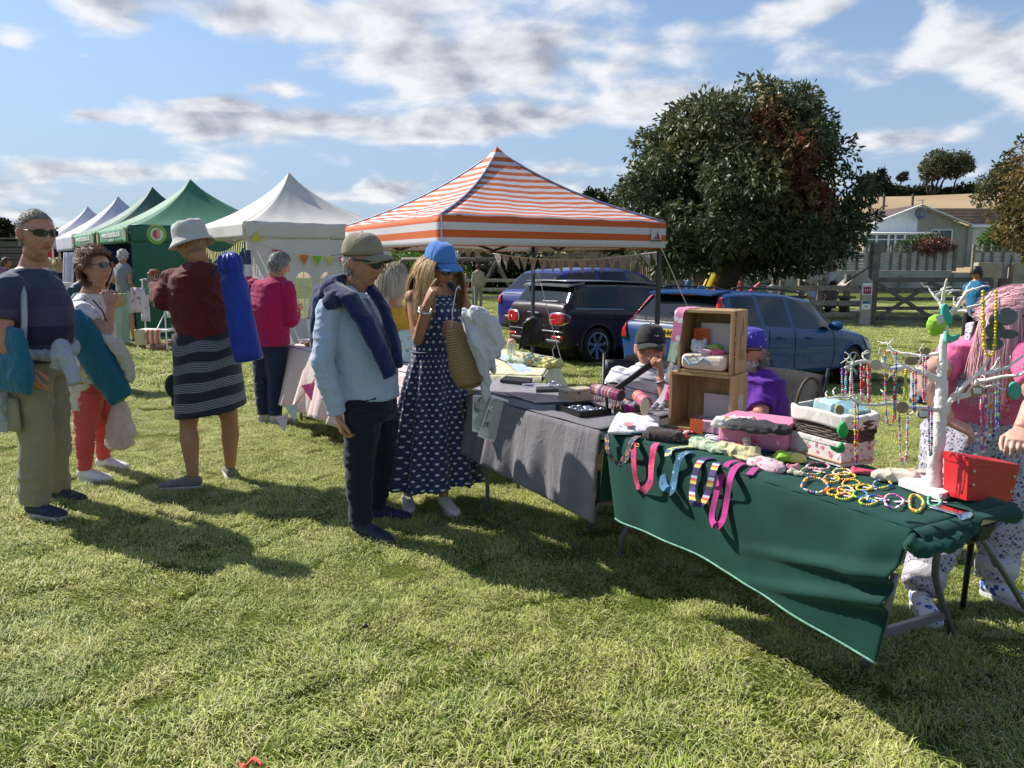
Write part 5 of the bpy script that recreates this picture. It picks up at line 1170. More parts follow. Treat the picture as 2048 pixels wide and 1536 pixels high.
# ============================================================ people: builders
def voxel(mb,vs_,Sm=3,fac=.5):
 me=bpy.data.meshes.new('tmp');me.from_pydata([tuple(v)for v in mb.v],[],mb.f)
 bmx=bmesh.new();bmx.from_mesh(me);bmesh.ops.recalc_face_normals(bmx,faces=bmx.faces);bmx.to_mesh(me);bmx.free()
 o=bpy.data.objects.new('tmp',me);COL.objects.link(o)
 r_=o.modifiers.new('r','REMESH');r_.mode='VOXEL';r_.voxel_size=vs_;r_.adaptivity=0
 s_=o.modifiers.new('s','SMOOTH');s_.iterations=Sm;s_.factor=fac
 dg=bpy.context.evaluated_depsgraph_get();dg.update();m2=bpy.data.meshes.new_from_object(o.evaluated_get(dg));bpy.data.objects.remove(o);bpy.data.meshes.remove(me)
 return m2
def mesh_np(me):
 n=len(me.vertices);co=np.empty(n*3);me.vertices.foreach_get('co',co);no=np.empty(n*3);me.vertices.foreach_get('normal',no);return co.reshape(-1,3),no.reshape(-1,3)
def Dsp(me,fn):
 co,no=mesh_np(me);d=fn(co);co=co+no*d[:,None];me.vertices.foreach_set('co',co.ravel());me.update()
def LnM(name,me,mt,Rt_,extra=None,Sm=1,uvf=None):
 """finish a world-space mesh as a child of root; extra MBs are appended to it"""
 off=np.array(POf(Rt_))
 if extra:
  base=len(me.vertices);co,_=mesh_np(me);fs=[tuple(p.vertices)for p in me.polygons];vs=[tuple(c)for c in co]
  for e in extra:
   b_=len(vs);vs+=[tuple(v)for v in e.v];fs+=[tuple(i+b_ for i in f)for f in e.f]
  me=bpy.data.meshes.new(name);me.from_pydata(vs,[],fs)
 co,_=mesh_np(me);me.vertices.foreach_set('co',(co-off).ravel())
 me.materials.clear();me.materials.append(mt);me.name=name
 me.polygons.foreach_set('use_smooth',[Sm]*len(me.polygons));me.update()
 o=bpy.data.objects.new(name,me);COL.objects.link(o);o.parent=Rt_
 return o
def ring(c,a,b_,ra,rb,n=22,e=2.2):
 out=[]
 for k in range(n):
  t=2*pi*k/n;ct,st_=cos(t),sin(t)
  out.append(c+a*(ra*abs(ct)**(2/e)*(1 if ct>0 else-1))+b_*(rb*abs(st_)**(2/e)*(1 if st_>0 else-1)))
 return out
def Fo(amp=.006,f1=9,f2=22,vert=1.0,seed=0,cross=0):
 def fn(co):
  c=co+.03*np.stack([fbm(co*4+seed,2),fbm(co*4+5+seed,2),fbm(co*4+9+seed,2)],1)
  v=max(vert,.25);c=c@np.array([[1,0,.35],[0,1,-.3],[0,0,1]]).T
  n1=fbm(c*np.array([f1,f1,f1*v])*.8+seed,2);rdg=1-np.abs(fbm(c*np.array([f1,f1,f1*v*1.9])+seed+7,2))*3.0
  return 1.7*amp*(.55*n1+.75*np.clip(rdg,0,1)**1.5-.25)+amp*.15*fbm(co*f2+seed,2)
 return fn
def SkM(name,col,rough=.5):
 m,nt,b=NwM(name);L=nt.links.new;tc=nd(nt,'ShaderNodeTexCoord')
 n=nd(nt,'ShaderNodeTexNoise');inp(n,'Scale',14);inp(n,'Detail',5);L(tc.outputs['Object'],n.inputs[0])
 r_=nd(nt,'ShaderNodeMapRange');inp(r_,1,.3);inp(r_,2,.7);L(n.outputs[0],r_.inputs[0])
 mx=nd(nt,'ShaderNodeMixRGB');L(r_.outputs[0],mx.inputs[0]);inp(mx,1,(col[0]*.92,col[1]*.8,col[2]*.76,1));inp(mx,2,(col[0]*1.05,col[1]*1.07,col[2]*1.07,1))
 at=nd(nt,'ShaderNodeAttribute',attribute_name='lip');m2=nd(nt,'ShaderNodeMixRGB');L(at.outputs['Fac'],m2.inputs[0]);L(mx.outputs[0],m2.inputs[1]);inp(m2,2,(col[0]*.75,col[1]*.42,col[2]*.42,1))
 L(m2.outputs[0],b.inputs['Base Color']);inp(b,'Roughness',rough);inp(b,'Subsurface Weight',.12);inp(b,'Subsurface Scale',.012);inp(b,'Subsurface Radius',(1,.4,.25));inp(b,'Specular IOR Level',.4)
 n2=nd(nt,'ShaderNodeTexNoise');inp(n2,'Scale',160);L(tc.outputs['Object'],n2.inputs[0]);bp=nd(nt,'ShaderNodeBump');inp(bp,'Strength',.2);inp(bp,'Distance',.003);L(n2.outputs[0],bp.inputs['Height']);L(bp.outputs[0],b.inputs['Normal'])
 return m
SK={'fair':SkM('fair_skin',(.50,.29,.21)),'ruddy':SkM('ruddy_skin',(.50,.25,.17)),'tan':SkM('tanned_skin',(.42,.22,.13)),'pale':SkM('pale_skin',(.58,.36,.28))}
def HrM(name,col,var=.45):
 m,nt,b=NwM(name);L=nt.links.new;at=nd(nt,'ShaderNodeAttribute',attribute_name='tint');hs=nd(nt,'ShaderNodeHueSaturation');inp(hs,'Color',(*col,1));L(at.outputs['Fac'],hs.inputs['Value']);L(hs.outputs[0],b.inputs['Base Color'])
 inp(b,'Roughness',.5);inp(b,'Specular IOR Level',.25)
 return m
class Head:
 def __init__(s,c,yaw,pitch=0,roll=0,k=1.0,fem=0,nose=1.0,jaw=1.0,fat=0):
  s.c=Vector(c);s.k=k;s.fem=fem;s.nose=nose;s.jaw=jaw;s.fat=fat
  f=V(cos(yaw),sin(yaw),0);r_=V(sin(yaw),-cos(yaw),0);u=V(0,0,1)
  q=Quaternion(r_,pitch);f=q@f;u=q@u
  q=Quaternion(f,roll);r_=q@r_;u=q@u
  s.f,s.r,s.u=f,r_,u
 def W(s,x,y,z):return s.c+(s.r*x+s.f*y+s.u*z)*s.k
 def surf(s,X,Y_,Z,feat=True):
  """unit directions -> local head surface"""
  x=.075*X;y=.097*Y_;z=.118*Z
  t=np.clip(-z/.118,0,1);fr=np.clip(Y_,0,1);bk=np.clip(-Y_,0,1)
  x=x*(1-(.30+.05*s.fem-.06*s.jaw-.12*s.fat)*t**1.4)
  y=np.where(Y_>0,y*(1-.10*t)-.004*t,y*(1-.50*t**1.3))+.006*t
  y=y-.010*fr*np.clip(Z,0,1)**2
  z=z-.004*t*fr
  x=x*(1+.03*np.exp(-((z-.03)/.03)**2))
  if feat:
   ax=np.abs(x);g=lambda a,b_:np.exp(-(a/b_)**2);F_=(Y_>0)*np.clip(Y_*2.2,0,1)
   nz=np.where(z>-.030,np.clip((.032-z)/.062,0,1)**1.15,g(z+.030,.0085));wd=.0075+.0055*g(z+.032,.014)
   y=y+F_*.0265*s.nose*nz*g(x,wd)
   y=y+F_*.006*g(z+.034,.009)*g(ax-.014,.006)
   y=y+F_*(.006-.003*s.fem)*g(z-.034,.010)*g(ax-.022,.026)
   y=y-F_*.015*g(ax-.031,.015)*g(z-.012,.012)
   y=y+F_*.0045*g(ax-.031,.011)*g(z-.010,.0065)
   y=y+F_*.0075*g(ax-.042,.018)*g(z+.022,.018)
   lp=g(x,.020)*(g(z+.058,.0042)+1.1*g(z+.067,.0048));y=y+F_*.0075*lp
   y=y-F_*.007*g(x,.023)*g(z+.0625,.0022)-F_*.005*g(x,.018)*g(z+.078,.006)
   y=y+F_*.008*g(x,.018)*g(z+.098,.014)
   y=y-F_*.0045*g(ax-.030-(-.045-z)*.25,.004)*g(z+.048,.018)
   s.lipw=F_*np.clip(g(x,.019)*(g(z+.058,.0045)+g(z+.067,.005))*1.3,0,1)
  return x,y,z
 def mesh(s,n=64,m=60):
  mb=MB();lat=np.linspace(0,pi,m+1);u=np.linspace(0,1,n,endpoint=False);lon=2*pi*u;lon=lon-.42*np.sin(lon)
  LA,LO=np.meshgrid(lat,lon,indexing='ij');X=(np.sin(LA)*np.sin(LO)).ravel();Y_=(np.sin(LA)*np.cos(LO)).ravel();Z=np.cos(LA).ravel()
  x,y,z=s.surf(X,Y_,Z);s.lip=list(s.lipw)
  mb.v=[tuple(s.W(a,b_,c))for a,b_,c in zip(x,y,z)]
  for i in range(m):
   for j in range(n):mb.f.append((i*n+j,(i+1)*n+j,(i+1)*n+(j+1)%n,i*n+(j+1)%n))
  for sd in(-1,1):
   b0=len(mb.v);Q=Matrix((s.r,s.f,s.u)).transposed()@Matrix.Rotation(sd*R(22),3,'Z')@Matrix.Rotation(R(12),3,'X')
   mb.ball(s.W(sd*.0775,-.008,-.004),(.0075*s.k,.019*s.k,.032*s.k),12,8,Q);mb.ball(s.W(sd*.083,-.012,-.004),(.004*s.k,.019*s.k,.030*s.k),10,6,Q)
   s.lip+=[.12]*(len(mb.v)-b0)
  mb.tube([s.W(0,-.012,-.05),s.W(0,-.03,-.13)],[.057*s.k,.056*s.k],14);s.lip+=[0]*28
  return mb
 def dir_pt(s,X,Y_,Z,off=0):
  n=msqrt(X*X+Y_*Y_+Z*Z);X,Y_,Z=X/n,Y_/n,Z/n
  x,y,z=s.surf(np.array([X]),np.array([Y_]),np.array([Z]),False)
  return s.W(x[0]+X*off,y[0]+Y_*off,z[0]+Z*off)
 def eyes(s,Rt_,iris=(.08,.10,.12)):
  for sd in(-1,1):
   e=MB().ball(s.W(sd*.031,.0745,.010),(.0125*s.k,.0125*s.k,.0075*s.k),12,8).Bd('eyeball',pm((.38,.34,.32),.3),Rt_,Sm=1)
   MB().ball(s.W(sd*.031,.083,.009),.0052*s.k,10,6).Bd('iris',pm(iris,.2),e,Sm=1)
   MB().tube([s.W(sd*.014,.094,.033),s.W(sd*.03,.094,.039),s.W(sd*.048,.083,.034)],[.003,.004,.002],6).Bd('eyebrow',pm((.12,.09,.07)),Rt_)
 def glasses(s,Rt_,wrap=.5,w=.028,h=.019,frame=(.01,.01,.01),lens=(.01,.008,.008),name='sunglasses',sq=2.6,fr=.0035):
  lm=mat('dark_lens',lens,.06,var=0,spec=1.0);fm=pm(frame,.3)
  g=MB().tube([s.W(-.014,.104,.016),s.W(0,.107,.019),s.W(.014,.104,.016)],fr,6)
  for sd in(-1,1):
   fn=lambda a,rad:(sd*(.0335+rad*w*abs(cos(a))**(2/sq)*(1 if cos(a)>0 else-1)),rad*h*abs(sin(a))**(2/sq)*(1 if sin(a)>0 else-1))
   def yy(x):return.104-5.2*wrap*x*x*1.6
   g.tube([s.W(x,yy(x),z+.010)for x,z in(fn(a,1)for a in turn(18))],fr*.9,6,closed=True)
   xo=sd*.062;g.tube([s.W(xo,yy(xo),.018),s.W(sd*.074,.055,.018),s.W(sd*.082,-.005,.016),s.W(sd*.080,-.025,.0)],[fr*1.4,fr*1.1,fr,fr*.8],6,Ft=.8)
  o=g.Bd(name,fm,Rt_,Sm=1)
  for sd in(-1,1):
   fn=lambda a,rad:(sd*(.0335+rad*w*abs(cos(a))**(2/sq)*(1 if cos(a)>0 else-1)),rad*h*abs(sin(a))**(2/sq)*(1 if sin(a)>0 else-1))
   yy=lambda x:.104-5.2*wrap*x*x*1.6
   MB().rings([[s.W(x,yy(x)+.001,z+.010)for x,z in(fn(a,rad)for a in turn(18))]for rad in(.02,.5,1)],caps=False).Bd('lens',lm,o,Sm=1)
  return o
 def Stn(s,Rt_,mt,n,length,where,flow,seed=0,width=.0028,lift=.004,curl=.3,name='hair',seg=4,base=True,vol=.012):
  """where(X,Y,Z)->bool on unit directions; flow(X,Y,Z)->local direction of growth"""
  r_=np.random.default_rng(seed);mb=MB();tint=[]
  if base:
   N_,M_=40,26;idx={}
   for i in range(M_+1):
    for j in range(N_):
     la=pi*i/M_;lo=2*pi*j/N_;X,Y_,Z=sin(la)*sin(lo),sin(la)*cos(lo),cos(la)
     if where(X,Y_,Z):idx[(i,j)]=len(mb.v);nn=Vn(np.array([[X*5+seed,Y_*5,Z*5]]))[0];mb.v.append(tuple(s.dir_pt(X,Y_,Z,vol*(.8+.45*nn))));tint.append(.62)
   for i in range(M_):
    for j in range(N_):
     q=[(i,j),(i+1,j),(i+1,(j+1)%N_),(i,(j+1)%N_)]
     if all(k in idx for k in q):mb.f.append(tuple(idx[k]for k in q))
  cnt=0;tries=0
  while cnt<n and tries<n*8:
   tries+=1;d=r_.normal(0,1,3);d/=np.linalg.norm(d)
   if not where(*d):continue
   cnt+=1;p=s.dir_pt(*d,vol*r_.uniform(.5,1.15));fl=Vector(flow(*d));nrm=(s.r*d[0]+s.f*d[1]+s.u*d[2]).normalized()
   g=s.r*fl.x+s.f*fl.y+s.u*fl.z+(s.r*r_.normal()+s.f*r_.normal()+s.u*r_.normal())*curl
   L0=length*r_.uniform(.6,1.2);g.normalize();sd=g.cross(nrm);sd=sd.normalized()if sd.length>1e-4 else s.r;w=width*r_.uniform(.6,1.3);tv=r_.uniform(.55,1.5);b0=len(mb.v)
   for k in range(seg+1):
    t=k/seg;q=p+g*(L0*t)+nrm*(lift*sin(2.2*t)-.35*L0*t*t);ww=w*(1-.8*t)
    mb.v+=[tuple(q-sd*ww),tuple(q+sd*ww)];tint+=[tv*(.85+.2*t)]*2
   for k in range(seg):mb.f.append((b0+2*k,b0+2*k+1,b0+2*k+3,b0+2*k+2))
  mb.m=[0]*len(mb.f);o=mb.Bd(name,mt,Rt_,Sm=1);at=o.data.attributes.new('tint','FLOAT','POINT');at.data.foreach_set('value',tint);return o
 def cap(s,Rt_,mt,brim=True,name='cap',size=1.0,blen=.075,tilt=0,dz=0,bw=.066,button=True,back=False,dent=.003):
  """baseball cap: six panels with a curved peak"""
  q=lambda x,y,z:s.W(x,y*cos(tilt)-z*sin(tilt),y*sin(tilt)+z*cos(tilt)+dz);mb=MB();n=36;rg=[]
  for k in range(13):
   t=k/12;a=t*pi/2;rr_=cos(a)**.62 if k<12 else.02;zz=.026+(.108)*sin(a)**.95
   rg.append([q(.086*size*rr_*sin(l)*(1+.012*cos(6*l)),-.004+.108*size*rr_*cos(l)*(1+.012*cos(6*l)),zz+.0035*sin(3*l+1)*sin(a*2))for l in turn(n)])
  mb.rings(rg,caps=False);co=mb.Bd(name,mt,Rt_,Sm=1,Tk=.003)
  co.data.update()
  if brim:
   def br(u,v):
    x=(u-.5)*2;ang=x*1.02;e=msqrt(max(0,1-abs(x)**2.6));y0=.104*size*cos(ang);x0=.086*size*sin(ang)
    return q(x0*(1-.06*v),y0+blen*e*v,.030-.020*v*v-.016*x*x-.012*v*x*x)
   MB().grid(br,22,8).Bd('peak',mt,co,Sm=1,Tk=.004)
  if button:MB().ball(q(0,-.004,.136),.006,8,5).Bd('button',mt,co,Sm=1)
  s.q=q
  return co
def Hnd(wrist,d,nrm,thumb_side,size=1.0,curl=.5,spread=.10,thumb=.6,point=None,vox=.0035):
 """wrist point, direction of the hand, palm normal (way the palm faces); thumb_side +1/-1 along d x nrm"""
 d=Vector(d).normalized();nrm=Vector(nrm);nrm=(nrm-d*nrm.dot(d)).normalized();sd=d.cross(nrm)*thumb_side;k=size;mb=MB();w=Vector(wrist)
 mb.rings([ring(w+d*t*k,sd,nrm,a*k,b_*k,14,2.6)for t,a,b_ in((-.03,.026,.019),(0,.027,.018),(.03,.035,.017),(.06,.040,.0155),(.085,.041,.013),(.095,.036,.009))])
 for i,(off,ln)in enumerate(((.031,.072),(.0105,.082),(-.0105,.077),(-.030,.060))):
  cu=curl if point is None or i!=0 else point;p=w+d*(.088-.004*abs(i-1))*k+sd*off*k;dirv=(d+sd*off*spread*10).normalized();pts=[p-dirv*.02*k];rad=[.0092*k];ang=0
  for j,fr in enumerate((.45,.31,.24)):
   pts.append(p.copy());rad.append((.0093,.0085,.0078)[j]*k);ang+=cu*(.95,1.25,.9)[j];p=p+(dirv*cos(ang)+nrm*sin(ang))*ln*fr*k
  pts.append(p);rad.append(.006*k);mb.tube(pts,rad,9);mb.ball(p,.0062*k,8,5)
 tp=w+d*.022*k+sd*.024*k;t1=tp+(d*.55+sd*(.85-.5*thumb)+nrm*.5*thumb).normalized()*.045*k;t2=t1+(d*.8+sd*(.3-.5*thumb)+nrm*.6*thumb).normalized()*.034*k;t3=t2+(d*.85+sd*(.0-.4*thumb)+nrm*.6*thumb).normalized()*.027*k
 mb.tube([tp,t1,t2,t3],[.014*k,.0115*k,.0105*k,.007*k],9);mb.ball(t3,.0072*k,8,5)
 return mb
def HMs(*a,**k):
 v=k.pop('vox',.0035);m2=voxel(Hnd(*a,**k),v,2,.4);e=MB();co,_=mesh_np(m2);e.v=[tuple(c)for c in co];e.f=[tuple(p.vertices)for p in m2.polygons];e.m=[0]*len(e.f);return e
def limb(mb,pts,rad,n=14,Ft=1.0):mb.tube(pts,rad,n,Ft=Ft)
def armpts(a,b_,c):return[a,a.lerp(b_,.35),a.lerp(b_,.75),b_,b_.lerp(c,.25),b_.lerp(c,.6),c]
def legpts(h,k,a):return[h,h.lerp(k,.35),h.lerp(k,.75),k,k.lerp(a,.25),k.lerp(a,.6),a]
def Sho(Rt_,ankle,yaw,mt,sole,L_=.28,name='shoe',laces=None,gz=0,w=1.0,pitch=0):
 """ankle point sits above the heel"""
 f=V(cos(yaw),sin(yaw),0);r_=V(sin(yaw),-cos(yaw),0);u=V(0,0,1);h=V(ankle.x,ankle.y,gz)-f*.055;mb=MB()
 st_=[(-.005,.022,.02,.055),(.02,.034,.0,.085),(.06,.037,0,.092),(.10,.037,.0,.083),(.15,.041,0,.062),(.20,.046,0,.050),(.24,.043,0,.044),(.268,.030,.003,.034),(.28,.012,.008,.022)]
 k=L_/.28;rg=[]
 for x,w_,z0,z1 in st_:
  c=h+f*x*k+u*((z0+z1)/2+.014);rg.append(ring(c,r_,u,w_*w,(z1-z0)/2,16,2.4))
 mb.rings(rg);so_=mb.Bd(name,mt,Rt_,Sm=1,sub=1)
 sb=MB();sb.rings([[h+f*x*k+r_*y*w+u*z for x,y in[(t*.285-.004,(.033+.014*sin(t*3.0-.6))*sg*min(1,sin(pi*min(max(t,.02),.98))*3.2))for sg,t in[(1,q/11)for q in range(12)]+[(-1,1-q/11)for q in range(12)]]]for z in(.0,.026)]);sb.Bd('sole',sole,so_,Sm=False)
 if laces is not None:
  lb_=MB()
  for q in range(4):lb_.tube([h+f*(.105+q*.02)*k+r_*y+u*(.096-q*.009-abs(y)*.25)for y in(-.018,0,.018)],.0035,5)
  lb_.Bd('laces',laces,so_)
 return so_
def TRg(pts,dims,Rt,F,infl=0,twist=None,n=26,e=2.3):
 return[ring(Vector(p),Rt,F,a+infl,b_+infl,n,e)for p,(a,b_)in zip(pts,dims)]
class Fig:
 def __init__(s,label,Y,psi,J,group=None,skin='fair',cat='person',base=None):
  s.Y=Y;s.psi=R(psi);s.F=V(cos(s.psi),sin(s.psi),0);s.Rt=V(sin(s.psi),-cos(s.psi),0);s.J={}
  for k,v in J.items():
   s.J[k]=v if isinstance(v,Vector)else U(v[0],v[1],Y+(v[2]if len(v)>2 else 0))
  b_=base if base is not None else V(s.J['pelvis'].x,s.J['pelvis'].y,0);b_=V(b_[0],b_[1],GZ(b_[0],b_[1]))
  s.Rt_=Th('person',label,cat,tuple(b_),group);s.skin=SK[skin];s.mb=MB();s.extra=[]
 def __getitem__(s,k):return s.J[k]
 def torso(s,dims,infl=0,e=2.3,keys=('pelvis','waist','chest','yoke','neck')):return TRg([s.J[k]for k in keys],dims,s.Rt,s.F,infl,e=e)
 def arm(s,sd,r=(.05,.047,.041,.04,.042,.034,.026),infl=0,upto=1.0,mb=None,part='full',Ft=1.0):
  a,b_,c=s.J['sh'+sd],s.J['el'+sd],s.J['wr'+sd];P_=armpts(a,b_,c);rr_=[x+infl for x in r]
  m_=mb if mb is not None else s.mb
  if part=='upper':
   q=a.lerp(b_,upto);m_.tube([a,a.lerp(q,.5),q],[rr_[0],rr_[1],rr_[2]],14);return
  m_.tube(P_,rr_,14)
 def leg(s,sd,r=(.09,.085,.068,.055,.058,.046,.036),infl=0,mb=None):(mb if mb is not None else s.mb).tube(legpts(s.J['hip'+sd],s.J['kn'+sd],s.J['an'+sd]),[x+infl for x in r],14)
 def BBd(s,dims,vox=.009,legs=True,head=None,heads=None):
  s.mb.rings(s.torso(dims));s.mb.tube([s.J['neck']-V(0,0,.04),s.J['neck'],head.W(0,-.02,-.08)],[.07,.058,.054],14);s.mb.ball(s.J['shR'],.055);s.mb.ball(s.J['shL'],.055)
  me=voxel(s.mb,vox,4);n0=len(me.vertices);ex=list(s.extra);hm=head.mesh();ex=[hm]+ex
  o=LnM('body',me,s.skin,s.Rt_,ex);at=o.data.attributes.new('lip','FLOAT','POINT');arr=np.zeros(len(o.data.vertices));arr[n0:n0+len(head.lip)]=head.lip;at.data.foreach_set('value',arr);s.body=o;return o
 def Gmt(s,name,mb,mt,vox=.010,Sm=3,disp=None,fac=.5):
  me=voxel(mb,vox,Sm,fac)
  if disp is not None:Dsp(me,disp)
  return LnM(name,me,mt,s.Rt_)
def sheet(Rt_,name,fn,nu,nv,mt,Tk=.006):return MB().grid(fn,nu,nv).Bd(name,mt,Rt_,Sm=1,Tk=Tk)
HM={}
def SPn(label,px,py_feet,Y,h,yaw,top,bot,hair,skin='fair',skirt=False,short=False,arms='down',hat=None,lean=0,sleeve=.5,seated=False,group=None,name='person',z0=None,hairlong=0,cat='person',bag=None):
 x=px_y(px,Y);g0=GZ(x,Y)if z0 is None else z0;k=h/1.72;Rt_=Th(name,label,cat,(x,Y,g0),group);yaw=R(yaw);f=V(cos(yaw),sin(yaw),0);r_=V(sin(yaw),-cos(yaw),0);B_=V(x,Y,g0)
 def P_(a,b_,c):return B_+r_*a*k+f*(b_*k)+V(0,0,c*k)
 hz_=.92 if not seated else.46
 L1=lambda c:lean*max(0,c-hz_)
 sh=1.42-.92+hz_
 pel,wst,chs,yok,nck=P_(0,0,hz_),P_(0,L1(hz_+.16),hz_+.16),P_(0,L1(hz_+.36),hz_+.36),P_(0,L1(sh),sh),P_(0,L1(sh+.07),sh+.08)
 hd=Head(P_(0,L1(sh+.22)+.015,sh+.20),yaw,-lean*.5,k=k*.98)
 mb=MB();mb.rings(TRg([pel,wst,chs,yok,nck],[(.15*k,.11*k),(.14*k,.11*k),(.165*k,.12*k),(.16*k,.09*k),(.06*k,.055*k)],r_,f,n=16));mb.tube([nck,hd.W(0,-.02,-.06)],.052*k,10)
 sho={};
 for sd in(-1,1):
  s0=P_(sd*.175,L1(sh-.02),sh-.03)
  if arms=='down':e0,w0=P_(sd*.22,.0+L1(sh-.3),sh-.30),P_(sd*.20,.08+L1(sh-.5),sh-.55)
  elif arms=='front':e0,w0=P_(sd*.22,.05+L1(sh-.2),sh-.27),P_(sd*.08,.26,sh-.25)
  elif arms=='up':e0,w0=P_(sd*.30,.05,sh+.12),P_(sd*.25,.08,sh+.38)
  else:e0,w0=P_(sd*.24,-.05,sh-.28),P_(sd*.15,.1,sh-.38)
  sho[sd]=(s0,e0,w0);mb.tube(armpts(s0,e0,w0),[x_*k for x_ in(.048,.044,.038,.036,.036,.03,.024)],8);mb.ball(w0+(w0-e0).normalized()*.05*k,(.03*k,.03*k,.05*k),8,6)
 lg_={}
 for sd in(-1,1):
  h0=P_(sd*.085,0,hz_)
  if seated:kn,an=P_(sd*.12,.42,hz_+.03),P_(sd*.12,.42,.07)
  else:kn,an=P_(sd*.095,.01+.03*sd,.49),P_(sd*.10,.04*sd,.07)
  lg_[sd]=(h0,kn,an);mb.tube(legpts(h0,kn,an),[x_*k for x_ in(.085,.08,.06,.05,.052,.042,.034)],8)
  mb.tube([an,an+f*.16*k-V(0,0,.035*k)],[.045*k,.03*k],8)
 me=voxel(mb,.016,3);hm_=hd.mesh(28,26);n0=len(me.vertices);o=LnM('body',me,SK[skin],Rt_,[hm_]);at=o.data.attributes.new('lip','FLOAT','POINT');at.data.foreach_set('value',np.zeros(len(o.data.vertices)))
 tb=MB();tb.rings(TRg([P_(0,0,hz_-.03 if not skirt else hz_),wst,chs,yok,nck-V(0,0,.02)],[(.165*k,.125*k),(.155*k,.125*k),(.18*k,.132*k),(.175*k,.10*k),(.085*k,.075*k)],r_,f,n=16))
 for sd in(-1,1):
  s0,e0,w0=sho[sd]
  if sleeve>1:tb.tube(armpts(s0,e0,w0),[x_*k for x_ in(.065,.06,.052,.05,.048,.042,.036)],8)
  elif sleeve>0:tb.tube([s0,s0.lerp(e0,sleeve*.9)],[.064*k,.056*k],8)
 m1=voxel(tb,.018,2);Dsp(m1,Fo(.006*k,10));LnM('top',m1,top,Rt_)
 bb=MB();bb.rings(TRg([P_(0,0,hz_-.08),P_(0,0,hz_+.04),P_(0,0,hz_+.1)],[(.165*k,.12*k),(.16*k,.12*k),(.15*k,.115*k)],r_,f,n=16))
 for sd in(-1,1):
  h0,kn,an=lg_[sd];
  if short:bb.tube([h0,h0.lerp(kn,.85)],[.1*k,.092*k],8)
  else:bb.tube(legpts(h0,kn,an.lerp(kn,.04)),[x_*k for x_ in(.10,.095,.078,.07,.07,.065,.06)],8)
 if skirt:bb=MB().rings(TRg([P_(0,0,.45),P_(0,0,.7),P_(0,0,.98)],[(.24*k,.2*k),(.2*k,.16*k),(.145*k,.115*k)],r_,f,n=16))
 m2=voxel(bb,.018,2);Dsp(m2,Fo(.006*k,9));LnM('trousers' if not short and not skirt else('shorts' if short else 'skirt'),m2,bot,Rt_)
 for sd in(-1,1):
  an=lg_[sd][2];MB().ball(an+f*.06*k-V(0,0,.035*k),(.05*k,.13*k,.04*k),10,6,Matrix((r_,f,V(0,0,1))).transposed()).Bd('shoe',M['black'],Rt_,Sm=1)
 if hat:hd.cap(Rt_,hat,brim=True)
 hk_=tuple(hair)
 if hk_ not in HM:HM[hk_]=HrM('hair_%d'%len(HM),hair)
 hd.Stn(Rt_,HM[hk_],420,.05*k+hairlong,lambda X,Y_,Z:Z>(.42 if Y_>.45 else(-.05 if Y_>-.1 else-.55))and(not hat or Z<.35),lambda X,Y_,Z:(X*.3,-.6*(Z>.3),-.6 if Z<.5 else-.1),seed=int(px),width=.006,seg=2,vol=.014)
 return Rt_,hd,P_
 # ============================================================ the people in front
def foot(px,py,up=.085):q=UZ(px,py,0);return V(q.x,q.y,up)
H_grey=HrM('grey_hair',(.30,.27,.24));H_aub=HrM('auburn_hair',(.20,.085,.035));H_blond=HrM('blonde_hair',(.55,.37,.17));H_silver=HrM('silver_hair',(.26,.25,.24));H_ash=HrM('ash_blonde_hair',(.46,.40,.31));H_white=HrM('white_beard',(.62,.60,.57));H_pink=HrM('pink_hair',(.74,.42,.46))
khaki=Clo('khaki_cotton',(.27,.24,.165),var=.08,scale=5)
navy=Clo('navy_cotton',(.012,.018,.045),var=.15)
greyknit=Clo('grey_marl_jersey',(.36,.38,.43),var=.08,scale=8)
teal=Clo('teal_nylon',(.008,.12,.20),var=.12,rough=.5,Bm=.15,weave=60)
psi=-28
j=dict(pelvis=(76,722),waist=(76,665),chest=(70,615),yoke=(56,562),neck=(58,536),shR=(22,572,-.17),shL=(92,560,.20),elR=(6,690,-.28),wrR=(56,735,-.22),elL=(118,650,.36),wrL=(120,720,.30),hipR=(62,745,-.10),hipL=(92,745,.12))
nf,ff=foot(70,1032),foot(112,1000)
F1=Fig('man in a banded navy T-shirt and khaki trousers at the left edge, wearing sunglasses',4.62,psi,j,skin='ruddy',base=(nf.x,nf.y))
F1.J.update(anR=nf,anL=ff);F1.J['knR']=F1['hipR'].lerp(nf,.5)+F1.F*.04;F1.J['knL']=F1['hipL'].lerp(ff,.5)+F1.F*.05
hd=Head(U(74,467,4.60),R(-30),R(-6),R(0),1.13,jaw=1.2)
D=[(.17,.13),(.165,.165),(.185,.145),(.185,.10),(.07,.065)]
F1.arm('R');F1.arm('L');F1.leg('R');F1.leg('L')
F1.extra.append(HMs(F1['wrR'],V(.35,.05,-.9),-F1.Rt,1,1.0,.3));F1.extra.append(HMs(F1['wrL'],V(.2,0,-1),-F1.Rt,-1,1.0,.3))
F1.BBd(D,head=hd)
hd.glasses(F1.Rt_,wrap=.75,w=.029,h=.0155,sq=2.3,lens=(.008,.012,.010))
hd.Stn(F1.Rt_,H_grey,2600,.026,lambda X,Y_,Z:Z>(.66 if Y_>.45 else.30+.55*Y_ if Y_>-.15 else-.45)and not(abs(X)>.75 and Z<.3 and Y_>-.2),lambda X,Y_,Z:(X*.2+.5*(Z>.6),-.9 if Z>.45 else-.3,-.2 if Z>.3 else-1),1,width=.0016,vol=.006,curl=.35,lift=.006)
tb=MB();tb.rings(F1.torso([(.185,.155),(.185,.195),(.205,.168),(.195,.118),(.088,.078)]));F1.arm('R',mb=tb,part='upper',upto=.60,infl=.028);F1.arm('L',mb=tb,part='upper',upto=.60,infl=.028);tb.ball(F1['shR'],.078);tb.ball(F1['shL'],.078)
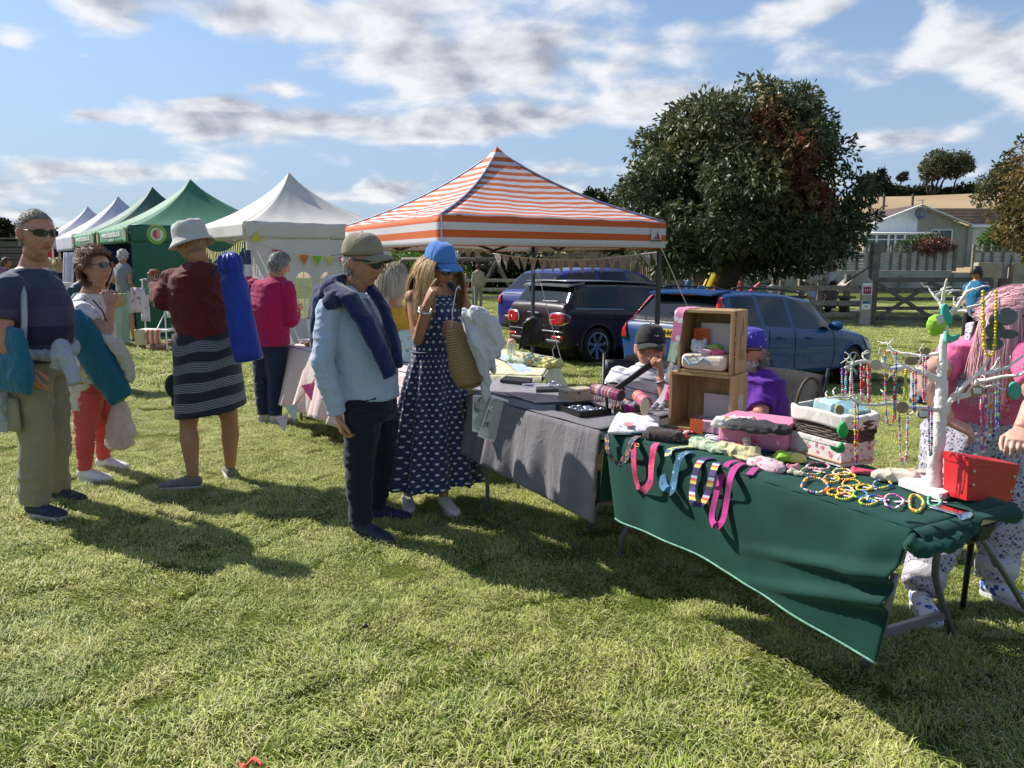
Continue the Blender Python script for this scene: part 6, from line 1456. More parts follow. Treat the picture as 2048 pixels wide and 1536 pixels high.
bandt=Bnd('banded_navy_jersey',[(.25,(.035,.030,.075)),(.25,(.030,.045,.095)),(.25,(.016,.014,.045)),(.25,(.05,.04,.09))],(0,0,1),.44,.1)
F1.Gmt('t_shirt',tb,bandt,disp=Fo(.006,7,20,1.2,3))
lb=MB();lb.rings(TRg([F1['pelvis']-V(0,0,.08),F1['pelvis'],F1['pelvis']+V(0,0,.09)],[(.175,.15),(.185,.15),(.18,.155)],F1.Rt,F1.F));F1.leg('R',(.12,.112,.098,.092,.09,.086,.09),mb=lb);F1.leg('L',(.12,.112,.098,.092,.09,.086,.09),mb=lb)
F1.Gmt('trousers',lb,khaki,disp=Fo(.009,6,18,.8,11))
pk=F1['knR'].lerp(F1['hipR'],.45)-F1.F*.02;sheet(F1.Rt_,'cargo_pocket',lambda u,v:pk+F1.Rt*.125+F1.F*((u-.5)*.17)+V(0,0,.09-.2*v),4,4,khaki,.012)
sh_m=mat('navy_trainer',(.02,.03,.055),.8,var=.3,scale=40);sole_w=mat('white_sole',(.55,.55,.53),.6,var=.1,scale=20);orange_l=pm((.75,.18,.04))
for a,w in(('R',nf),('L',ff)):Sho(F1.Rt_,w,R(-18),sh_m,sole_w,.30,laces=orange_l,w=1.15)
wb=MB();c0=F1['pelvis']+V(0,0,.10);pts=[]
for t in turn(22):pts.append(c0+F1.Rt*(.20*cos(t))+F1.F*(.185*sin(t))+V(0,0,-.05*sin(t)))
wb.tube(pts,.036,10,closed=True,Ft=1.0)
kn=U(122,694,4.42);wb.ball(kn,(.05,.05,.045));wb.tube([kn,U(134,720,4.38),U(150,768,4.36)],[.036,.038,.042],10);wb.tube([kn,U(116,712,4.40),U(112,735,4.42)],[.04,.045,.03],10)
wb.rings([ring(U(42,y,4.52-i*.0),F1.Rt,F1.F,a,.028,20,3)for i,(y,a)in enumerate(((700,.16),(760,.17),(820,.15),(858,.12)))])
F1.Gmt('tied_sweater',wb,greyknit,.008,3,Fo(.008,26,50,.25,5))
tbg=Th('shoulder_bag','teal cloth bag on a pale grey strap at the hip of the man in navy','bag',tuple(U(20,730,4.35)))
bg=MB();bg.rings([ring(U(x,y,4.36),V(cos(R(-25)),sin(R(-25)),0),V(sin(R(25)),cos(R(25)),0),a,b_,24,3.2)for x,y,a,b_ in((18,655,.10,.02),(20,680,.13,.035),(24,720,.145,.05),(27,760,.15,.05),(28,784,.145,.03))])
me=voxel(bg,.01,3);Dsp(me,Fo(.007,16,30,.3,8));LnM('bag_body',me,teal,tbg)
st_pts=[U(46,695,4.33),U(49,640,4.36),U(47,590,4.42),U(38,562,4.46),U(22,555,4.50),U(6,560,4.62),U(0,600,4.8)]
MB().tube(st_pts,[.018,.018,.019,.02,.02,.02,.018],8,Ft=.25,up=(0,1,0)).Bd('strap',greyknit,tbg,Sm=1)
psi=-15
nf,ff=foot(172,962),foot(208,938)
j=dict(pelvis=(186,755),waist=(184,705),chest=(178,655),yoke=(174,612),neck=(178,588),shR=(163,622,-.14),shL=(196,612,.15),elR=(216,672,-.20),wrR=(220,612,-.10),elL=(214,668,.22),wrL=(225,610,.1),hipR=(178,778,-.08),hipL=(196,778,.09))
F2=Fig('woman with short auburn hair, patterned white T-shirt and coral jeans, hand at her chin',5.38,psi,j,skin='fair',base=(nf.x,nf.y));F2.J.update(anR=nf,anL=ff);F2.J['knR']=F2['hipR'].lerp(nf,.5)+F2.F*.02+V(-.03,0,0);F2.J['knL']=F2['hipL'].lerp(ff,.5)+F2.F*.03
hd=Head(U(192,536,5.36),R(-16),R(6),0,1.04,fem=1)
D=[(.16,.125),(.14,.115),(.155,.125),(.15,.09),(.055,.055)]
F2.arm('R',(.046,.045,.042,.036,.038,.03,.022));F2.arm('L',(.046,.045,.042,.036,.038,.03,.022));F2.leg('R');F2.leg('L')
F2.extra.append(HMs(F2['wrR'],V(-.10,.0,1),-F2.Rt-F2.F*.3,-1,.9,.75));F2.extra.append(HMs(F2['wrL'],V(-.25,-.1,.9),V(-.3,-1,0),1,.9,.7))
F2.BBd(D,head=hd);hd.glasses(F2.Rt_,wrap=.4,w=.026,h=.018,sq=2,lens=(.03,.015,.008),fr=.002)
hd.Stn(F2.Rt_,H_aub,5000,.045,lambda X,Y_,Z:Z>(.52 if Y_>.45 else.1 if Y_>.1 else-.72)and not(abs(X)>.8 and Z<.0 and Y_>-.25),lambda X,Y_,Z:(X*.3,-.7 if Z>.3 else-.2,.1 if Z>.5 else-1),2,width=.0015,vol=.032,curl=.35,lift=.012)
tb=MB();tb.rings(F2.torso([(.175,.145),(.16,.135),(.175,.15),(.165,.11),(.075,.07)]));F2.arm('R',mb=tb,part='upper',upto=.52,infl=.024);F2.arm('L',mb=tb,part='upper',upto=.52,infl=.024);tb.ball(F2['shR'],.068)
sketch=Prt('sketched_white_jersey',(.66,.64,.68),[(.10,.11,.26),(.52,.50,.60),(.16,.18,.36)],16,.10,stretch=(1,1,.55))
F2.Gmt('t_shirt',tb,sketch,disp=Fo(.006,9,22,1.2,4))
coral=Clo('coral_denim',(.56,.085,.085),var=.1,scale=6,trans=0)
lb=MB();lb.rings(TRg([F2['pelvis']-V(0,0,.09),F2['pelvis'],F2['pelvis']+V(0,0,.08)],[(.165,.14),(.175,.145),(.16,.135)],F2.Rt,F2.F));F2.leg('R',(.105,.1,.082,.066,.066,.055,.05),mb=lb);F2.leg('L',(.105,.1,.082,.066,.066,.055,.05),mb=lb)
F2.Gmt('jeans',lb,coral,.009,3,Fo(.005,12,30,2.2,9))
whs=mat('white_trainer',(.66,.66,.68),.7,var=.08,scale=60,Bm=.2)
for w in(nf,ff):Sho(F2.Rt_,w,R(-12),whs,sole_w,.27,laces=pm((.7,.7,.7)))
ck=MB();cream=Clo('cream_cardigan',(.60,.56,.48),var=.08)
c0=F2['pelvis']+V(0,0,.08);ck.tube([c0+F2.Rt*(.185*cos(t))+F2.F*(.16*sin(t))for t in turn(18)],.045,10,closed=True)
ck.tube([U(205,672,5.18),U(232,690,5.15),U(252,722,5.15),U(262,752,5.15),U(258,764,5.16)],[.035,.045,.042,.032,.026],10);ck.tube([U(190,665,5.2),U(205,690,5.18)],[.05,.06],10)
ck.rings([ring(U(x,y,5.24),V(1,0,0),V(0,1,0),a,.04,16,2.6)for x,y,a in((172,715,.10),(162,760,.085),(157,800,.06),(156,822,.035))])
F2.Gmt('tied_cardigan',ck,cream,.008,3,Fo(.009,26,50,.25,15))
MB().tube([F2['neck']+V(.02,-.07,-.01),U(186,600,5.2),U(205,622,5.18),U(216,650,5.2)],.006,6).Bd('lanyard',pm((.10,.04,.03)),F2.Rt_)
cb=Th('chair_bag','long teal chair bag slung diagonally across the auburn-haired woman','bag',tuple(U(190,700,5.1)))
a0=U(136,618,5.16);a1=U(244,800,5.12);dx=(a1-a0).normalized();nx=dx.cross(V(0,1,0)).normalized();mb=MB()
for t,w in((0,.035),(.04,.075),(.2,.11),(.5,.125),(.8,.115),(.97,.10),(1.0,.085)):pass
mb.rings([ring(a0.lerp(a1,t),nx,V(0,1,0),w,w*.55,20,2.6)for t,w in((0,.03),(.04,.07),(.2,.105),(.5,.115),(.8,.105),(.97,.09),(1.0,.075))])
me=voxel(mb,.010,3);Dsp(me,Fo(.007,7,18,.6,21));LnM('bag_body',me,teal,cb)
MB().tube([a0,U(138,605,5.25),U(150,588,5.35),U(170,584,5.42)],.012,6,Ft=.4).Bd('strap',teal,cb,Sm=1)
pbm,nt,b=NwM('thin_white_plastic');inp(b,'Base Color',(.72,.66,.66,1));inp(b,'Roughness',.35);inp(b,'Transmission Weight',.0);inp(b,'Alpha',.78);TCl(pbm,.45)
pbg=Th('carrier_bag','thin white plastic carrier bag hanging behind the coral jeans','bag',tuple(U(242,850,5.4)))
mb=MB();mb.rings([ring(U(x,y,5.42),V(1,0,0),V(0,1,0),a,b_,26,2.4)for x,y,a,b_ in((236,792,.02,.015),(240,812,.055,.04),(240,840,.085,.06),(242,868,.10,.075),(240,888,.095,.07),(238,897,.06,.04))],caps=True)
me=voxel(mb,.008,2);Dsp(me,Fo(.010,30,60,.25,31));LnM('bag_body',me,pbm,pbg);MB().cyl(U(238,885,5.42),U(246,868,5.42),.04,n=14).Bd('cup',pm((.6,.42,.35)),pbg)
MB().tube([U(232,800,5.42),U(232,775,5.4),U(236,760,5.38)],.008,5).Bd('handle',pbm,pbg)
psi=152
nf,ff=foot(388,978),foot(462,958)
j=dict(pelvis=(412,715),waist=(412,660),chest=(402,605),yoke=(400,552),neck=(398,524),shL=(348,562,-.06),shR=(446,560,.10),elL=(326,605,-.12),wrL=(312,572,.02),elR=(440,640,.40),wrR=(400,640,.45),hipL=(384,745,-.02),hipR=(440,745,.06))
F3=Fig('man in maroon shirt and pale bucket hat seen from behind, striped towel round his waist',5.18,psi,j,skin='tan',base=(nf.x,nf.y));F3.J.update(anL=nf,anR=ff);F3.J['knL']=F3['hipL'].lerp(nf,.52)+V(-.03,0,0);F3.J['knR']=F3['hipR'].lerp(ff,.52)+V(.03,0,0)
hd=Head(U(383,486,5.16),R(160),R(-14),0,1.06,jaw=1)
D=[(.175,.135),(.18,.145),(.20,.135),(.20,.10),(.065,.065)]
F3.arm('L');F3.arm('R');F3.leg('L',(.095,.088,.07,.056,.064,.05,.037));F3.leg('R',(.095,.088,.07,.056,.064,.05,.037));F3.extra.append(HMs(F3['wrL'],V(-.3,.1,.5),V(1,.3,.2),1,1,.9))
F3.BBd(D,head=hd)
bh=MB();hat_m=Clo('stone_cotton',(.50,.49,.45),var=.05,rough=.9)
rg=[]
for k,(z,r1,r2)in enumerate(((-.012,.128,.150),(.008,.115,.134),(.030,.097,.115),(.034,.095,.113),(.05,.094,.112),(.085,.092,.110),(.118,.084,.100),(.130,.072,.086),(.136,.04,.05),(.137,.002,.002))):
 rg.append([hd.W(r1*1.0*sin(l),-.004+r2*cos(l),z+.006*sin(2*l+1)*(z<.02)+.003*sin(7*l)*(z>.05))for l in turn(40)])
bh.rings(rg,caps=False);bh.Bd('bucket_hat',hat_m,F3.Rt_,Sm=1,Tk=.004)
hd.Stn(F3.Rt_,H_grey,500,.012,lambda X,Y_,Z:-.55<Z<.2 and Y_<.05,lambda X,Y_,Z:(0,-.2,-1),3,width=.0015,vol=.003,base=False)
maroon=Clo('maroon_cotton',(.115,.012,.014),var=.1)
tb=MB();tb.rings(F3.torso([(.20,.16),(.205,.17),(.225,.16),(.215,.12),(.085,.08)]));F3.arm('L',mb=tb,infl=.030);F3.arm('R',mb=tb,infl=.03);tb.ball(F3['shL'],.085);tb.ball(F3['shR'],.085)
F3.Gmt('shirt',tb,maroon,.010,3,Fo(.009,7,20,1.0,7))
sm_=MB();sm_.rings(TRg([F3['pelvis']-V(0,0,.38),F3['pelvis']-V(0,0,.30),F3['pelvis']-V(0,0,.1),F3['pelvis']],[(.19,.14),(.20,.15),(.19,.15),(.18,.15)],F3.Rt,F3.F))
for s_ in 'LR':sm_.tube([F3['hip'+s_],F3['hip'+s_].lerp(F3['kn'+s_],.62)],[.12,.118],14)
F3.Gmt('shorts',sm_,Clo('dark_green_cotton',(.012,.022,.020)),.012,3,Fo(.006,8,20,1,5));MB().ball(U(346,772,5.1),(.05,.06,.08),10,8).Bd('pocket_bulge',Clo('dark_pocket_cotton',(.02,.03,.028)),F3.Rt_,Sm=1)
tw_m,nt,b=NwM('striped_towel');L=nt.links.new;tc=nd(nt,'ShaderNodeTexCoord');sx=nd(nt,'ShaderNodeSeparateXYZ');L(tc.outputs['UV'],sx.inputs[0])
def chain(val,mul,lo):
 a_=nd(nt,'ShaderNodeMath',operation='MULTIPLY');L(val,a_.inputs[0]);inp(a_,1,mul);f_=nd(nt,'ShaderNodeMath',operation='FRACT');L(a_.outputs[0],f_.inputs[0]);g_=nd(nt,'ShaderNodeMath',operation='GREATER_THAN');L(f_.outputs[0],g_.inputs[0]);inp(g_,1,lo);return g_.outputs[0]
big=chain(sx.outputs[1],4.3,.48);fine=chain(sx.outputs[1],52,.55);mu=nd(nt,'ShaderNodeMath',operation='MULTIPLY');L(big,mu.inputs[0]);L(fine,mu.inputs[1])
mx=nd(nt,'ShaderNodeMixRGB');L(mu.outputs[0],mx.inputs[0]);inp(mx,1,(.012,.016,.034,1));inp(mx,2,(.26,.29,.34,1));L(mx.outputs[0],b.inputs['Base Color']);inp(b,'Roughness',.95);inp(b,'Sheen Weight',.2)
def towel(u,v):
 a=u*2*pi*1.05;top=F3['pelvis']+V(0,0,.18);
 tl=.52+.035*sin(a*.5)
 k=1+.16*v+.02*sin(a*3)*v
 c=top-V(0,0,tl*v)+V(.02*v,0,0)
 p=c+F3.Rt*(cos(a)*.215*k)+F3.F*(sin(a)*.172*k)
 return V(p.x,p.y,p.z+.12*(p.x-top.x)*(1-.0*v)+.012*sin(a*5+v*6)*(1-v))
sheet(F3.Rt_,'towel',towel,60,24,tw_m,.008)
gsh=mat('grey_canvas_shoe',(.16,.15,.145),.9,var=.15,scale=30)
Sho(F3.Rt_,nf,R(186),gsh,sole_w,.29,laces=pm((.3,.3,.3)));Sho(F3.Rt_,ff,R(115),gsh,sole_w,.29)
blue=Clo('royal_blue_nylon',(.005,.03,.28),var=.1,rough=.38,Bm=.1,weave=50)
bb=Th('chair_bag','bright blue drawstring chair bag over the shoulder of the man in maroon','bag',tuple(U(478,620,4.98)))
a0,a1=U(457,512,5.00),U(498,722,4.96);dx=(a1-a0).normalized();nx=dx.cross(V(0,1,0)).normalized();ny_=nx.cross(dx);mb=MB()
mb.rings([ring(a0.lerp(a1,t),nx,ny_,w,w*.85,22,2.1)for t,w in((-.03,.02),(-.01,.055),(.03,.078),(.12,.085),(.17,.074),(.22,.082),(.5,.088),(.8,.092),(.97,.095),(1.0,.085))])
me=voxel(mb,.008,2)
def gather(co):
 t=np.array([(Vector(c)-a0).dot(dx)/(a1-a0).length for c in co]);an=np.array([matan2((Vector(c)-a0).dot(nx),(Vector(c)-a0).dot(ny_))for c in co]);return.006*np.cos(an*11)*np.exp(-((t-.02)/.12)**2)+Fo(.006,7,18,.5,77)(co)
Dsp(me,gather);LnM('bag_body',me,blue,bb)
MB().tube([a0+V(-.03,.02,.02),U(440,528,5.08),U(425,545,5.14)],.012,6,Ft=.4).Bd('strap',blue,bb);MB().tube([a0+V(.0,-.085,-.01),a0.lerp(a1,.1)-V(.01,.095,0),a0.lerp(a1,.25)-V(.0,.095,0)],.004,5).Bd('drawstring',M['black'],bb)
psi=62
nf,ff=foot(528,846),foot(552,848)
j=dict(pelvis=(538,690,0),waist=(538,650),chest=(538,610),yoke=(542,568),neck=(552,553),shL=(508,572,.06),shR=(575,576,-.08),elL=(506,620,.1),wrL=(540,640,.35),elR=(583,645,-.05),wrR=(592,622,.2),hipL=(528,700,.03),hipR=(552,700,-.03))
F4=Fig('grey-haired woman in a magenta jumper and dark jeans seen from behind at the pink table',7.4,psi,j,skin='fair',base=(nf.x,nf.y));F4.J.update(anL=nf,anR=ff);F4.J['knL']=F4['hipL'].lerp(nf,.5)+V(-.02,0,0);F4.J['knR']=F4['hipR'].lerp(ff,.5)
hd=Head(U(559,530,7.42),R(40),R(-20),0,.98,fem=1)
D=[(.165,.13),(.16,.13),(.175,.135),(.16,.10),(.055,.055)]
for s_ in 'LR':F4.arm(s_);F4.leg(s_)
F4.extra.append(HMs(F4['wrR'],V(.3,.4,.3),V(-1,.3,0),1,.92,.6,vox=.006));F4.BBd(D,head=hd,vox=.012)
hd.Stn(F4.Rt_,H_silver,1500,.035,lambda X,Y_,Z:Z>(.5 if Y_>.4 else 0 if Y_>0 else-.62),lambda X,Y_,Z:(X*.4,-.3,-.3 if Z>.6 else-1),5,width=.003,vol=.02,curl=.3)
tb=MB();tb.rings(F4.torso([(.20,.165),(.19,.165),(.205,.165),(.19,.125),(.08,.075)]));F4.arm('L',mb=tb,infl=.024);F4.arm('R',mb=tb,infl=.024);tb.ball(F4['shL'],.075);tb.ball(F4['shR'],.075)
F4.Gmt('jumper',tb,Clo('magenta_knit',(.33,.006,.075),var=.06),.012,3,Fo(.007,7,20,1.2,17))
denim=Clo('dark_denim',(.010,.020,.055),var=.2,scale=9)
lb=MB();lb.rings(TRg([F4['pelvis']-V(0,0,.09),F4['pelvis'],F4['pelvis']+V(0,0,.12)],[(.165,.14),(.175,.145),(.165,.14)],F4.Rt,F4.F));
for s_ in 'LR':F4.leg(s_,(.11,.105,.085,.072,.075,.066,.062),mb=lb)
F4.Gmt('jeans',lb,denim,.012,3,Fo(.005,10,25,1.6,2))
for w in(nf,ff):Sho(F4.Rt_,w,R(20),mat('pale_plimsoll',(.45,.42,.38),.8),sole_w,.26)
psi=-14
nf,ff=foot(722,1072),foot(750,1038)
j=dict(pelvis=(738,795),waist=(726,735),chest=(712,668),yoke=(692,606),neck=(696,582),shR=(660,622,-.16),shL=(735,612,.20),elR=(644,725,-.22),wrR=(675,826,-.17),elL=(745,720,.32),wrL=(768,790,.24),hipR=(728,815,-.09),hipL=(756,812,.10))
F5=Fig('man in a beige cap, navy jumper round his shoulders over a pale blue shirt',4.3,psi,j,skin='tan',base=(nf.x,nf.y));F5.J.update(anR=nf,anL=ff);F5.J['knR']=F5['hipR'].lerp(nf,.47)+V(-.02,-.0,0);F5.J['knL']=F5['hipL'].lerp(ff,.48)+F5.F*.05
hd=Head(U(726,526,4.28),R(-22),R(-8),0,1.12,jaw=.9,nose=1.25,fat=.1)
D=[(.16,.13),(.17,.16),(.185,.145),(.18,.10),(.07,.07)]
F5.arm('R');F5.arm('L');F5.leg('R');F5.leg('L')
F5.extra.append(HMs(F5['wrR']+V(.005,0,-.02),V(.22,-.02,-1),V(1,.35,0),1,1.02,.62,thumb=.5));F5.BBd(D,head=hd)
hd.glasses(F5.Rt_,wrap=.45,w=.029,h=.021,sq=3.0,lens=(.015,.008,.009),fr=.005)
beige=Clo('beige_cotton_twill',(.27,.235,.17),var=.12,scale=20,rough=.9)
cp=hd.cap(F5.Rt_,beige,tilt=R(7),dz=.012,size=1.0,blen=.072);q=hd.q
MB().bar(q(.0,-.105,.030),q(.01,-.175,.022),.022,.004).Bd('cap_strap',beige,cp)
for sx_ in(-.06,.06):MB().ball(q(sx_,-.05,.085),.003,6,4).Bd('eyelet',pm((.4,.4,.38)),cp)
hd.Stn(F5.Rt_,H_grey,900,.028,lambda X,Y_,Z:-.5<Z<.25 and Y_<.12 and not(abs(X)>.88 and Y_>-.2 and Z<.1),lambda X,Y_,Z:(0,-.5,-.9),6,width=.002,vol=.007,curl=.3)
tb=MB();tb.rings(F5.torso([(.178,.165),(.185,.19),(.198,.168),(.188,.118),(.088,.08)]));F5.arm('R',mb=tb,infl=.020,r=(.05,.05,.044,.042,.043,.038,.032));F5.arm('L',mb=tb,infl=.03);tb.ball(F5['shR'],.082);tb.ball(F5['shL'],.08)
tb.tube([F5['neck']+V(0,0,-.02),F5['neck']+V(.005,0,.025)],[.085,.076],16)
lblue=Clo('pale_blue_linen',(.36,.45,.60),var=.05,scale=6,trans=.0,rough=.85)
def shirtfold(co):return Fo(.0048,9,30,1.5,41)(co)
F5.Gmt('shirt',tb,lblue,.008,2,shirtfold)
cl=MB();nk=F5['neck']
cl.grid(lambda u,v:nk+F5.F*(.085+.03*v-.11*abs(u-.5))+F5.Rt*((u-.5)*.17)+V(0,0,.035-.075*v-.02*(1-abs(2*u-1))*(1-v)),12,4);cl.Bd('collar',lblue,F5.Rt_,Sm=1,Tk=.004)
nvy=Clo('navy_wool',(.008,.016,.075),var=.12,scale=10,sheen=.35,rough=.95)
cap_=MB();Yc=4.3
cap_.tube([U(636,695,Yc-.02),U(634,650,Yc-.03),U(645,605,Yc-.04),U(668,572,Yc-.02),U(690,566,Yc-.05)],[.048,.058,.075,.085,.07],14,Ft=.8)
cap_.tube([U(668,580,Yc-.12),U(700,598,Yc-.20),U(730,642,Yc-.24),U(762,705,Yc-.24),U(780,752,Yc-.22)],[.075,.066,.056,.056,.05],14,Ft=.62)
cap_.tube([U(690,564,Yc+.02),U(738,572,Yc+.05),U(770,620,Yc-.02),U(790,690,Yc-.04),U(798,735,Yc-.05)],[.06,.05,.05,.048,.035],14,Ft=.7)
cap_.tube([U(640,640,Yc+.12),U(650,590,Yc+.12),U(690,560,Yc+.1)],[.09,.1,.07],14,Ft=.8)
cap_.tube([U(655,610,Yc-.20),U(676,596,Yc-.22)],[.045,.055],12)
F5.Gmt('draped_jumper',cap_,nvy,.009,4,Fo(.0055,12,30,.5,51))
lb=MB();lb.rings(TRg([F5['pelvis']-V(0,0,.12),F5['pelvis'],F5['pelvis']+V(0,0,.10)],[(.165,.14),(.175,.15),(.165,.145)],F5.Rt,F5.F));
for s_ in 'RL':F5.leg(s_,(.115,.108,.09,.078,.078,.07,.068),mb=lb)
F5.Gmt('trousers',lb,Clo('navy_chino',(.009,.011,.026),var=.15),.010,3,Fo(.008,8,22,1.7,61))
nsh=mat('navy_knit_trainer',(.016,.024,.05),.85,var=.35,scale=50)
Sho(F5.Rt_,nf,R(-35),nsh,mat('navy_sole',(.05,.055,.07),.8),.29,laces=pm((.05,.06,.1)));Sho(F5.Rt_,ff,R(-12),nsh,mat('navy_sole_b',(.05,.055,.07),.8),.29)
psi=-52
nf,ff=foot(815,1014),foot(888,1020)
j=dict(pelvis=(866,770),waist=(868,702),chest=(872,640),yoke=(872,590),neck=(876,572),shR=(826,596,-.04),shL=(920,592,.06),elR=(836,682,-.15),wrR=(853,606,-.26),elL=(948,650,.0),wrL=(922,655,-.20),hipR=(848,800,0),hipL=(884,800,0))
F6=Fig('blonde woman in a blue baseball cap and navy polka-dot dress, hand raised to her face',4.72,psi,j,skin='tan',base=((nf.x+ff.x)/2,(nf.y+ff.y)/2));F6.J.update(anR=nf,anL=ff);F6.J['knR']=F6['hipR'].lerp(nf,.5);F6.J['knL']=F6['hipL'].lerp(ff,.5)
hd=Head(U(880,534,4.68),R(-46),R(-18),0,1.04,fem=1)
D=[(.16,.125),(.12,.10),(.15,.12),(.155,.085),(.052,.055)]
rw=(.044,.042,.038,.034,.034,.028,.021)
F6.arm('R',rw);F6.arm('L',rw);F6.leg('R',(.08,.075,.06,.048,.05,.038,.03));F6.leg('L',(.08,.075,.06,.048,.05,.038,.03))
F6.extra.append(HMs(F6['wrR'],V(.42,-.12,.95),V(.6,.35,-.35),1,.95,.85,point=.12,thumb=.8,vox=.003));F6.extra.append(HMs(F6['wrL'],V(-.9,-.25,.12),V(-.1,.7,-.3),1,.95,.95,vox=.003))
F6.BBd(D,head=hd,vox=.008);hd.glasses(F6.Rt_,wrap=.35,w=.031,h=.025,sq=2.0,lens=(.012,.007,.006),frame=(.02,.01,.008),fr=.004)
capb=Clo('cornflower_cotton',(.075,.21,.55),var=.07,scale=14);cp=hd.cap(F6.Rt_,capb,tilt=R(5),dz=.010,blen=.085);q=hd.q
for ch,dx_,dy_ in(('N',0,0),('Y',0,.002)):
 Txt(ch,.052,pm((.75,.75,.78)),cp,q(-.030,.098+dy_,.085+.004*(ch=='Y')),q(1,-.0,0)-q(0,0,0)+(q(0,1,0)-q(0,0,0))*.3,q(0,-.42,1)-q(0,0,0),'embroidered_letter',ext=.0015)
def Lhr(fig,hd,mt,n,Lf,seed,where,wind=(0,0,0),name='hair',width=.0035,spread=.05,seg=9,down=1.0,out=.8):
 r_=np.random.default_rng(seed);mb=MB();tint=[];cnt=0;tr_=0
 while cnt<n and tr_<n*10:
  tr_+=1;d=r_.normal(0,1,3);d/=np.linalg.norm(d)
  if not where(*d):continue
  cnt+=1;p=hd.dir_pt(*d,.006+.010*r_.random());nrm=(hd.r*d[0]+hd.f*d[1]+hd.u*d[2]);L0=Lf(*d)*r_.uniform(.75,1.1)
  vel=(nrm*out+V(0,0,-.4)).normalized();wob=r_.uniform(0,6.28);tv=r_.uniform(.6,1.35);w=width*r_.uniform(.6,1.4);pts=[p];st_=L0/seg;w1=V(*r_.normal(0,1,3))*spread
  hc=hd.W(0,-.01,0)
  for k in range(seg):
   t=(k+1)/seg;g=V(0,0,-1)*down+V(*wind)*t+w1*sin(t*5+wob)*3;vel=(vel*.55+g*.45*(0.6+t)).normalized();pn=pts[-1]+vel*st_
   rel=pn-hc;lx,lz=rel.dot(hd.r),rel.dot(hd.u);ly=rel.dot(hd.f);e=(lx/.092)**2+(ly/.112)**2+(lz/.128)**2
   if e<1:pn=hc+rel*(1/msqrt(max(e,.05)))
   if pn.z<fig['yoke'].z+.12:
    rl=pn-fig['yoke'];rx,rf=rl.dot(fig.Rt),rl.dot(fig.F);e=(rx/.19)**2+(rf/.125)**2
    if e<1:sgn=1 if rf>-.02 else-1;pn=pn+fig.F*((msqrt(max(0,1-(rx/.19)**2))*.125-abs(rf))*sgn*.7)
   pts.append(pn)
  b0=len(mb.v)
  for k,pt in enumerate(pts):
   t=k/seg;tg=(pts[min(k+1,seg)]-pts[max(k-1,0)]).normalized();sd=tg.cross((pt-hc).normalized());sd=sd.normalized()if sd.length>1e-4 else hd.r;ww=w*(1-.6*t)
   mb.v+=[tuple(pt-sd*ww),tuple(pt+(pt-hc).normalized()*ww*.5),tuple(pt+sd*ww)];tint+=[tv*.9,tv,tv*.9]
  for k in range(seg):
   a=b0+3*k;mb.f+=[(a,a+1,a+4,a+3),(a+1,a+2,a+5,a+4)]
 mb.m=[0]*len(mb.f);o=mb.Bd(name,mt,fig.Rt_,Sm=1);at=o.data.attributes.new('tint','FLOAT','POINT');at.data.foreach_set('value',tint);return o
hd.Stn(F6.Rt_,H_blond,10,.03,lambda X,Y_,Z:(Y_<.25 and-.65<Z<.35),lambda X,Y_,Z:(0,0,-1),8,vol=.012,name='hair_base')
Lhr(F6,hd,H_blond,3600,lambda X,Y_,Z:.33+.06*Z,9,lambda X,Y_,Z:(Y_<.30 or abs(X)>.80)and-.45<Z<.38 and Y_<.45,wind=(-.16,0,0),spread=.05,width=.0016)
dot,nt,b=NwM('navy_polka_dot_cotton');L=nt.links.new;tc=nd(nt,'ShaderNodeTexCoord')
mp=nd(nt,'ShaderNodeMapping');inp(mp,'Scale',(30,26,1));L(tc.outputs['UV'],mp.inputs[0]);sx=nd(nt,'ShaderNodeSeparateXYZ');L(mp.outputs[0],sx.inputs[0])
def mth(op,a,b_=None):
 n_=nd(nt,'ShaderNodeMath',operation=op)
 for i,s_ in enumerate((a,b_)):
  if s_ is None:continue
  if isinstance(s_,(int,float)):inp(n_,i,s_)
  else:L(s_,n_.inputs[i])
 return n_.outputs[0]
row=mth('FLOOR',sx.outputs[1]);sh_=mth('MULTIPLY',mth('MODULO',row,2),.5);fx=mth('SUBTRACT',mth('FRACT',mth('ADD',sx.outputs[0],sh_)),.5);fy=mth('SUBTRACT',mth('FRACT',sx.outputs[1]),.5)
dd=mth('SQRT',mth('ADD',mth('MULTIPLY',fx,fx),mth('MULTIPLY',fy,fy)));ms_=mth('LESS_THAN',dd,.20)
mx=nd(nt,'ShaderNodeMixRGB');L(ms_,mx.inputs[0]);inp(mx,1,(.014,.022,.085,1));inp(mx,2,(.55,.56,.54,1));L(mx.outputs[0],b.inputs['Base Color']);inp(b,'Roughness',.7);inp(b,'Sheen Weight',.2)
wv=nd(nt,'ShaderNodeTexNoise');inp(wv,'Scale',240);L(tc.outputs['Object'],wv.inputs[0]);bp=nd(nt,'ShaderNodeBump');inp(bp,'Strength',.15);inp(bp,'Distance',.004);L(wv.outputs[0],bp.inputs['Height']);L(bp.outputs[0],b.inputs['Normal'])
wz_=F6['waist'];hem=U(866,962,4.72);fem_c=lambda v:wz_.lerp(V(hem.x,hem.y,hem.z),v)
def skirt(u,v):
 a=2*pi*u;rr_=.128+(.295-.128)*(v**.78);pl=.012+.026*v;r2=rr_+pl*(sin(a*11+1.2*sin(a*2))*.8+.5*sin(a*5+2))*min(1,v*3+.25)
 fr=.035*max(0,v-.93)/.07*sin(a*40)*.4
 c=fem_c(v);return c+F6.Rt*(cos(a)*(r2+fr))+F6.F*(sin(a)*(r2*.86+fr))+V(.0,0,-.012*sin(a*3)*v)
mb=MB();mb.grid(skirt,150,46);sk=mb.Bd('dress_skirt',dot,F6.Rt_,Sm=1,Tk=.003)
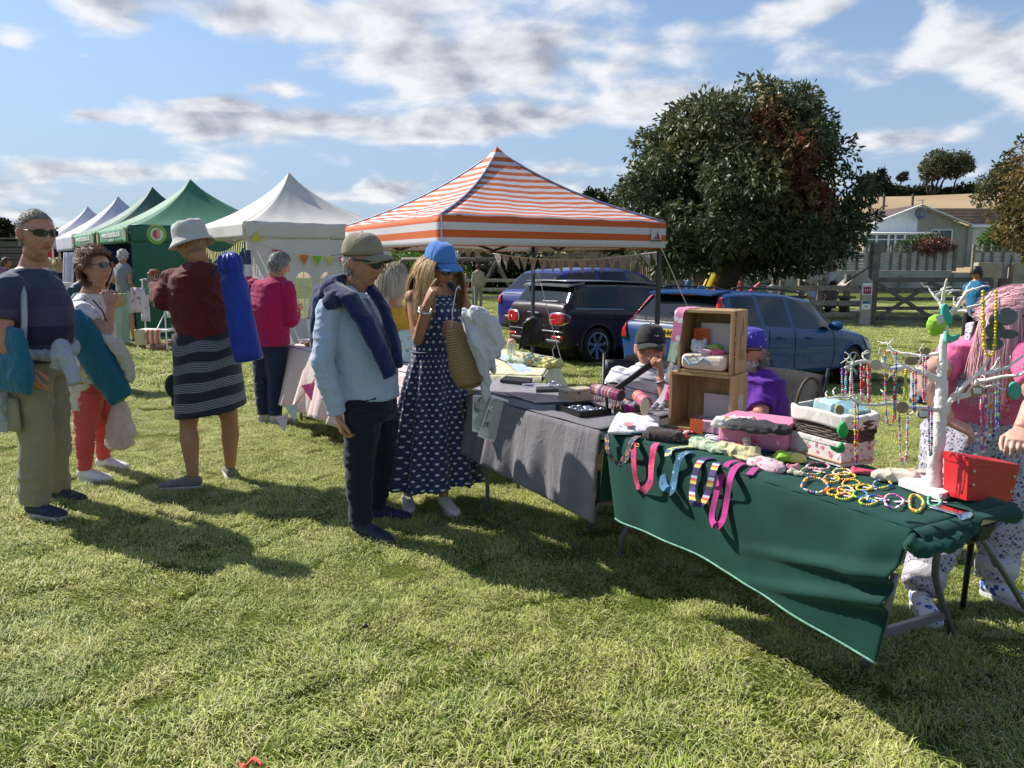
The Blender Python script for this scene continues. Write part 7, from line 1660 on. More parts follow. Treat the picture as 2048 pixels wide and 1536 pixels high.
def bod(u,v):
 a=2*pi*u;keys=[F6['waist']-V(0,0,.005),F6['waist'].lerp(F6['chest'],.5),F6['chest'],F6['yoke']-V(0,0,.05),F6['yoke']+V(0,0,.0)];dm=[(.130,.112),(.142,.12),(.165,.142),(.162,.118),(.145,.10)]
 t=v*4;i=min(int(t),3);w=t-i;w=w*w*(3-2*w);c=keys[i].lerp(keys[i+1],w);A_=dm[i][0]+(dm[i+1][0]-dm[i][0])*w;B_=dm[i][1]+(dm[i+1][1]-dm[i][1])*w
 bust=.022*mexp(-((v-.52)/.16)**2)*max(0,sin(a))**.7*abs(cos(a))**.3
 f_=.004*sin(a*9+v*14)*(1-v);return c+F6.Rt*(cos(a)*(A_+f_))+F6.F*(sin(a)*(B_+bust+f_))
mb=MB();mb.grid(bod,72,26)
bo=mb.Bd('dress_bodice',dot,F6.Rt_,Sm=1,Tk=.003)
for ul in(bo.data.uv_layers[0],):
 for d_ in ul.data:d_.uv=(d_.uv[0]*.72,d_.uv[1]*.48+.017)
MB().tube([F6['waist']+F6.Rt*(cos(t)*.137)+F6.F*(sin(t)*.118)for t in turn(30)],.012,8,closed=True,Ft=.5).Bd('waistband',dot,F6.Rt_,Sm=1)
for sg,key in((1,'shR'),(-1,'shL')):
 s0=F6['yoke']+F6.Rt*(.10*sg)+F6.F*.085+V(0,0,-.02);s1=F6['yoke']+F6.Rt*(.095*sg)+V(0,0,.065);s2=F6['yoke']+F6.Rt*(.10*sg)-F6.F*.08+V(0,0,-.02)
 mb=MB();mb.grid(lambda u,v:((s0.lerp(s1,u*2)if u<.5 else s1.lerp(s2,u*2-1))+F6.Rt*((v-.5)*.07))+V(0,0,.012*sin(u*pi)),10,3);so_=mb.Bd('dress_strap',dot,F6.Rt_,Sm=1,Tk=.004)
cano=mat('cream_canvas_shoe',(.55,.52,.47),.85,var=.1,scale=30,Bm=.2)
Sho(F6.Rt_,nf,R(-78),cano,sole_w,.26,laces=pm((.5,.47,.42)),w=.92);Sho(F6.Rt_,ff,R(-62),cano,sole_w,.26,laces=pm((.5,.47,.42)),w=.92)
br=MB();bc=F6['wrR'].lerp(F6['elR'],.16);bd_=(F6['elR']-F6['wrR']).normalized();e1_=bd_.cross(V(0,1,0)).normalized();e2_=bd_.cross(e1_)
for k in range(3):br.tube([bc+bd_*(.008*k)+e1_*(.036*cos(t))+e2_*(.034*sin(t))+bd_*(.006*sin(t+k*2))for t in turn(20)],.0045,6,closed=True)
br.Bd('silver_bangles',mat('silver',(.75,.75,.72),.25,var=0,metal=1),F6.Rt_,Sm=1)
straw,nt,b=NwM('coiled_straw');L=nt.links.new;tc=nd(nt,'ShaderNodeTexCoord');sp=nd(nt,'ShaderNodeSeparateXYZ');L(tc.outputs['UV'],sp.inputs[0]);fq=nd(nt,'ShaderNodeMath',operation='MULTIPLY');L(sp.outputs[1],fq.inputs[0]);inp(fq,1,34*6.283);sn_=nd(nt,'ShaderNodeMath',operation='SINE');L(fq.outputs[0],sn_.inputs[0])
mr=nd(nt,'ShaderNodeMapRange');inp(mr,1,-1);inp(mr,2,1);inp(mr,3,.55);inp(mr,4,1.1);L(sn_.outputs[0],mr.inputs[0]);hs=nd(nt,'ShaderNodeHueSaturation');inp(hs,'Color',(.42,.28,.13,1));L(mr.outputs[0],hs.inputs['Value']);L(hs.outputs[0],b.inputs['Base Color']);inp(b,'Roughness',.8)
bp=nd(nt,'ShaderNodeBump');inp(bp,'Strength',.6);inp(bp,'Distance',.006);L(sn_.outputs[0],bp.inputs['Height']);L(bp.outputs[0],b.inputs['Normal'])
sb=Th('straw_bag','coiled straw shoulder bag hanging from the arm of the woman in polka dots','bag',tuple(U(930,720,4.45)))
c_=[U(908,658,4.48),U(918,700,4.46),U(930,735,4.45),U(941,762,4.45),U(945,774,4.45)]
def bagf(u,v):
 a=2*pi*u;t=v*4;i=min(int(t),3);w=t-i;c=c_[i].lerp(c_[i+1],w);A_=[.052,.068,.092,.085,.03];aa=A_[i]+(A_[i+1]-A_[i])*w
 if v>.9:aa=.085*msqrt(max(.0,1-((v-.75)/.27)**2))+.004
 aa*=1+.012*sin(v*34*6.283)
 dxv=V(.96,.1,.25);return c+dxv*(cos(a)*aa)+V(-.1,1,0)*(sin(a)*aa*.85)
MB().grid(bagf,36,120).Bd('bag_body',straw,sb,Sm=1,Tk=.006)
MB().tube([U(903,655,4.42),U(905,620,4.44),U(912,580,4.52),U(918,572,4.6),U(922,585,4.78)],[.008]*5,8,Ft=.4).Bd('strap',pm((.62,.58,.50)),sb,Sm=1)
sw_=Th('shawl','pale grey shawl draped over the forearm above the straw bag','shawl',tuple(U(960,680,4.4)))
shm=Clo('pale_grey_shawl',(.50,.52,.53),var=.08,scale=5,Bm=.3,weave=120)
mb=MB();mb.tube([U(925,632,4.42),U(950,630,4.38),U(975,650,4.40),U(990,690,4.42),U(985,712,4.42)],[.035,.062,.068,.06,.04],14);mb.tube([U(940,640,4.40),U(952,680,4.36),U(965,720,4.34),U(972,760,4.34),U(970,800,4.35)],[.05,.062,.05,.032,.042],14,Ft=.8);mb.tube([U(958,650,4.42),U(975,700,4.38),U(990,745,4.38)],[.05,.05,.02],14)
me=voxel(mb,.007,2);
def shf(co):
 w=co@np.array([.9,.2,.35]);return.006*np.sin(w*120+5*fbm(co*7,2))+Fo(.008,22,50,.3,5)(co)
Dsp(me,shf);LnM('shawl_cloth',me,shm,sw_)
psi=140
j=dict(pelvis=(796,735),waist=(796,700),chest=(796,665),yoke=(792,630),neck=(790,612),shL=(772,640,-.06),shR=(818,636,.1),elL=(780,690,-.1),wrL=(765,700,.1),elR=(822,690,.2),wrR=(800,710,.3),hipL=(785,750),hipR=(805,750),anL=(785,905),anR=(805,905),knL=(785,825),knR=(805,825))
F7=Fig('ash-blonde woman in a mustard cardigan behind the man in the beige cap',6.3,psi,j,skin='fair',base=(px_y(795,6.3),6.3));F7.J['anL'].z=F7.J['anR'].z=.08
hd=Head(U(786,563,6.28),R(158),R(-16),0,.98,fem=1)
for s_ in 'LR':F7.arm(s_);F7.leg(s_)
F7.extra.append(HMs(F7['wrL'],V(-.6,.3,-.2),V(0,0,-1),1,.9,.5,vox=.006));F7.BBd([(.16,.13),(.15,.12),(.17,.13),(.155,.09),(.05,.05)],head=hd,vox=.012)
hd.Stn(F7.Rt_,H_ash,10,.03,lambda X,Y_,Z:Z>(.5 if Y_>.5 else-.6),lambda X,Y_,Z:(0,0,-1),8,vol=.016,name='hair_base')
Lhr(F7,hd,H_ash,2200,lambda X,Y_,Z:.16+.09*Z,12,lambda X,Y_,Z:Z>(.55 if Y_>.3 else.1),spread=.012,width=.0022)
tb=MB();tb.rings(F7.torso([(.20,.16),(.185,.155),(.195,.155),(.18,.115),(.075,.07)]));F7.arm('L',mb=tb,infl=.026);F7.arm('R',mb=tb,infl=.026);tb.ball(F7['shL'],.07);tb.ball(F7['shR'],.07)
F7.Gmt('cardigan',tb,Clo('mustard_cotton',(.62,.33,.03),trans=.0),.011,3,Fo(.012,10,24,1.2,71))
sc_f=MB();sc_f.tube([U(770,618,6.12),U(764,650,6.1),U(766,690,6.1)],[.03,.045,.03],10);F7.Gmt('white_scarf',sc_f,Clo('white_cotton',(.7,.7,.72)),.008,2)
lb=MB();lb.rings(TRg([F7['pelvis']-V(0,0,.1),F7['pelvis']+V(0,0,.05)],[(.17,.14),(.17,.14)],F7.Rt,F7.F));[F7.leg(s_,(.11,.1,.085,.075,.075,.07,.07),mb=lb)for s_ in 'LR'];F7.Gmt('trousers',lb,denim,.014,3)
for s_ in 'LR':Sho(F7.Rt_,F7['an'+s_],R(150),gsh,sole_w,.26)
def chair(name,label,c,yaw,mt):
 t=Th(name,label,'chair',tuple(c));f=V(cos(yaw),sin(yaw),0);r_=V(sin(yaw),-cos(yaw),0)
 MB().grid(lambda u,v:c+r_*((u-.5)*.5)+f*((v-.5)*.45)+V(0,0,.44-.05*sin(pi*u)),8,6).Bd('seat',mt,t,Sm=1,Tk=.01)
 MB().grid(lambda u,v:c+r_*((u-.5)*.52)-f*(.23+.10*v+.05*sin(pi*u))+V(0,0,.46+.42*v),8,6).Bd('backrest',mt,t,Sm=1,Tk=.01)
 for a,b_ in((-1,-1),(-1,1),(1,-1),(1,1)):MB().tube([c+r_*(.26*a)+f*(.22*b_)+V(0,0,.6),c+r_*(.27*a)-f*(.2*b_)+V(0,0,.0)],.011,8).Bd('leg',M['black'],t,Sm=1)
 for a in(-1,1):MB().tube([c+r_*(.26*a)-f*.24+V(0,0,.0),c+r_*(.27*a)-f*.25+V(0,0,.5),c+r_*(.27*a)-f*.36+V(0,0,.92)],.011,8).Bd('back_frame',M['black'],t,Sm=1);MB().bar(c+r_*(.28*a)-f*.26+V(0,0,.62),c+r_*(.28*a)+f*.22+V(0,0,.62),.04,.012).Bd('armrest',mt,t)
 return t
psi=-100;Y8=4.72
j=dict(pelvis=(1290,905,.12),waist=(1290,848,.10),chest=(1290,795,.04),yoke=(1292,752,-.0),neck=(1294,735,0),shR=(1240,760,.04),shL=(1346,758,.0),elR=(1222,800,-.10),wrR=(1275,822,-.40),elL=(1338,828,-.30),wrL=(1322,752,-.26),hipR=(1265,915,.1),hipL=(1318,915,.1),knR=(1245,905,-.40),knL=(1330,905,-.42),anR=(1190,975,-.35),anL=(1300,1000,-.4))
F8=Fig('seated man in black cap and white polo shirt, fist at mouth, behind the grey table',Y8,psi,j,skin='ruddy',base=(px_y(1290,4.85),4.85));F8.J['anR']=foot(1180,972,.07);F8.J['anL']=F8.J['anR']+V(.35,-.02,0)
F8.J['pelvis'].z=.50;F8.J['hipR'].z=F8.J['hipL'].z=.50;F8.J['knR'].z=F8.J['knL'].z=.52
hd=Head(U(1300,698,Y8-.02),R(-100),R(-4),0,1.08,jaw=1.5,fat=.5)
for s_ in 'LR':F8.arm(s_,(.055,.052,.045,.043,.046,.038,.029));F8.leg(s_)
F8.extra.append(HMs(F8['wrL'],V(-.12,-.02,1),V(-.9,.3,.1),-1,1.02,1.1,thumb=1.0));F8.extra.append(HMs(F8['wrR'],V(.7,-.6,-.1),V(0,0,-1),1,1.0,.4));F8.BBd([(.18,.16),(.185,.19),(.20,.155),(.20,.11),(.075,.07)],head=hd)
hd.eyes(F8.Rt_);capk=Clo('black_cap_cotton',(.018,.018,.02),var=.15);cp=hd.cap(F8.Rt_,capk,tilt=R(6),dz=.008,blen=.062);q=hd.q
MB().tube([q(-.045,.098,.075),q(-.036,.100,.070),q(-.022,.106,.078)],[.0025,.002,.001],5).Bd('cap_emblem',pm((.6,.6,.6)),cp)
hd.Stn(F8.Rt_,H_grey,400,.012,lambda X,Y_,Z:-.4<Z<.2 and Y_<.1,lambda X,Y_,Z:(0,-.2,-1),3,width=.0015,vol=.003)
tb=MB();tb.rings(F8.torso([(.205,.18),(.21,.215),(.22,.18),(.21,.13),(.09,.085)]));F8.arm('L',mb=tb,part='upper',upto=.62,infl=.03);F8.arm('R',mb=tb,part='upper',upto=.62,infl=.03);tb.ball(F8['shL'],.085);tb.ball(F8['shR'],.085);tb.tube([F8['neck'],F8['neck']+V(0,0,.03)],[.085,.075],14)
wpolo=Bnd('striped_white_jersey',[(.86,(.64,.64,.66)),(.14,(.22,.25,.32))],(.25,.1,1),.075,.2)
F8.Gmt('polo_shirt',tb,wpolo,.009,3,Fo(.008,9,24,1.1,81))
for s_ in 'RL':
 a_=F8['sh'+s_].lerp(F8['el'+s_],.6);d_=(F8['el'+s_]-F8['sh'+s_]).normalized();e1_=d_.cross(V(.3,1,.1)).normalized();e2_=d_.cross(e1_);MB().tube([a_+e1_*(.073*cos(t))+e2_*(.073*sin(t))for t in turn(20)],.008,6,closed=True).Bd('sleeve_trim',M['black'],F8.Rt_,Sm=1)
MB().grid(lambda u,v:U(1226+92*u,782-64*u+14*(v-.5),Y8-.215+.06*abs(u-.5)),10,2).Bd('shoulder_strap',M['black'],F8.Rt_,Sm=1,Tk=.006)
wa_=F8['wrL'].lerp(F8['elL'],.14);d_=(F8['elL']-F8['wrL']).normalized();e1_=d_.cross(V(.3,1,.1)).normalized();e2_=d_.cross(e1_);wt_o=MB().tube([wa_+e1_*(.036*cos(t))+e2_*(.036*sin(t))for t in turn(20)],.009,6,closed=True,Ft=.6).Bd('watch',M['steel'],F8.Rt_,Sm=1)
lb=MB();lb.rings(TRg([F8['pelvis']-V(0,0,.06),F8['pelvis']+V(0,0,.08)],[(.19,.17),(.19,.18)],F8.Rt,F8.F));[F8.leg(s_,(.12,.11,.10,.095,.01,.01,.01),mb=lb)for s_ in 'LR'];F8.Gmt('shorts',lb,denim,.014,3)
for s_ in 'RL':
 sd_=MB();a_=F8['an'+s_];sd_.rings([ring(V(a_.x,a_.y,z)+V(.02,-.08,0),V(1,0,0),V(0,1,0),.045,.135,16,3)for z in(.005,.028)]);sd_.tube([a_+V(-.045,-.10,-.04),a_+V(.02,-.10,.0),a_+V(.07,-.10,-.04)],.008,6);sd_.tube([a_+V(-.045,-.02,-.04),a_+V(.0,-.04,.03),a_+V(.06,-.02,-.04)],.008,6);sd_.Bd('sandal',pm((.10,.03,.02)),F8.Rt_)
chair('camping_chair','dark folding chair under the seated man in the black cap',V(px_y(1290,4.85),4.86,0),R(-100),M['black'])
psi=-150;Y9=4.42
j=dict(pelvis=(1500,900,.1),waist=(1502,850,.08),chest=(1503,800,.03),yoke=(1505,752,0),neck=(1500,738,0),shR=(1478,765,.2),shL=(1528,765,-.08),elR=(1470,830,.1),wrR=(1490,850,-.2),elL=(1520,835,-.22),wrL=(1478,838,-.30),hipR=(1480,905,.1),hipL=(1520,905,-.02),knR=(1440,905,-.3),knL=(1480,910,-.4),anR=(1440,1010,-.3),anL=(1480,1010,-.4))
F9=Fig('bearded man in a blue back-to-front cap and purple T-shirt seated behind the wine crates',Y9,psi,j,skin='ruddy',base=(px_y(1500,4.5),4.5));F9.J['pelvis'].z=.5;F9.J['hipR'].z=F9.J['hipL'].z=.5;F9.J['knR'].z=F9.J['knL'].z=.52;F9.J['anR'].z=F9.J['anL'].z=.08
hd=Head(U(1497,704,Y9),R(-148),R(2),0,1.06,jaw=1)
for s_ in 'LR':F9.arm(s_,(.052,.05,.045,.042,.044,.036,.028));F9.leg(s_)
F9.extra.append(HMs(F9['wrL'],V(-.8,.3,-.2),V(0,0,-1),-1,1,.6));F9.extra.append(HMs(F9['wrR'],V(-.8,-.3,-.2),V(0,0,-1),1,1,.6));F9.BBd([(.18,.15),(.18,.17),(.195,.15),(.19,.105),(.07,.07)],head=hd)
hd.glasses(F9.Rt_,wrap=.7,w=.031,h=.018,sq=2.6,fr=.004)
capv=Prt('blue_print_cotton',(.045,.035,.36),[(.5,.5,.6),(.10,.08,.5)],26,.12);cp=hd.cap(F9.Rt_,capv,brim=False,tilt=R(4));q=hd.q
MB().tube([q(-.05,.098,.032),q(-.03,.107,.052),q(0,.111,.058),q(.03,.107,.052),q(.05,.098,.032)],.004,6).Bd('cap_opening',pm((.55,.45,.30)),cp);MB().bar(q(-.05,.100,.034),q(.05,.100,.034),.006,.016).Bd('cap_strap',pm((.05,.04,.4)),cp)
hd.Stn(F9.Rt_,H_white,1500,.03,lambda X,Y_,Z:Z<-.32 and Y_>.02 and not(abs(X)<.25 and-.62<Z<-.44 and Y_>.5),lambda X,Y_,Z:(0,.25,-1),4,width=.0018,vol=.006,curl=.4,name='beard')
hd.Stn(F9.Rt_,H_silver,900,.06,lambda X,Y_,Z:-.6<Z<.15 and Y_<-.05,lambda X,Y_,Z:(X*.3,-.5,-.8),5,width=.0025,vol=.014,curl=.5)
purple=Clo('purple_jersey',(.105,.02,.30),var=.08)
tb=MB();tb.rings(F9.torso([(.20,.17),(.205,.195),(.215,.175),(.205,.125),(.085,.08)]));F9.arm('L',mb=tb,part='upper',upto=.75,infl=.03);F9.arm('R',mb=tb,part='upper',upto=.75,infl=.03);tb.ball(F9['shL'],.085);tb.ball(F9['shR'],.08);F9.Gmt('t_shirt',tb,purple,.009,3,Fo(.007,8,22,1.1,91))
lb=MB();lb.rings(TRg([F9['pelvis']-V(0,0,.06),F9['pelvis']+V(0,0,.08)],[(.19,.17),(.19,.18)],F9.Rt,F9.F));[F9.leg(s_,(.12,.11,.10,.095,.09,.085,.08),mb=lb)for s_ in 'LR'];F9.Gmt('trousers',lb,denim,.014,3)
for s_ in 'LR':Sho(F9.Rt_,F9['an'+s_],R(-140),gsh,sole_w)
chair('camping_chair','black folding chair under the bearded man in purple',V(px_y(1505,4.52),4.52,0),R(-148),Clo('black_canvas',(.012,.012,.013)))
psi=-122;Y0=3.42
nf,ff=foot(1836,1218,.09),foot(1985,1196,.09)
j=dict(pelvis=(1952,845,.22),waist=(1958,790,.15),chest=(1970,740,.02),yoke=(1990,690,-.10),neck=(2000,668,-.12),shR=(1936,708,.0),shL=(2052,712,-.22),elR=(1846,752,-.12),wrR=(1898,842,-.22),elL=(2080,800,-.35),wrL=(2040,860,-.45),hipR=(1915,870,.22),hipL=(1995,870,.18))
F10=Fig('stallholder with long pink hair, pink T-shirt and speckled dungarees leaning over the green table',Y0,psi,j,skin='pale',base=((nf.x+ff.x)/2,(nf.y+ff.y)/2));F10.J.update(anR=nf,anL=ff);F10.J['knR']=F10['hipR'].lerp(nf,.5)+V(.03,-.02,0);F10.J['knL']=F10['hipL'].lerp(ff,.5)+V(.02,-.05,0)
hd=Head(U(2030,632,Y0-.14),R(-38),R(-20),0,1.06,fem=1)
D=[(.20,.165),(.185,.15),(.195,.155),(.185,.10),(.06,.06)]
for s_ in 'LR':F10.arm(s_,(.062,.06,.055,.048,.05,.038,.028));F10.leg(s_,(.12,.11,.09,.075,.07,.055,.04))
F10.extra.append(HMs(F10['wrR'],V(.75,-.25,-.35),V(.2,.3,-1),1,.95,.55,vox=.003));F10.extra.append(HMs(F10['wrL'],V(-.5,-.6,-.3),V(0,0,-1),-1,.95,.6));F10.BBd(D,head=hd,vox=.009)
hd.Stn(F10.Rt_,H_pink,1800,.07,lambda X,Y_,Z:Z>(.5 if Y_>.3 else-.3 if Y_<0 else.25),lambda X,Y_,Z:(X*.3,-.9,-.5),8,vol=.012,width=.0018,curl=.12)
hd.glasses(F10.Rt_,wrap=.3,w=.027,h=.022,sq=2.2,lens=(.04,.03,.03),name='spectacles')
Lhr(F10,hd,H_pink,3600,lambda X,Y_,Z:.38+.05*Z,19,lambda X,Y_,Z:Y_<-.05 and-.3<Z<.7,spread=.03,width=.0013,out=.15)
pinkm=Clo('pink_jersey',(.74,.15,.31),var=.06)
tb=MB();tb.rings(F10.torso([(.205,.17),(.205,.17),(.22,.18),(.205,.125),(.08,.075)]));F10.arm('R',mb=tb,part='upper',upto=.62,infl=.026);F10.arm('L',mb=tb,part='upper',upto=.62,infl=.026);tb.ball(F10['shR'],.088);tb.ball(F10['shL'],.085)
F10.Gmt('t_shirt',tb,pinkm,.009,3,Fo(.007,8,22,1.0,23))
speck=Prt('speckled_navy_white_cotton',(.42,.41,.46),[(.035,.035,.10),(.20,.19,.28),(.05,.05,.12)],40,.19)
lb=MB();lb.rings(TRg([F10['pelvis']-V(0,0,.16),F10['pelvis']-V(0,0,.05),F10['pelvis']+V(0,0,.03)],[(.21,.185),(.235,.20),(.22,.19)],F10.Rt,F10.F))
for s_ in 'RL':F10.leg(s_,(.155,.15,.13,.112,.105,.09,.08),mb=lb)
F10.Gmt('dungarees',lb,speck,.010,3,Fo(.008,8,22,1.3,29))
for s_,w in(('R',nf),('L',ff)):MB().tube([w+(F10['kn'+s_]-w).normalized()*t for t in(.03,.06,.10)],[.086,.09,.088],18).Bd('turned_cuff',Clo('cuff_%s'%s_,(.50,.49,.52)),F10.Rt_,Sm=1)
bib=[F10['chest']+F10.F*.185+F10.Rt*x+V(0,0,z)for x,z in((-.11,-.08),(.11,-.08),(.09,.06),(-.09,.06))]
sheet(F10.Rt_,'bib',lambda u,v:(bib[0].lerp(bib[1],u)).lerp(bib[3].lerp(bib[2],u),v)+F10.F*(.008*sin(u*3.1)),8,8,speck,.006)
for sg in(-1,1):
 s0=F10['chest']+F10.F*.185+F10.Rt*(.08*sg)+V(0,0,.06);s1=F10['yoke']+F10.Rt*(.10*sg)+V(0,0,.09);s2=F10['waist']-F10.F*.16+F10.Rt*(.05*sg)
 MB().tube([s0,s0.lerp(s1,.5)+F10.F*.05,s1,s1.lerp(s2,.3)-F10.F*.09,s2],.018,8,Ft=.3).Bd('dungaree_strap',speck,F10.Rt_,Sm=1)
bcan=Prt('blue_white_canvas',(.62,.62,.66),[(.02,.07,.42),(.05,.14,.55)],22,.2)
Sho(F10.Rt_,nf,R(-100),bcan,sole_w,.26,laces=pm((.7,.7,.66)),w=1.05);Sho(F10.Rt_,ff,R(-60),bcan,sole_w,.26,laces=pm((.7,.7,.66)),w=1.05)
# ============================================================ people further off
blackc=Clo('black_jersey',(.012,.012,.014));whitec=Clo('white_jersey',(.62,.62,.65));greyp=Clo('grey_polo_jersey',(.20,.215,.225));pale=Clo('pale_shorts_cotton',(.42,.43,.46));bluet=Clo('blue_jersey',(.04,.16,.40));brown_=(.09,.05,.03);blond_=(.5,.36,.18);wht=(.6,.58,.54);gry=(.3,.29,.28)
rt,hd_,P_=SPn('white-haired man in grey polo and pale shorts at the mouth of the green stall',254,690,15.2,1.80,62,greyp,pale,wht,'tan',short=True,arms='hips',lean=.02)
SPn('woman with white hair and a dark top among the shoppers beyond the navy-shirted man',109,640,14.0,1.62,-30,blackc,denim,(.75,.72,.62),'fair',arms='front')
SPn('man in a bright blue T-shirt between the navy-shirted man and the stalls',94,640,13.0,1.70,40,bluet,Clo('dark_red_cotton',(.16,.01,.015)),brown_,'tan',arms='front')
SPn('blonde woman in black top and short skirt at the white rail of the grey stall',128,650,13.6,1.62,95,blackc,denim,blond_,'fair',short=True,arms='hips',hairlong=.03)
SPn('person at the far left edge beyond the shoulder of the man in navy',3,640,15.0,1.74,-100,Clo('striped_plum',(.30,.15,.22)),denim,brown_,'tan')
SPn('short-haired man whose head shows above the shoulder of the man in navy',24,640,17.0,1.66,10,Clo('plum_jersey',(.06,.02,.06)),denim,(.12,.07,.04),'tan')
SPn('person in a dark teal jacket stooping behind the auburn-haired woman',150,690,9.5,1.55,-20,Clo('dark_teal_jacket',(.02,.055,.085),rough=.6),denim,(.05,.04,.035),'fair',sleeve=1.2,lean=.45,arms='front')
SPn('shopper in a beige cardigan by the rail fence right of the polka-dot shoulder',957,600,29.0,1.65,100,Clo('beige_cardigan',(.40,.33,.26)),Clo('grey_trousers',(.25,.23,.2)),brown_,'fair',sleeve=1.2)
SPn('child in blue on the play equipment left of the beige-cardigan shopper',933,600,33.0,1.0,-100,Clo('play_blue',(.04,.07,.3)),Clo('play_red',(.3,.03,.03)),blond_,'fair',z0=.15)
wz=-.17
for k,(lab,px,pyf,Y,h,yaw,tp,bt,hr,kw)in enumerate([('small blonde child sitting on the ledge of the leaning fence',1245,575,40.0,1.05,-90,Clo('fawn_jersey',(.34,.24,.18)),denim,blond_,{}),('child in navy climbing beside the first wooden post',1337,580,31.5,1.0,90,Clo('navy_play',(.02,.03,.12)),denim,brown_,dict(arms='up')),('child in bright blue reaching up a rope',1374,575,32.0,1.25,70,Clo('sky_play',(.06,.20,.48)),Clo('blue_shorts',(.04,.12,.3)),(.22,.09,.04),dict(arms='up')),('small child in pale pink between two climbing posts',1396,578,32.5,.95,-20,Clo('pink_play',(.60,.35,.42)),whitec,(.25,.1,.05),{}),('child in an orange top at the foot of the yellow slide',1428,582,30.3,1.0,170,Clo('orange_play',(.65,.20,.05)),denim,(.3,.12,.04),{}),('child in a red cap and dark red top beside the chestnut trunk',1475,580,32.0,1.2,180,Clo('red_play',(.30,.03,.04)),denim,brown_,dict(hat=pm((.55,.03,.03)))),('child in a pink jacket bending over the climbing net',1497,580,32.0,1.1,-20,Clo('hot_pink_play',(.65,.10,.20)),Clo('purple_play',(.2,.05,.2)),brown_,dict(lean=.9,arms='front',sleeve=1.2)),('child in pale blue at the right end of the rope net',1541,585,32.0,1.05,-120,Clo('pale_blue_play',(.40,.48,.56)),whitec,(.18,.07,.04),{}),('adult in a black top leaning over the picnic bench',1637,612,27.5,1.68,-10,blackc,denim,brown_,dict(lean=.6,arms='front')),('adult in a white top and dark trousers standing behind the rail fence',1654,612,27.0,1.68,100,whitec,Clo('black_trousers',(.012,.012,.02)),(.32,.27,.22),{}),('adult in a patterned blue top and straw hat seated behind the rail fence',1625,640,24.5,1.6,-100,Clo('washed_blue_play',(.35,.42,.55)),whitec,brown_,dict(seated=True,arms='front',hat=pm((.45,.34,.2)))),('person with long brown hair seated with their back to us at the picnic table',1660,640,24.2,1.6,100,Clo('brown_dress',(.13,.08,.07)),denim,(.10,.05,.03),dict(seated=True,arms='front',hairlong=.2)),]):
 kw=dict(kw);x0=px_y(px,Y);SPn(lab,px,pyf,Y,h,yaw,tp,bt,hr,z0=(wz if not k==0 else.15),**kw)
SPn('man in a teal-blue T-shirt and dark cap leaning on the lane beyond the gate',1945,655,14.5,1.72,-150,Clo('cyan_blue_jersey',(.02,.16,.30)),Clo('black_shorts',(.01,.01,.012)),brown_,'tan',short=False,arms='hips',hat=M['black'])
SPn('dark-haired child in a pale grey T-shirt sitting on the grass beyond the bead tree',1850,760,8.6,1.15,15,Clo('pale_grey_tee',(.38,.42,.48)),Clo('navy_bottoms',(.02,.03,.08)),(.07,.035,.03),'tan',seated=True,arms='front',z0=-.28)
# ============================================================ stall tables
def drape(name,label,cor,z,drops,mt,seed=0,folds_=.02,cat='tablecloth',Tk=.004,n=(26,12),hemv=.015,flare=.06):
 """cor: FL, FR, BR, BL corners (x, y); drops: hanging length of the front, right, back and left sides"""
 c=[V(x,y,z)for x,y in cor];Rt_=Th(name,label,cat,tuple((c[0]+c[2])/2))
 MB().grid(lambda u,v:(c[0].lerp(c[1],u)).lerp(c[3].lerp(c[2],u),v)+V(0,0,.002*sin(u*23+v*9+seed)),*n).Bd('cloth_top',mt,Rt_,Sm=1,Tk=Tk)
 for i in range(4):
  if not drops[i]:continue
  d0,d1=drops[i]if hasattr(drops[i],'__len__')else(drops[i],drops[i]);a,b_=c[i],c[(i+1)%4];nn=(b_-a).normalized().cross(V(0,0,1));L0=(b_-a).length
  def fn(u,v):
   d=d0+(d1-d0)*u;w=sin(u*L0*17+seed*3+i)+.5*sin(u*L0*41+seed);vv=v*v
   p=a.lerp(b_,u)+nn*(.006+flare*v**.8*.6+folds_*w*vv**.7)-V(0,0,d*v*(1-.02*w)+.004);r_=.02
   return p+V(0,0,hemv*w*v*.5)
  MB().grid(fn,60,16).Bd('cloth_drop',mt,Rt_,Sm=1,Tk=Tk)
 return Rt_
def ftable(name,label,cor,z,mt,feet=None,nleg=(0,1,2,3),tubes=M['steel']):
 c=[V(x,y,z)for x,y in cor];ctr=(c[0]+c[2])/2;Rt_=Th(name,label,'table',(ctr.x,ctr.y,0))
 MB().poly([ctr+(p-ctr)*.985-V(0,0,.045)for p in c],.038,(0,0,1)).Bd('tabletop',mt,Rt_)
 for i in nleg:
  p=c[i]+(ctr-c[i])*.17;f_=feet[i]if feet and feet[i]is not None else(p.x,p.y);q=V(f_[0],f_[1],GZ(*f_));m_=p.lerp(q,.45);m_.x,m_.y=p.x,p.y
  MB().tube([p-V(0,0,.04),m_,q+V(0,0,0)],.0135,10).Bd('leg',tubes,Rt_,Sm=1)
 return Rt_
FL,FR,BR,BL=(.45,3.52),(1.19,2.19),(1.64,2.44),(.90,3.77)
tw=mat('table_cream_plastic',(.50,.48,.42),.5);
gt_=ftable('trestle_table','folding table with bent grey legs under the green cloth',(FL,FR,BR,BL),.735,tw,feet=[(.57,3.90),(1.33,2.72),(1.82,3.0),(.45,4.29)],nleg=())
def leg3(px):return MB().tube([UZ(*p[:2],0)if p[2]is None else U(p[0],p[1],p[2])for p in px],.014,10).Bd('leg',M['steel'],gt_,Sm=1)
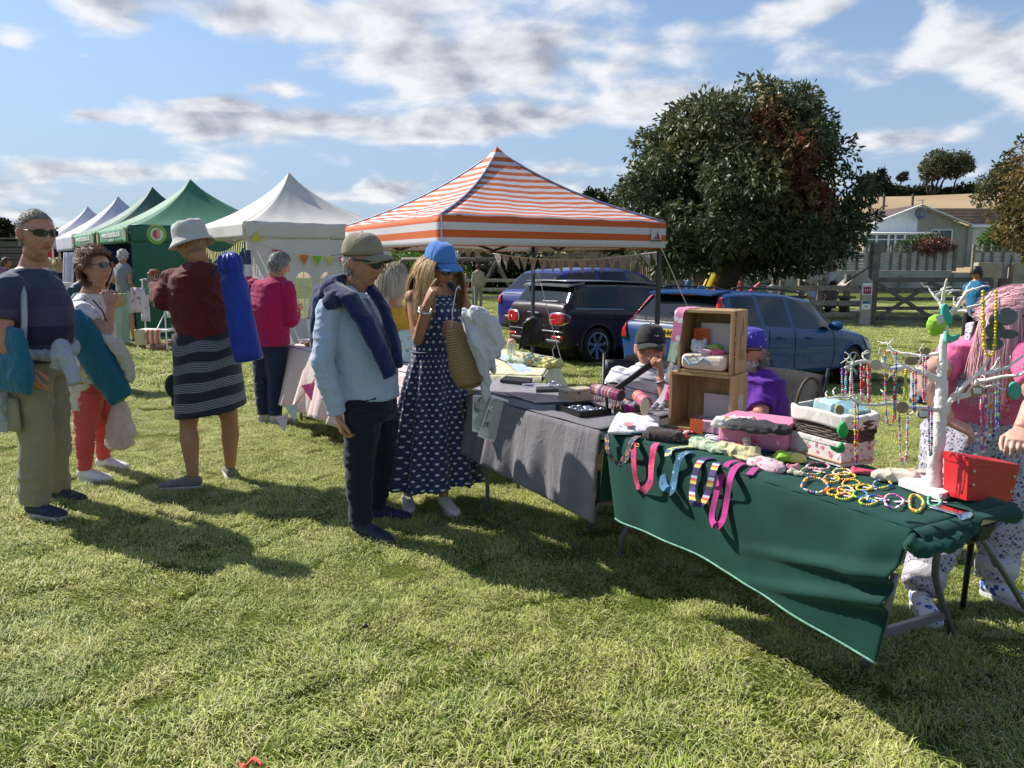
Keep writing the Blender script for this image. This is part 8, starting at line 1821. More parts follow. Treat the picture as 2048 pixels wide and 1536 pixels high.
leg3([(1275,1005,3.82),(1262,1040,3.86),(1243,1075,3.9),(1240,1110,None)]);leg3([(1218,975,4.15),(1200,1010,4.2),(1182,1040,4.25),(1178,1062,None)]);leg3([(1878,1062,2.72),(1870,1150,2.84),(1878,1185,2.9),(1905,1270,None)]);leg3([(1790,1150,2.55),(1765,1260,2.62),(1735,1310,2.7),(1726,1340,None)])
MB().bar(U(1200,1010,4.2),U(1268,1004,3.84),.018,.022).Bd('brace',M['steel'],gt_);MB().bar(U(1755,1268,2.72),U(1892,1228,2.96),.02,.034).Bd('brace',M['steel'],gt_)
MB().bar(U(1805,1090,2.35),U(1960,1030,2.7),.02,.04).Bd('end_rail',tw,gt_)
gcm,nt,b=NwM('green_velvet');inp(b,'Base Color',(.006,.085,.060,1));inp(b,'Roughness',.8);inp(b,'Sheen Weight',.2);inp(b,'Sheen Tint',(.3,.6,.5,1));inp(b,'Specular IOR Level',.2)
L=nt.links.new;tc=nd(nt,'ShaderNodeTexCoord');n=nd(nt,'ShaderNodeTexNoise');inp(n,'Scale',5);inp(n,'Detail',6);L(tc.outputs['Object'],n.inputs[0]);rp=nd(nt,'ShaderNodeValToRGB');L(n.outputs[0],rp.inputs[0]);e=rp.color_ramp.elements;e[0].position=.3;e[0].color=(.0025,.028,.022,1);e[1].position=.7;e[1].color=(.006,.047,.036,1);L(rp.outputs[0],b.inputs['Base Color'])
gc_=Th('green_tablecloth','dark green velvet cloth over the nearest table, hanging down the front','tablecloth',tuple((V(*FL,.74)+V(*BR,.74))/2))
c4=[V(*p,.747)for p in(FL,FR,BR,BL)];ax_=(c4[1]-c4[0]).normalized();nf_=ax_.cross(V(0,0,1));Lt=(c4[1]-c4[0]).length
MB().grid(lambda u,v:(c4[0].lerp(c4[1],u)).lerp(c4[3].lerp(c4[2],u),v)+V(0,0,.003*sin(u*31+v*7)*sin(v*3)+.002*sin(u*80)),60,16).Bd('cloth_top',gcm,gc_,Sm=1,Tk=.004)
def gfront(u,v):
 top=c4[0].lerp(c4[1],u);hem_z=.385-.075*u+.03*sin(u*3.1);z=.745+(hem_z-.745)*v
 rad=.018;out=rad*(1-mexp(-v*12))+.035*v+.014*sin(u*9+.6)*v+.006*sin(u*26)*v*(1-u*.5)
 g_=mexp(-((u-.93)/.05)**2)*sin(pi*min(1,v*1.6));out+=.03*g_
 fo=0
 for s_,c_,w_ in((1.0,.32,.05),(1.35,.52,.055)):d_=v-(c_+(1-u)*s_*.9);fo+=.045*mexp(-(d_/w_)**2)*max(0,u-.55)/.45
 out+=fo;slide=-.05*v*(u>.5)*(u-.5)*2
 return V(top.x,top.y,z)+nf_*out+ax_*(slide+.15*(1-u)**4*v)
MB().grid(gfront,130,44).Bd('front_drop',gcm,gc_,Sm=1,Tk=.005)
MB().tube([gfront(u,1)+V(0,0,-.002)for u in np.linspace(0,1,60)],.005,6).Bd('stitched_hem',mat('hem_cord',(.16,.36,.28),.8,var=.3,scale=60),gc_,Sm=1)
def gleft(u,v):
 a=c4[0].lerp(c4[3],u);nl_=-ax_;out=.02*(1-mexp(-v*10))+.03*v+.02*sin(u*11+1)*v;return a+nl_*out-V(0,0,(.36-.04*u)*v)
MB().grid(gleft,40,20).Bd('end_drop',gcm,gc_,Sm=1,Tk=.004)
def gright(u,v):
 a=c4[1].lerp(c4[2],u);out=.02*(1-mexp(-v*10))+.02*sin(pi*v);d=.07*(1-u)**.5*(u<.55)+.012+.13*max(0,u-.6);return a+ax_*out-V(0,0,d*v)
MB().grid(gright,40,12).Bd('end_drop',gcm,gc_,Sm=1,Tk=.004)
cu_=MB();cu_.tube([c4[1]+nf_*.02-V(0,0,.03),c4[1]+ax_*.03-V(0,0,.05),c4[1].lerp(c4[2],.25)+ax_*.03-V(0,0,.05),c4[1].lerp(c4[2],.5)+ax_*.02-V(0,0,.03)],[.03,.042,.04,.02],12,Ft=.7);me=voxel(cu_,.006,3);Dsp(me,Fo(.008,14,30,1,3));LnM('gathered_corner',me,gcm,gc_)
ck_=MB();sc=[U(1870,1010,2.5),U(2020,1000,2.66)];ck_.tube([U(1900,1028,2.62),U(1950,1035,2.66),U(2012,1008,2.72)],[.05,.06,.045],14,Ft=.6);ck_.tube([U(1930,1040,2.66),U(1945,1075,2.68)],[.06,.02],12);me=voxel(ck_,.008,3);Dsp(me,Fo(.01,12,25,1,9));blkc=Clo('black_green_cloth',(.006,.016,.014));o_=LnM('bundle',me,blkc,gc_)
cl2=MB();cl2.grid(lambda u,v:c4[1].lerp(c4[2],.40+.14*v)+ax_*(-.09+.12*u)+V(0,0,.010 if u<.85 else.01-(u-.85)*.35),10,3);tag(cl2.Bd('table_clip',M['chrome'],Sm=1,Tk=.003),'bent steel clip gripping the green cloth at the near end of the table','clip')
stl=Th('folding_stand','black folding stool behind the near end of the green table','stool',(1.9,2.95,0))
for p_ in([(1948,1045,2.8),(1925,1215,None)],[(1955,1060,2.75),(2050,1215,2.95)],[(1962,1055,2.9),(1990,1130,3.2)]):MB().tube([UZ(p[0],p[1],0)if p[2]is None else U(*p)for p in p_],.012,8).Bd('leg',M['black']if p_[1][0]<2000 else M['steel'],stl,Sm=1)
MB().poly([U(1880,1046,2.6),U(1935,1090,2.66),U(1975,1078,2.75),U(2008,1030,2.8),U(1960,1020,2.9)],.02,(0,0,1)).Bd('seat',M['black'],stl)
GC=[(-.25,4.62),(.43,3.60),(.92,4.05),(-.02,5.25)];grey_t=Clo('grey_towelling',(.16,.15,.165),var=.12,scale=10,Bm=.5,weave=150)
ftable('folding_table','folding table under the grey towelling cloth',GC,.735,tw,nleg=(0,2,3));drape('grey_tablecloth','grey towelling cloth hanging in soft folds from the middle table',GC,.742,((.36,.44),0,.12,.05),grey_t,3,.028,flare=.10)
wet=mat('glossy_film',(.50,.50,.54),.12,var=.1,scale=8,spec=.8,alpha=.75)
def onz(px,py,z):return UZ(px,py,z)
def Ft(name,label,cat,pts,z,mt,th=.003,parent=None):
 o=MB().poly([onz(x,y,z)for x,y in pts],th,(0,0,1)).Bd(name,mt,parent,bevel=0);return tag(o,label,cat)if label else o
Ft('plastic_sheet','crumpled clear plastic sheet over the far end of the grey table','sheet',[(948,778),(1000,757),(1120,772),(1085,800),(1010,792)],.749,wet);Ft('plastic_sheet','clear plastic sheet beside the small wooden casket on the grey table','sheet',[(1010,786),(1135,778),(1140,803),(1070,806)],.754,wet)
bk=Ft('notebook','closed black notebook on the grey table','notebook',[(1000,765),(1012,757),(1065,762),(1058,771)],.756,M['black'],.02);MB().bar(onz(1045,769,.768),onz(1070,768,.768),.008,.008).Bd('pen',pm((.6,.62,.75)),bk)
Ft('pen_case','long dark pen case on the grey table','case',[(1072,785),(1073,779),(1140,777),(1142,783)],.758,pm((.03,.028,.03)),.018)
for x,y in((1100,768),(1118,770),(1108,763)):tag(MB().ball(onz(x,y,.765),(.018,.03,.01),10,6).Bd('bulldog_clip',M['chrome'],Sm=1),'silver clip on the far edge of the grey table, %s'%{1100:'nearest the notebook',1118:'nearest the seated man',1108:'farthest back'}[x],'clip')
photo_m=[]
for i in range(3):
 m_,nt,b=NwM('monochrome_print_%d'%i);L=nt.links.new;tc=nd(nt,'ShaderNodeTexCoord');n_=nd(nt,'ShaderNodeTexNoise');inp(n_,'Scale',9+i);inp(n_,'Detail',5);inp(n_,'Distortion',1.5);L(tc.outputs['Object'],n_.inputs[0]);rp=nd(nt,'ShaderNodeValToRGB');L(n_.outputs[0],rp.inputs[0]);e=rp.color_ramp.elements;e[0].position=.38;e[0].color=(.10,.10,.10,1);e[1].position=.6;e[1].color=(.62,.62,.62,1);L(rp.outputs[0],b.inputs['Base Color']);inp(b,'Roughness',.25);photo_m.append(m_)
for i,(pts,lab)in enumerate((([(946,790),(990,790),(975,870),(944,862)],'black and white print hanging at the corner of the grey table beside the dress'),([(985,790),(1017,800),(1001,890),(955,872)],'larger black and white print of a figure hanging in front of the other print'))):
 Yp=4.34-.03*i;q=[U(x,y,Yp)for x,y in pts];pr_=tag(MB().poly(q,.003,(0,-1,0)).Bd('hanging_print',pm((.7,.7,.72)),bevel=0),lab,'print');cx=sum(q,V(0,0,0))/4
 MB().poly([cx+(p-cx)*.90-V(0,.004,0)for p in q],.002,(0,-1,0)).Bd('print_face',photo_m[i],pr_)
 MB().ball(cx-V(-.02,.008,-.06),(.035,.002,.045),12,6).ball(cx-V(-.02,.008,.05),(.06,.002,.075),12,6).Bd('print_figure',pm((.35,.35,.35)),pr_)
for i,(pts,lab)in enumerate((([(941,868),(990,880),(957,928),(945,905)],'white board leaning below the hanging prints'),([(897,955),(934,963),(923,975),(900,968)],'corner of a white board on the grass under the dress hem'))):
 tag(MB().poly([U(x,y,4.72)for x,y in pts],.006,(0,-1,0)).Bd('white_board',pm((.66,.66,.66))),lab,'board')
tag(MB().bar(U(990,885,4.75),U(935,975,4.70),.02,.03).Bd('easel_leg',M['wood_dark']),'dark leg of an easel behind the polka-dot hem','easel')
bx=Th('wooden_casket','small pale wooden box with a metal clasp on the grey table','box',tuple(onz(1163,808,.745)));a=onz(1137,806,.745);b2=onz(1188,800,.745);ax2=(b2-a).normalized();up=V(0,0,1);dp=ax2.cross(up)*-1
MB().box(a.lerp(b2,.5)+dp*.05+up*.028,((b2-a).length,.10,.052),Matrix((ax2,dp,up)).transposed()).Bd('box_body',pm((.42,.33,.22)),bx,bevel=.003);MB().box(a.lerp(b2,.5)+dp*.05+up*.063,((b2-a).length,.10,.016),Matrix((ax2,dp,up)).transposed()).Bd('lid',pm((.47,.38,.26)),bx,bevel=.003);MB().ball(a.lerp(b2,.4)-dp*.001+up*.05,(.008,.004,.010),8,5).Bd('clasp',pm((.08,.06,.03)),bx)
tr_=Th('jewellery_tray','open black tray of silver rings on the corner of the grey table','tray',tuple(onz(1165,828,.745)));q=[onz(1112,818,.748),onz(1160,834,.748),onz(1222,828,.748),onz(1176,812,.748)]
MB().poly(q,.006,(0,0,1)).Bd('tray_base',M['black'],tr_)
for i in range(4):MB().bar(q[i]+V(0,0,.014),q[(i+1)%4]+V(0,0,.014),.006,.03).Bd('tray_side',M['black'],tr_)
r=random.Random(2)
for k in range(16):c=q[0].lerp(q[1],r.uniform(.15,.85)).lerp(q[3].lerp(q[2],r.uniform(.15,.85)),r.uniform(.1,.9))+V(0,0,.016);MB().tube([c+V(.009*cos(t),.004*sin(t),.009*sin(t))for t in np.linspace(0,6.28,10,endpoint=False)],.0028,5,closed=True).Bd('silver_ring',M['chrome'],tr_,Sm=1)
def roll(label,a,b_,r_,cols,body,stand=None,seed=0,frac=(0,1)):
 Rt_=Th('bracelet_roll',label,'bracelet display',tuple((a+b_)/2),'rolls of bracelets');MB().cyl(a,b_,r_,n=18).Bd('roll',body,Rt_,Sm=False);MB().ball(b_,(.001,.001,.001));rr_=random.Random(seed);d=(b_-a);L_=d.length;n=int(L_*(frac[1]-frac[0])/.0085)
 e1=d.normalized().cross(V(0,0,1)).normalized();e2=d.normalized().cross(e1)
 for k in range(n):c=a+d*(frac[0]+(k+.5)/n*(frac[1]-frac[0]));MB().tube([c+(e1*cos(t)+e2*sin(t))*(r_+.003)for t in turn(14)],.0038,5,closed=True).Bd('bracelet',pm(cols[rr_.randrange(len(cols))],.6),Rt_)
 return Rt_
bc_=[(.35,.03,.10),(.45,.12,.25),(.15,.06,.25),(.05,.06,.35),(.5,.25,.08),(.30,.05,.08),(.5,.3,.3),(.6,.5,.5),(.03,.03,.06)]
ra,rb_=U(1187,777,4.05),U(1243,792,3.88);rl_=roll('T-bar roll of woven bracelets, the highest of the bracelet rolls on the grey table',ra,rb_,.024,bc_,M['black'],seed=1);MB().cyl(ra.lerp(rb_,.5),V(ra.lerp(rb_,.5).x,ra.lerp(rb_,.5).y,.75),.008,n=8).Bd('stand',M['black'],rl_)
fr_=MB()
for k in range(30):c=ra.lerp(rb_,k/29);fr_.tube([c-V(0,0,.024),c+V(r.uniform(-.012,.012),r.uniform(-.01,.01),-.05-r.random()*.03)],.0018,4,m=k%3)
fr_.Bd('bracelet_ends',[pm(bc_[1]),pm(bc_[4]),pm(bc_[6])],rl_,kind='stuff')
ra,rb_=onz(1232,822,.775),onz(1290,817,.775);roll('black roll lying flat with magenta cord bracelets round its middle',ra,rb_,.026,[(.30,.02,.20),(.35,.05,.28),(.25,.02,.12)],M['black'],seed=3,frac=(.18,.55));
ra,rb_=U(1276,792,3.78),U(1293,806,3.62);roll('short roll of pink and yellow bangles beside a pale oval board',ra,rb_,.024,[(.5,.04,.2),(.6,.4,.05),(.4,.05,.3),(.6,.2,.1)],pm((.2,.1,.1)),seed=4)
tag(MB().poly([U(1290,798,3.6)+V(.022*cos(t),0,.045*sin(t)-.035)+V(.25,0,.9)*(.0)for t in np.linspace(0,6.28,16,endpoint=False)],.006,(0,-1,0)).Bd('oval_board',pm((.50,.42,.28))),'pale oval wooden board propped against the bangle roll','board')
gl=MB();c=onz(1255,800,.75)
for k in range(16):q_=onz(1225+(k%8)*14+(k//8)*4,812-(k//8)*6+.4*(k%8),.762);tag(MB().ball(q_,(.018,.016,.014),8,6).Bd('glass_pot',mat('pot_glass_%d'%k,(.30,.31,.33),.08,var=0,spec=1)if k==0 else bpy.data.materials['pot_glass_0'],Sm=1),'little glass jewellery pot in the rows before the seated man','pot','glass jewellery pots in rows')
tag(Ft('display_card',None,None,[(1255,828),(1262,818),(1300,822),(1292,832)],.752,pm((.50,.33,.26)),.012),'flesh-pink display card between the bracelet rolls and the quilted flap','card')
pine,nt,b=NwM('pine_crate_board');L=nt.links.new;tc=nd(nt,'ShaderNodeTexCoord');mp=nd(nt,'ShaderNodeMapping');inp(mp,'Scale',(30,30,3));L(tc.outputs['Object'],mp.inputs[0]);n_=nd(nt,'ShaderNodeTexNoise');inp(n_,'Scale',1);inp(n_,'Detail',5);inp(n_,'Distortion',.8);L(mp.outputs[0],n_.inputs[0]);rp=nd(nt,'ShaderNodeValToRGB');L(n_.outputs[0],rp.inputs[0]);e=rp.color_ramp.elements;e[0].position=.3;e[0].color=(.30,.18,.075,1);e[1].position=.7;e[1].color=(.47,.31,.15,1);L(rp.outputs[0],b.inputs['Base Color']);inp(b,'Roughness',.65)
bet=R(36);cw=V(cos(bet),-sin(bet),0);cd=V(sin(bet),cos(bet),0);cz_=V(0,0,1);CR=Matrix((cw,cd,cz_)).transposed()
def crate(label,o,W_,D_,H_):
 Rt_=Th('wine_crate',label,'crate',tuple(o),'stacked wine crates');t=.014;at_=lambda x,y,z:o+cw*x+cd*y+cz_*z
 for nm,c,d in(('side_board',(t/2,D_/2,H_/2),(t,D_,H_-.002)),('side_board',(W_-t/2,D_/2,H_/2),(t,D_,H_-.002)),('top_board',(W_/2,D_/2,H_-t/2),(W_-2*t-.001,D_-.002,t)),('bottom_board',(W_/2,D_/2,t/2),(W_-2*t-.001,D_-.002,t)),('back_board',(W_/2,D_-.005,H_/2),(W_-2*t-.002,.008,H_-2*t-.002))):MB().box(at_(*c),d,CR).Bd(nm,pine,Rt_,bevel=.0015)
 return Rt_,at_
W1,H1,D1=.305,.275,.20;o1=UZ(1336,856,.752);cr1,A1=crate('lower pine wine crate standing on the green table',o1,W1,D1,H1)
o2_=o1+cz_*(H1+.001)+cw*.035+cd*.0;W2,H2=.262,.29;cr2,A2=crate('upper pine wine crate with printed side, stacked on the other crate',o2_,W2,.185,H2)
dkb=pm((.11,.065,.03));s_=Txt('BODEGAS BARRETTERRE WINERY',.021,dkb,cr2,A2(W2+.001,.028,H2/2),cz_,-cd,'crate_print',ext=.0006);
MB().poly([A2(W2+.0005,y,z)for y,z in((.085,.06),(.145,.06),(.15,.085),(.135,.10),(.14,.18),(.125,.25),(.115,.20),(.10,.19),(.092,.10),(.08,.085))],.0012,cw).Bd('crate_picture',pm((.22,.15,.08)),cr2);MB().poly([A2(W2+.0018,y,z)for y,z in((.10,.11),(.13,.11),(.128,.17),(.106,.17))],.0008,cw).Bd('crate_picture',pm((.40,.27,.13)),cr2)
MB().box(A1(W1+.001,.11,.14),(.002,.07,.075),CR).Bd('paper_label',pm((.45,.44,.38)),cr1)
def rbox(Rt_,nm,c,d,mt,rot=CR,bev=.02):
 o=MB().box(c,d,rot).Bd(nm,mt,Rt_);md=o.modifiers.new('b','BEVEL');md.width=bev;md.segments=3;return o
card=mat('white_card_case',(.62,.57,.58),.6,var=.03)
cs=Th('toy_suitcase','small open white card suitcase with a blue ribbon inside the upper crate','suitcase',tuple(A2(.13,.05,.014)));rbox(cs,'case_base',A2(.128,.045,.052),(.215,.12,.072),mat('cream_card_case',(.60,.50,.42),.6,var=.03),bev=.025);rbox(cs,'lid',A2(.145,.125,.155),(.17,.012,.14),card,bev=.006);MB().tube([A2(.04,-.018,.075),A2(.07,-.02,.04),A2(.11,-.02,.05),A2(.14,-.02,.075),A2(.17,-.019,.045)],.008,6,Ft=.3).Bd('ribbon',pm((.25,.45,.62)),cs,Sm=1);MB().ball(A2(.085,-.018,.082),(.008,.004,.004)).Bd('clasp',pm((.35,.25,.1)),cs)
def Pls(label,c,r_,col,nm='felt_toy',cat='toy',ears=0,seed=0):
 mb=MB().ball(c,r_,12,8);[mb.ball(c+V(s*r_[0]*.6,0,r_[2]*.8),(r_[0]*.3,r_[1]*.5,r_[2]*.5),8,6)for s in(-1,1)]if ears else None
 me=voxel(mb,max(.003,min(r_)/6),2);Dsp(me,Fo(min(r_)*.12,30,60,1,seed));t=bpy.data.objects.new(nm,me);off=None
 me.materials.clear();me.materials.append(pm(col,.9,Bm=.2));me.polygons.foreach_set('use_smooth',[True]*len(me.polygons));COL.objects.link(t);return tag(t,label,cat)
pt=Pls('white felt tooth cushion with a sleeping face in the open suitcase',A2(.09,.04,.115),(.042,.018,.034),(.55,.56,.66),ears=1);MB().tube([A2(.075,.018,.115),A2(.083,.018,.110),A2(.091,.018,.115)],.0015,4).Bd('stitched_eye',M['black'],pt)
Pls('green felt leaf toy in the open suitcase',A2(.165,.05,.118),(.04,.015,.018),(.22,.40,.10));Pls('rose pink felt flower in the open suitcase',A2(.185,.02,.10),(.03,.02,.016),(.68,.12,.25),seed=4);Pls('pale pink felt bow in the open suitcase',A2(.135,.01,.098),(.035,.015,.014),(.66,.42,.50),seed=5)
orc=pm((.72,.14,.03),.7);oc_=MB().box(A2(.075,.10,.165),(.075,.004,.065),CR).Bd('orange_price_card',orc);tag(oc_,'orange handwritten price card inside the upper crate','card')
for k in range(3):MB().bar(A2(.05,.0968,.18-.014*k),A2(.10-.012*k,.0968,.18-.014*k),.001,.0025).Bd('handwriting',pm((.35,.05,.02)),oc_)
rbox(None,'white_lid_board',A1(.195,.16,.085),(.17,.012,.15),card,bev=.004)['label']='pale suitcase lid leaning inside the lower crate';bpy.data.objects['white_lid_board']['category']='lid'
tn=MB();r=random.Random(5)
for k in range(130):p=A1(r.uniform(.10,.29),r.uniform(.03,.14),.018+r.random()*.045);tn.tube([p,p+V(r.uniform(-.02,.02),r.uniform(-.02,.02),r.uniform(-.01,.02))],.0016,3)
o_=tn.Bd('shredded_tissue',pm((.42,.40,.42),.4),kind='stuff');tag(o_,'shredded silver tissue in the bottom of the lower crate','tissue')
swan=Prt('swan_print_cotton',(.66,.20,.36),[(.75,.70,.74)],22,.22);leafp=Prt('leaf_print_cotton',(.42,.52,.40),[(.10,.20,.14)],24,.2,stretch=(1,1,.5))
bn=Th('fabric_garland','pink swan and green leaf cotton strip hanging off the left of the upper crate','fabric',tuple(A2(0,0,H2)))
P1=[A2(.06,.10,H2+.006),A2(.025,.04,H2+.006),A2(.01,-.012,H2-.01),A2(.005,-.02,H2-.09),A2(-.005,-.02,H2-.15)];P2=[P1[-1],A2(-.012,-.02,H2-.2),A2(-.02,-.02,H2-.245)];P3=[A2(-.018,-.02,H2-.25),A2(-.03,-.02,.0),A2(-.035,-.02,-.02)]
def Rbn(Rt_,nm,pts,w,mt,n=None,wdir=None,Tk=.002):
 L_=len(pts)-1
 def fn(u,v):
  t=u*L_;i=min(int(t),L_-1);f_=t-i;p0,p1,p2,p3=pts[max(i-1,0)],pts[i],pts[i+1],pts[min(i+2,L_)]
  c=.5*((2*p1)+(p2-p0)*f_+(2*p0-5*p1+4*p2-p3)*f_*f_+(3*p1-p0-3*p2+p3)*f_**3)
  tg=(p2-p0)*(1-f_)+(p3-p1)*f_;wd=Vector(wdir)if wdir is not None else cw;wd=(wd-tg.normalized()*wd.dot(tg.normalized())).normalized();return c+wd*((v-.5)*w)
 return MB().grid(fn,n or L_*10,1).Bd(nm,mt,Rt_,Tk=Tk)
Rbn(bn,'swan_strip',P1,.045,swan);Rbn(bn,'leaf_strip',P2,.042,leafp);Rbn(bn,'narrow_tail',P3,.02,Prt('tiny_floral_cotton',(.55,.55,.40),[(.6,.3,.3)],60,.2))
ht=Pls('white felt heart hanging at the left edge of the lower crate',U(1336,757,3.62),(.020,.012,.018),(.62,.58,.66),ears=1)
ts=Th('pink_tassel','neon pink thread tassel hanging below the white felt heart','tassel',tuple(U(1338,775,3.62)));mb=MB();c=U(1338,774,3.62);mb.ball(c,.009)
for k in range(40):a=k*2.4;rr_=.014*msqrt(k/40);mb.tube([c,c+V(rr_*cos(a),rr_*sin(a),-.028),c+V(1.15*rr_*cos(a),1.15*rr_*sin(a),-.062)],.0018,4)
mb.Bd('threads',pm((.80,.12,.25),.8),ts,kind='stuff');MB().tube([U(1345,715,3.6),U(1338,745,3.62)],.002,4).Bd('cord',pm((.6,.5,.4)),ts)
tag(Rbn(None,'pale_bunting_strip',[U(1335,770,3.68),U(1328,790,3.68),U(1316,806,3.68)],.03,Prt('pale_star_cotton',(.62,.58,.66),[(.5,.2,.35)],50,.15)),'pale printed cloth strip hanging behind the pink tassel','cloth')
def Pch(nm,label,cat,px,py,w,d,h,ang,mt,z=.752,seed=0,amp=.006,tilt=0):
 c=UZ(px,py,z);a=V(cos(R(ang)),sin(R(ang)),0);b_=V(-a.y,a.x,0);mb=MB();mb.rings([ring(c+V(0,0,h*t),a,b_,w/2*k,d/2*k,20,3)for t,k in((0,.85),(.15,1),(.6,.98),(.95,.75),(1,.4))]);me=voxel(mb,max(.003,h/9),2);Dsp(me,Fo(amp,18,40,1,seed));me.materials.clear();me.materials.append(mt);me.polygons.foreach_set('use_smooth',[True]*len(me.polygons));o=bpy.data.objects.new(nm,me);COL.objects.link(o);return tag(o,label,cat)
quilt=Prt('quilted_white_print',(.62,.60,.62),[(.10,.30,.34),(.55,.30,.38),(.25,.40,.5)],20,.15)
qf=Th('quilted_bag','white patterned quilted bag flap at the far corner of the green table','bag',tuple(UZ(1265,850,.75)));q=[UZ(1216,866,.765),UZ(1318,862,.765),UZ(1318,836,.775),UZ(1238,826,.775)]
MB().grid(lambda u,v:q[0].lerp(q[1],u).lerp(q[3].lerp(q[2],u),v)+V(0,0,.012*sin(pi*v)+.004*sin(u*14)*sin(v*11))+V(0,-.03*sin(pi*u),0)*(1-v),20,12).Bd('flap',quilt,qf,Sm=1,Tk=.012);MB().tube([q[3],q[0],q[0].lerp(q[1],.5)+V(0,-.03,0),q[1],q[2]],.006,6).Bd('piping',pm((.05,.22,.26)),qf,Sm=1);MB().poly([UZ(1255+dx,848+dy,.792)for dx,dy in((-9,2),(8,5),(12,-1),(-4,-4))],.002,(0,0,1)).Bd('swing_tag',pm((.6,.25,.28)),qf)
Pch('dark_bag','dark brown patterned pouch lying by the quilted flap','bag',1327,880,.20,.09,.05,-35,Prt('dark_paisley',(.03,.022,.02),[(.16,.08,.06),(.08,.07,.09)],30,.14),seed=2)
def fedge(u,out=.03,z=.75):p=c4[0].lerp(c4[1],u)+nf_*out;return V(p.x,p.y,z)
def onf(px,py,out):
 o=V(0,0,CAM_H);d=U(px,py,3)-o;p0=c4[0]+nf_*(out+.035*max(0,min(1,(py-880-(px-1215)*.27)/190)));t=(p0-o).dot(nf_)/d.dot(nf_);p=o+d*t
 return p if p.z<.752 else UZ(px,py,.757)
def Stp(label,pxs,w,mt,nm='bag_strap',wd=None):t=tag(Rbn(None,nm,[onf(p[0],p[1],.045+.02*sin(i*1.9))for i,p in enumerate(pxs)],w,mt,wdir=wd if wd is not None else ax_,Tk=.003),label,'strap','bag straps hanging over the green cloth');return t
floral_d=Prt('dark_floral_webbing',(.05,.05,.09),[(.65,.25,.06),(.5,.45,.3),(.5,.1,.15)],34,.18);berry=Prt('berry_webbing',(.60,.03,.14),[(.15,.03,.25),(.7,.10,.15)],40,.22);blued=Prt('blue_paisley_webbing',(.03,.14,.24),[(.35,.45,.5),(.02,.05,.12)],44,.18);mag=Clo('magenta_webbing',(.38,.03,.20));az=Bnd('geometric_webbing',[(.2,(.03,.02,.10)),(.2,(.62,.45,.12)),(.15,(.55,.12,.06)),(.15,(.45,.50,.65)),(.3,(.05,.03,.14))],(.3,.3,1),.07)
Stp('dark floral bag strap, the farthest left of the straps on the green cloth',[(1214,868,3.50),(1216,900,3.50),(1232,924,3.46),(1252,915,3.40),(1262,885,3.36),(1276,872,3.34)],.032,floral_d)
Stp('berry red and purple webbing strap with a brass buckle',[(1268,886,3.32),(1268,930,3.31),(1274,965,3.29),(1284,982,3.27),(1300,965,3.26),(1303,930,3.26),(1308,895,3.27),(1316,886,3.32)],.034,berry)
MB_=MB().tube([onf(1259,888,.06),onf(1278,888,.06),onf(1278,893,.06),onf(1259,893,.06)],.0035,6,closed=True);tag(MB_.Bd('brass_buckle',pm((.6,.45,.15),.3,metal=.9)),'brass buckle at the top of the berry red strap','buckle')
Stp('yellow and blue paisley strap clipped into a loop',[(1385,893,3.12),(1360,895,3.10),(1340,900,3.10),(1336,912,3.10)],.03,Prt('yellow_blue_webbing',(.58,.52,.22),[(.05,.15,.25)],30,.3));Stp('blue paisley strap looped beside the yellow one',[(1380,903,3.06),(1362,912,3.05),(1352,940,3.05),(1348,965,3.04),(1342,982,3.02),(1328,972,3.04),(1324,950,3.06)],.036,blued)
Stp('dark strap with yellow and orange diamonds',[(1428,916,2.98),(1408,918,2.98),(1394,935,2.98),(1386,970,2.97),(1386,1002,2.95),(1402,1008,2.93),(1416,985,2.92),(1424,950,2.92),(1434,925,2.93)],.032,az)
Stp('magenta webbing strap, the longest loop on the green cloth',[(1480,922,2.86),(1455,928,2.86),(1438,970,2.85),(1424,1030,2.83),(1432,1052,2.81),(1446,1040,2.80),(1454,1000,2.80),(1460,960,2.80),(1470,936,2.82),(1486,926,2.85)],.028,mag)
Stp('short magenta strap end poking over the table edge',[(1512,935,2.72),(1498,950,2.70)],.026,mag)
yel_p=Prt('yellow_green_print',(.60,.55,.30),[(.25,.42,.28),(.5,.3,.12)],30,.18)
Pch('fabric_pouch','yellow and green printed pouch lying above the blue paisley strap','pouch',1420,900,.22,.07,.035,-58,Prt('green_yellow_print',(.42,.50,.34),[(.60,.55,.2),(.15,.3,.2)],26,.2),seed=6);Pch('fabric_pouch','cream and yellow ruched pouch in the middle of the front row','pouch',1478,912,.22,.085,.045,-58,yel_p,seed=7,amp=.010)
Pch('fabric_pouch','pink floral pouch with zip at the front edge beside the magenta strap','pouch',1532,936,.17,.07,.035,-58,Prt('pink_floral_print',(.62,.42,.46),[(.5,.08,.15),(.25,.35,.2)],34,.16),seed=8);Pch('fabric_pouch','green printed small pouch behind the yellow one','pouch',1402,888,.13,.05,.025,-50,Prt('mint_print',(.35,.5,.34),[(.6,.6,.5)],30,.2),seed=9)
Pch('zip_pouch','black and grey zip pouch resting on the pink case','pouch',1515,862,.26,.10,.04,-30,pm((.035,.032,.036),.8),z=.86,seed=10);Pch('printed_bag','white bag with red and blue pattern behind the black zip pouch','bag',1470,856,.20,.09,.05,-28,Prt('red_blue_print',(.62,.58,.56),[(.65,.12,.05),(.10,.2,.45)],22,.2),z=.84,seed=11)
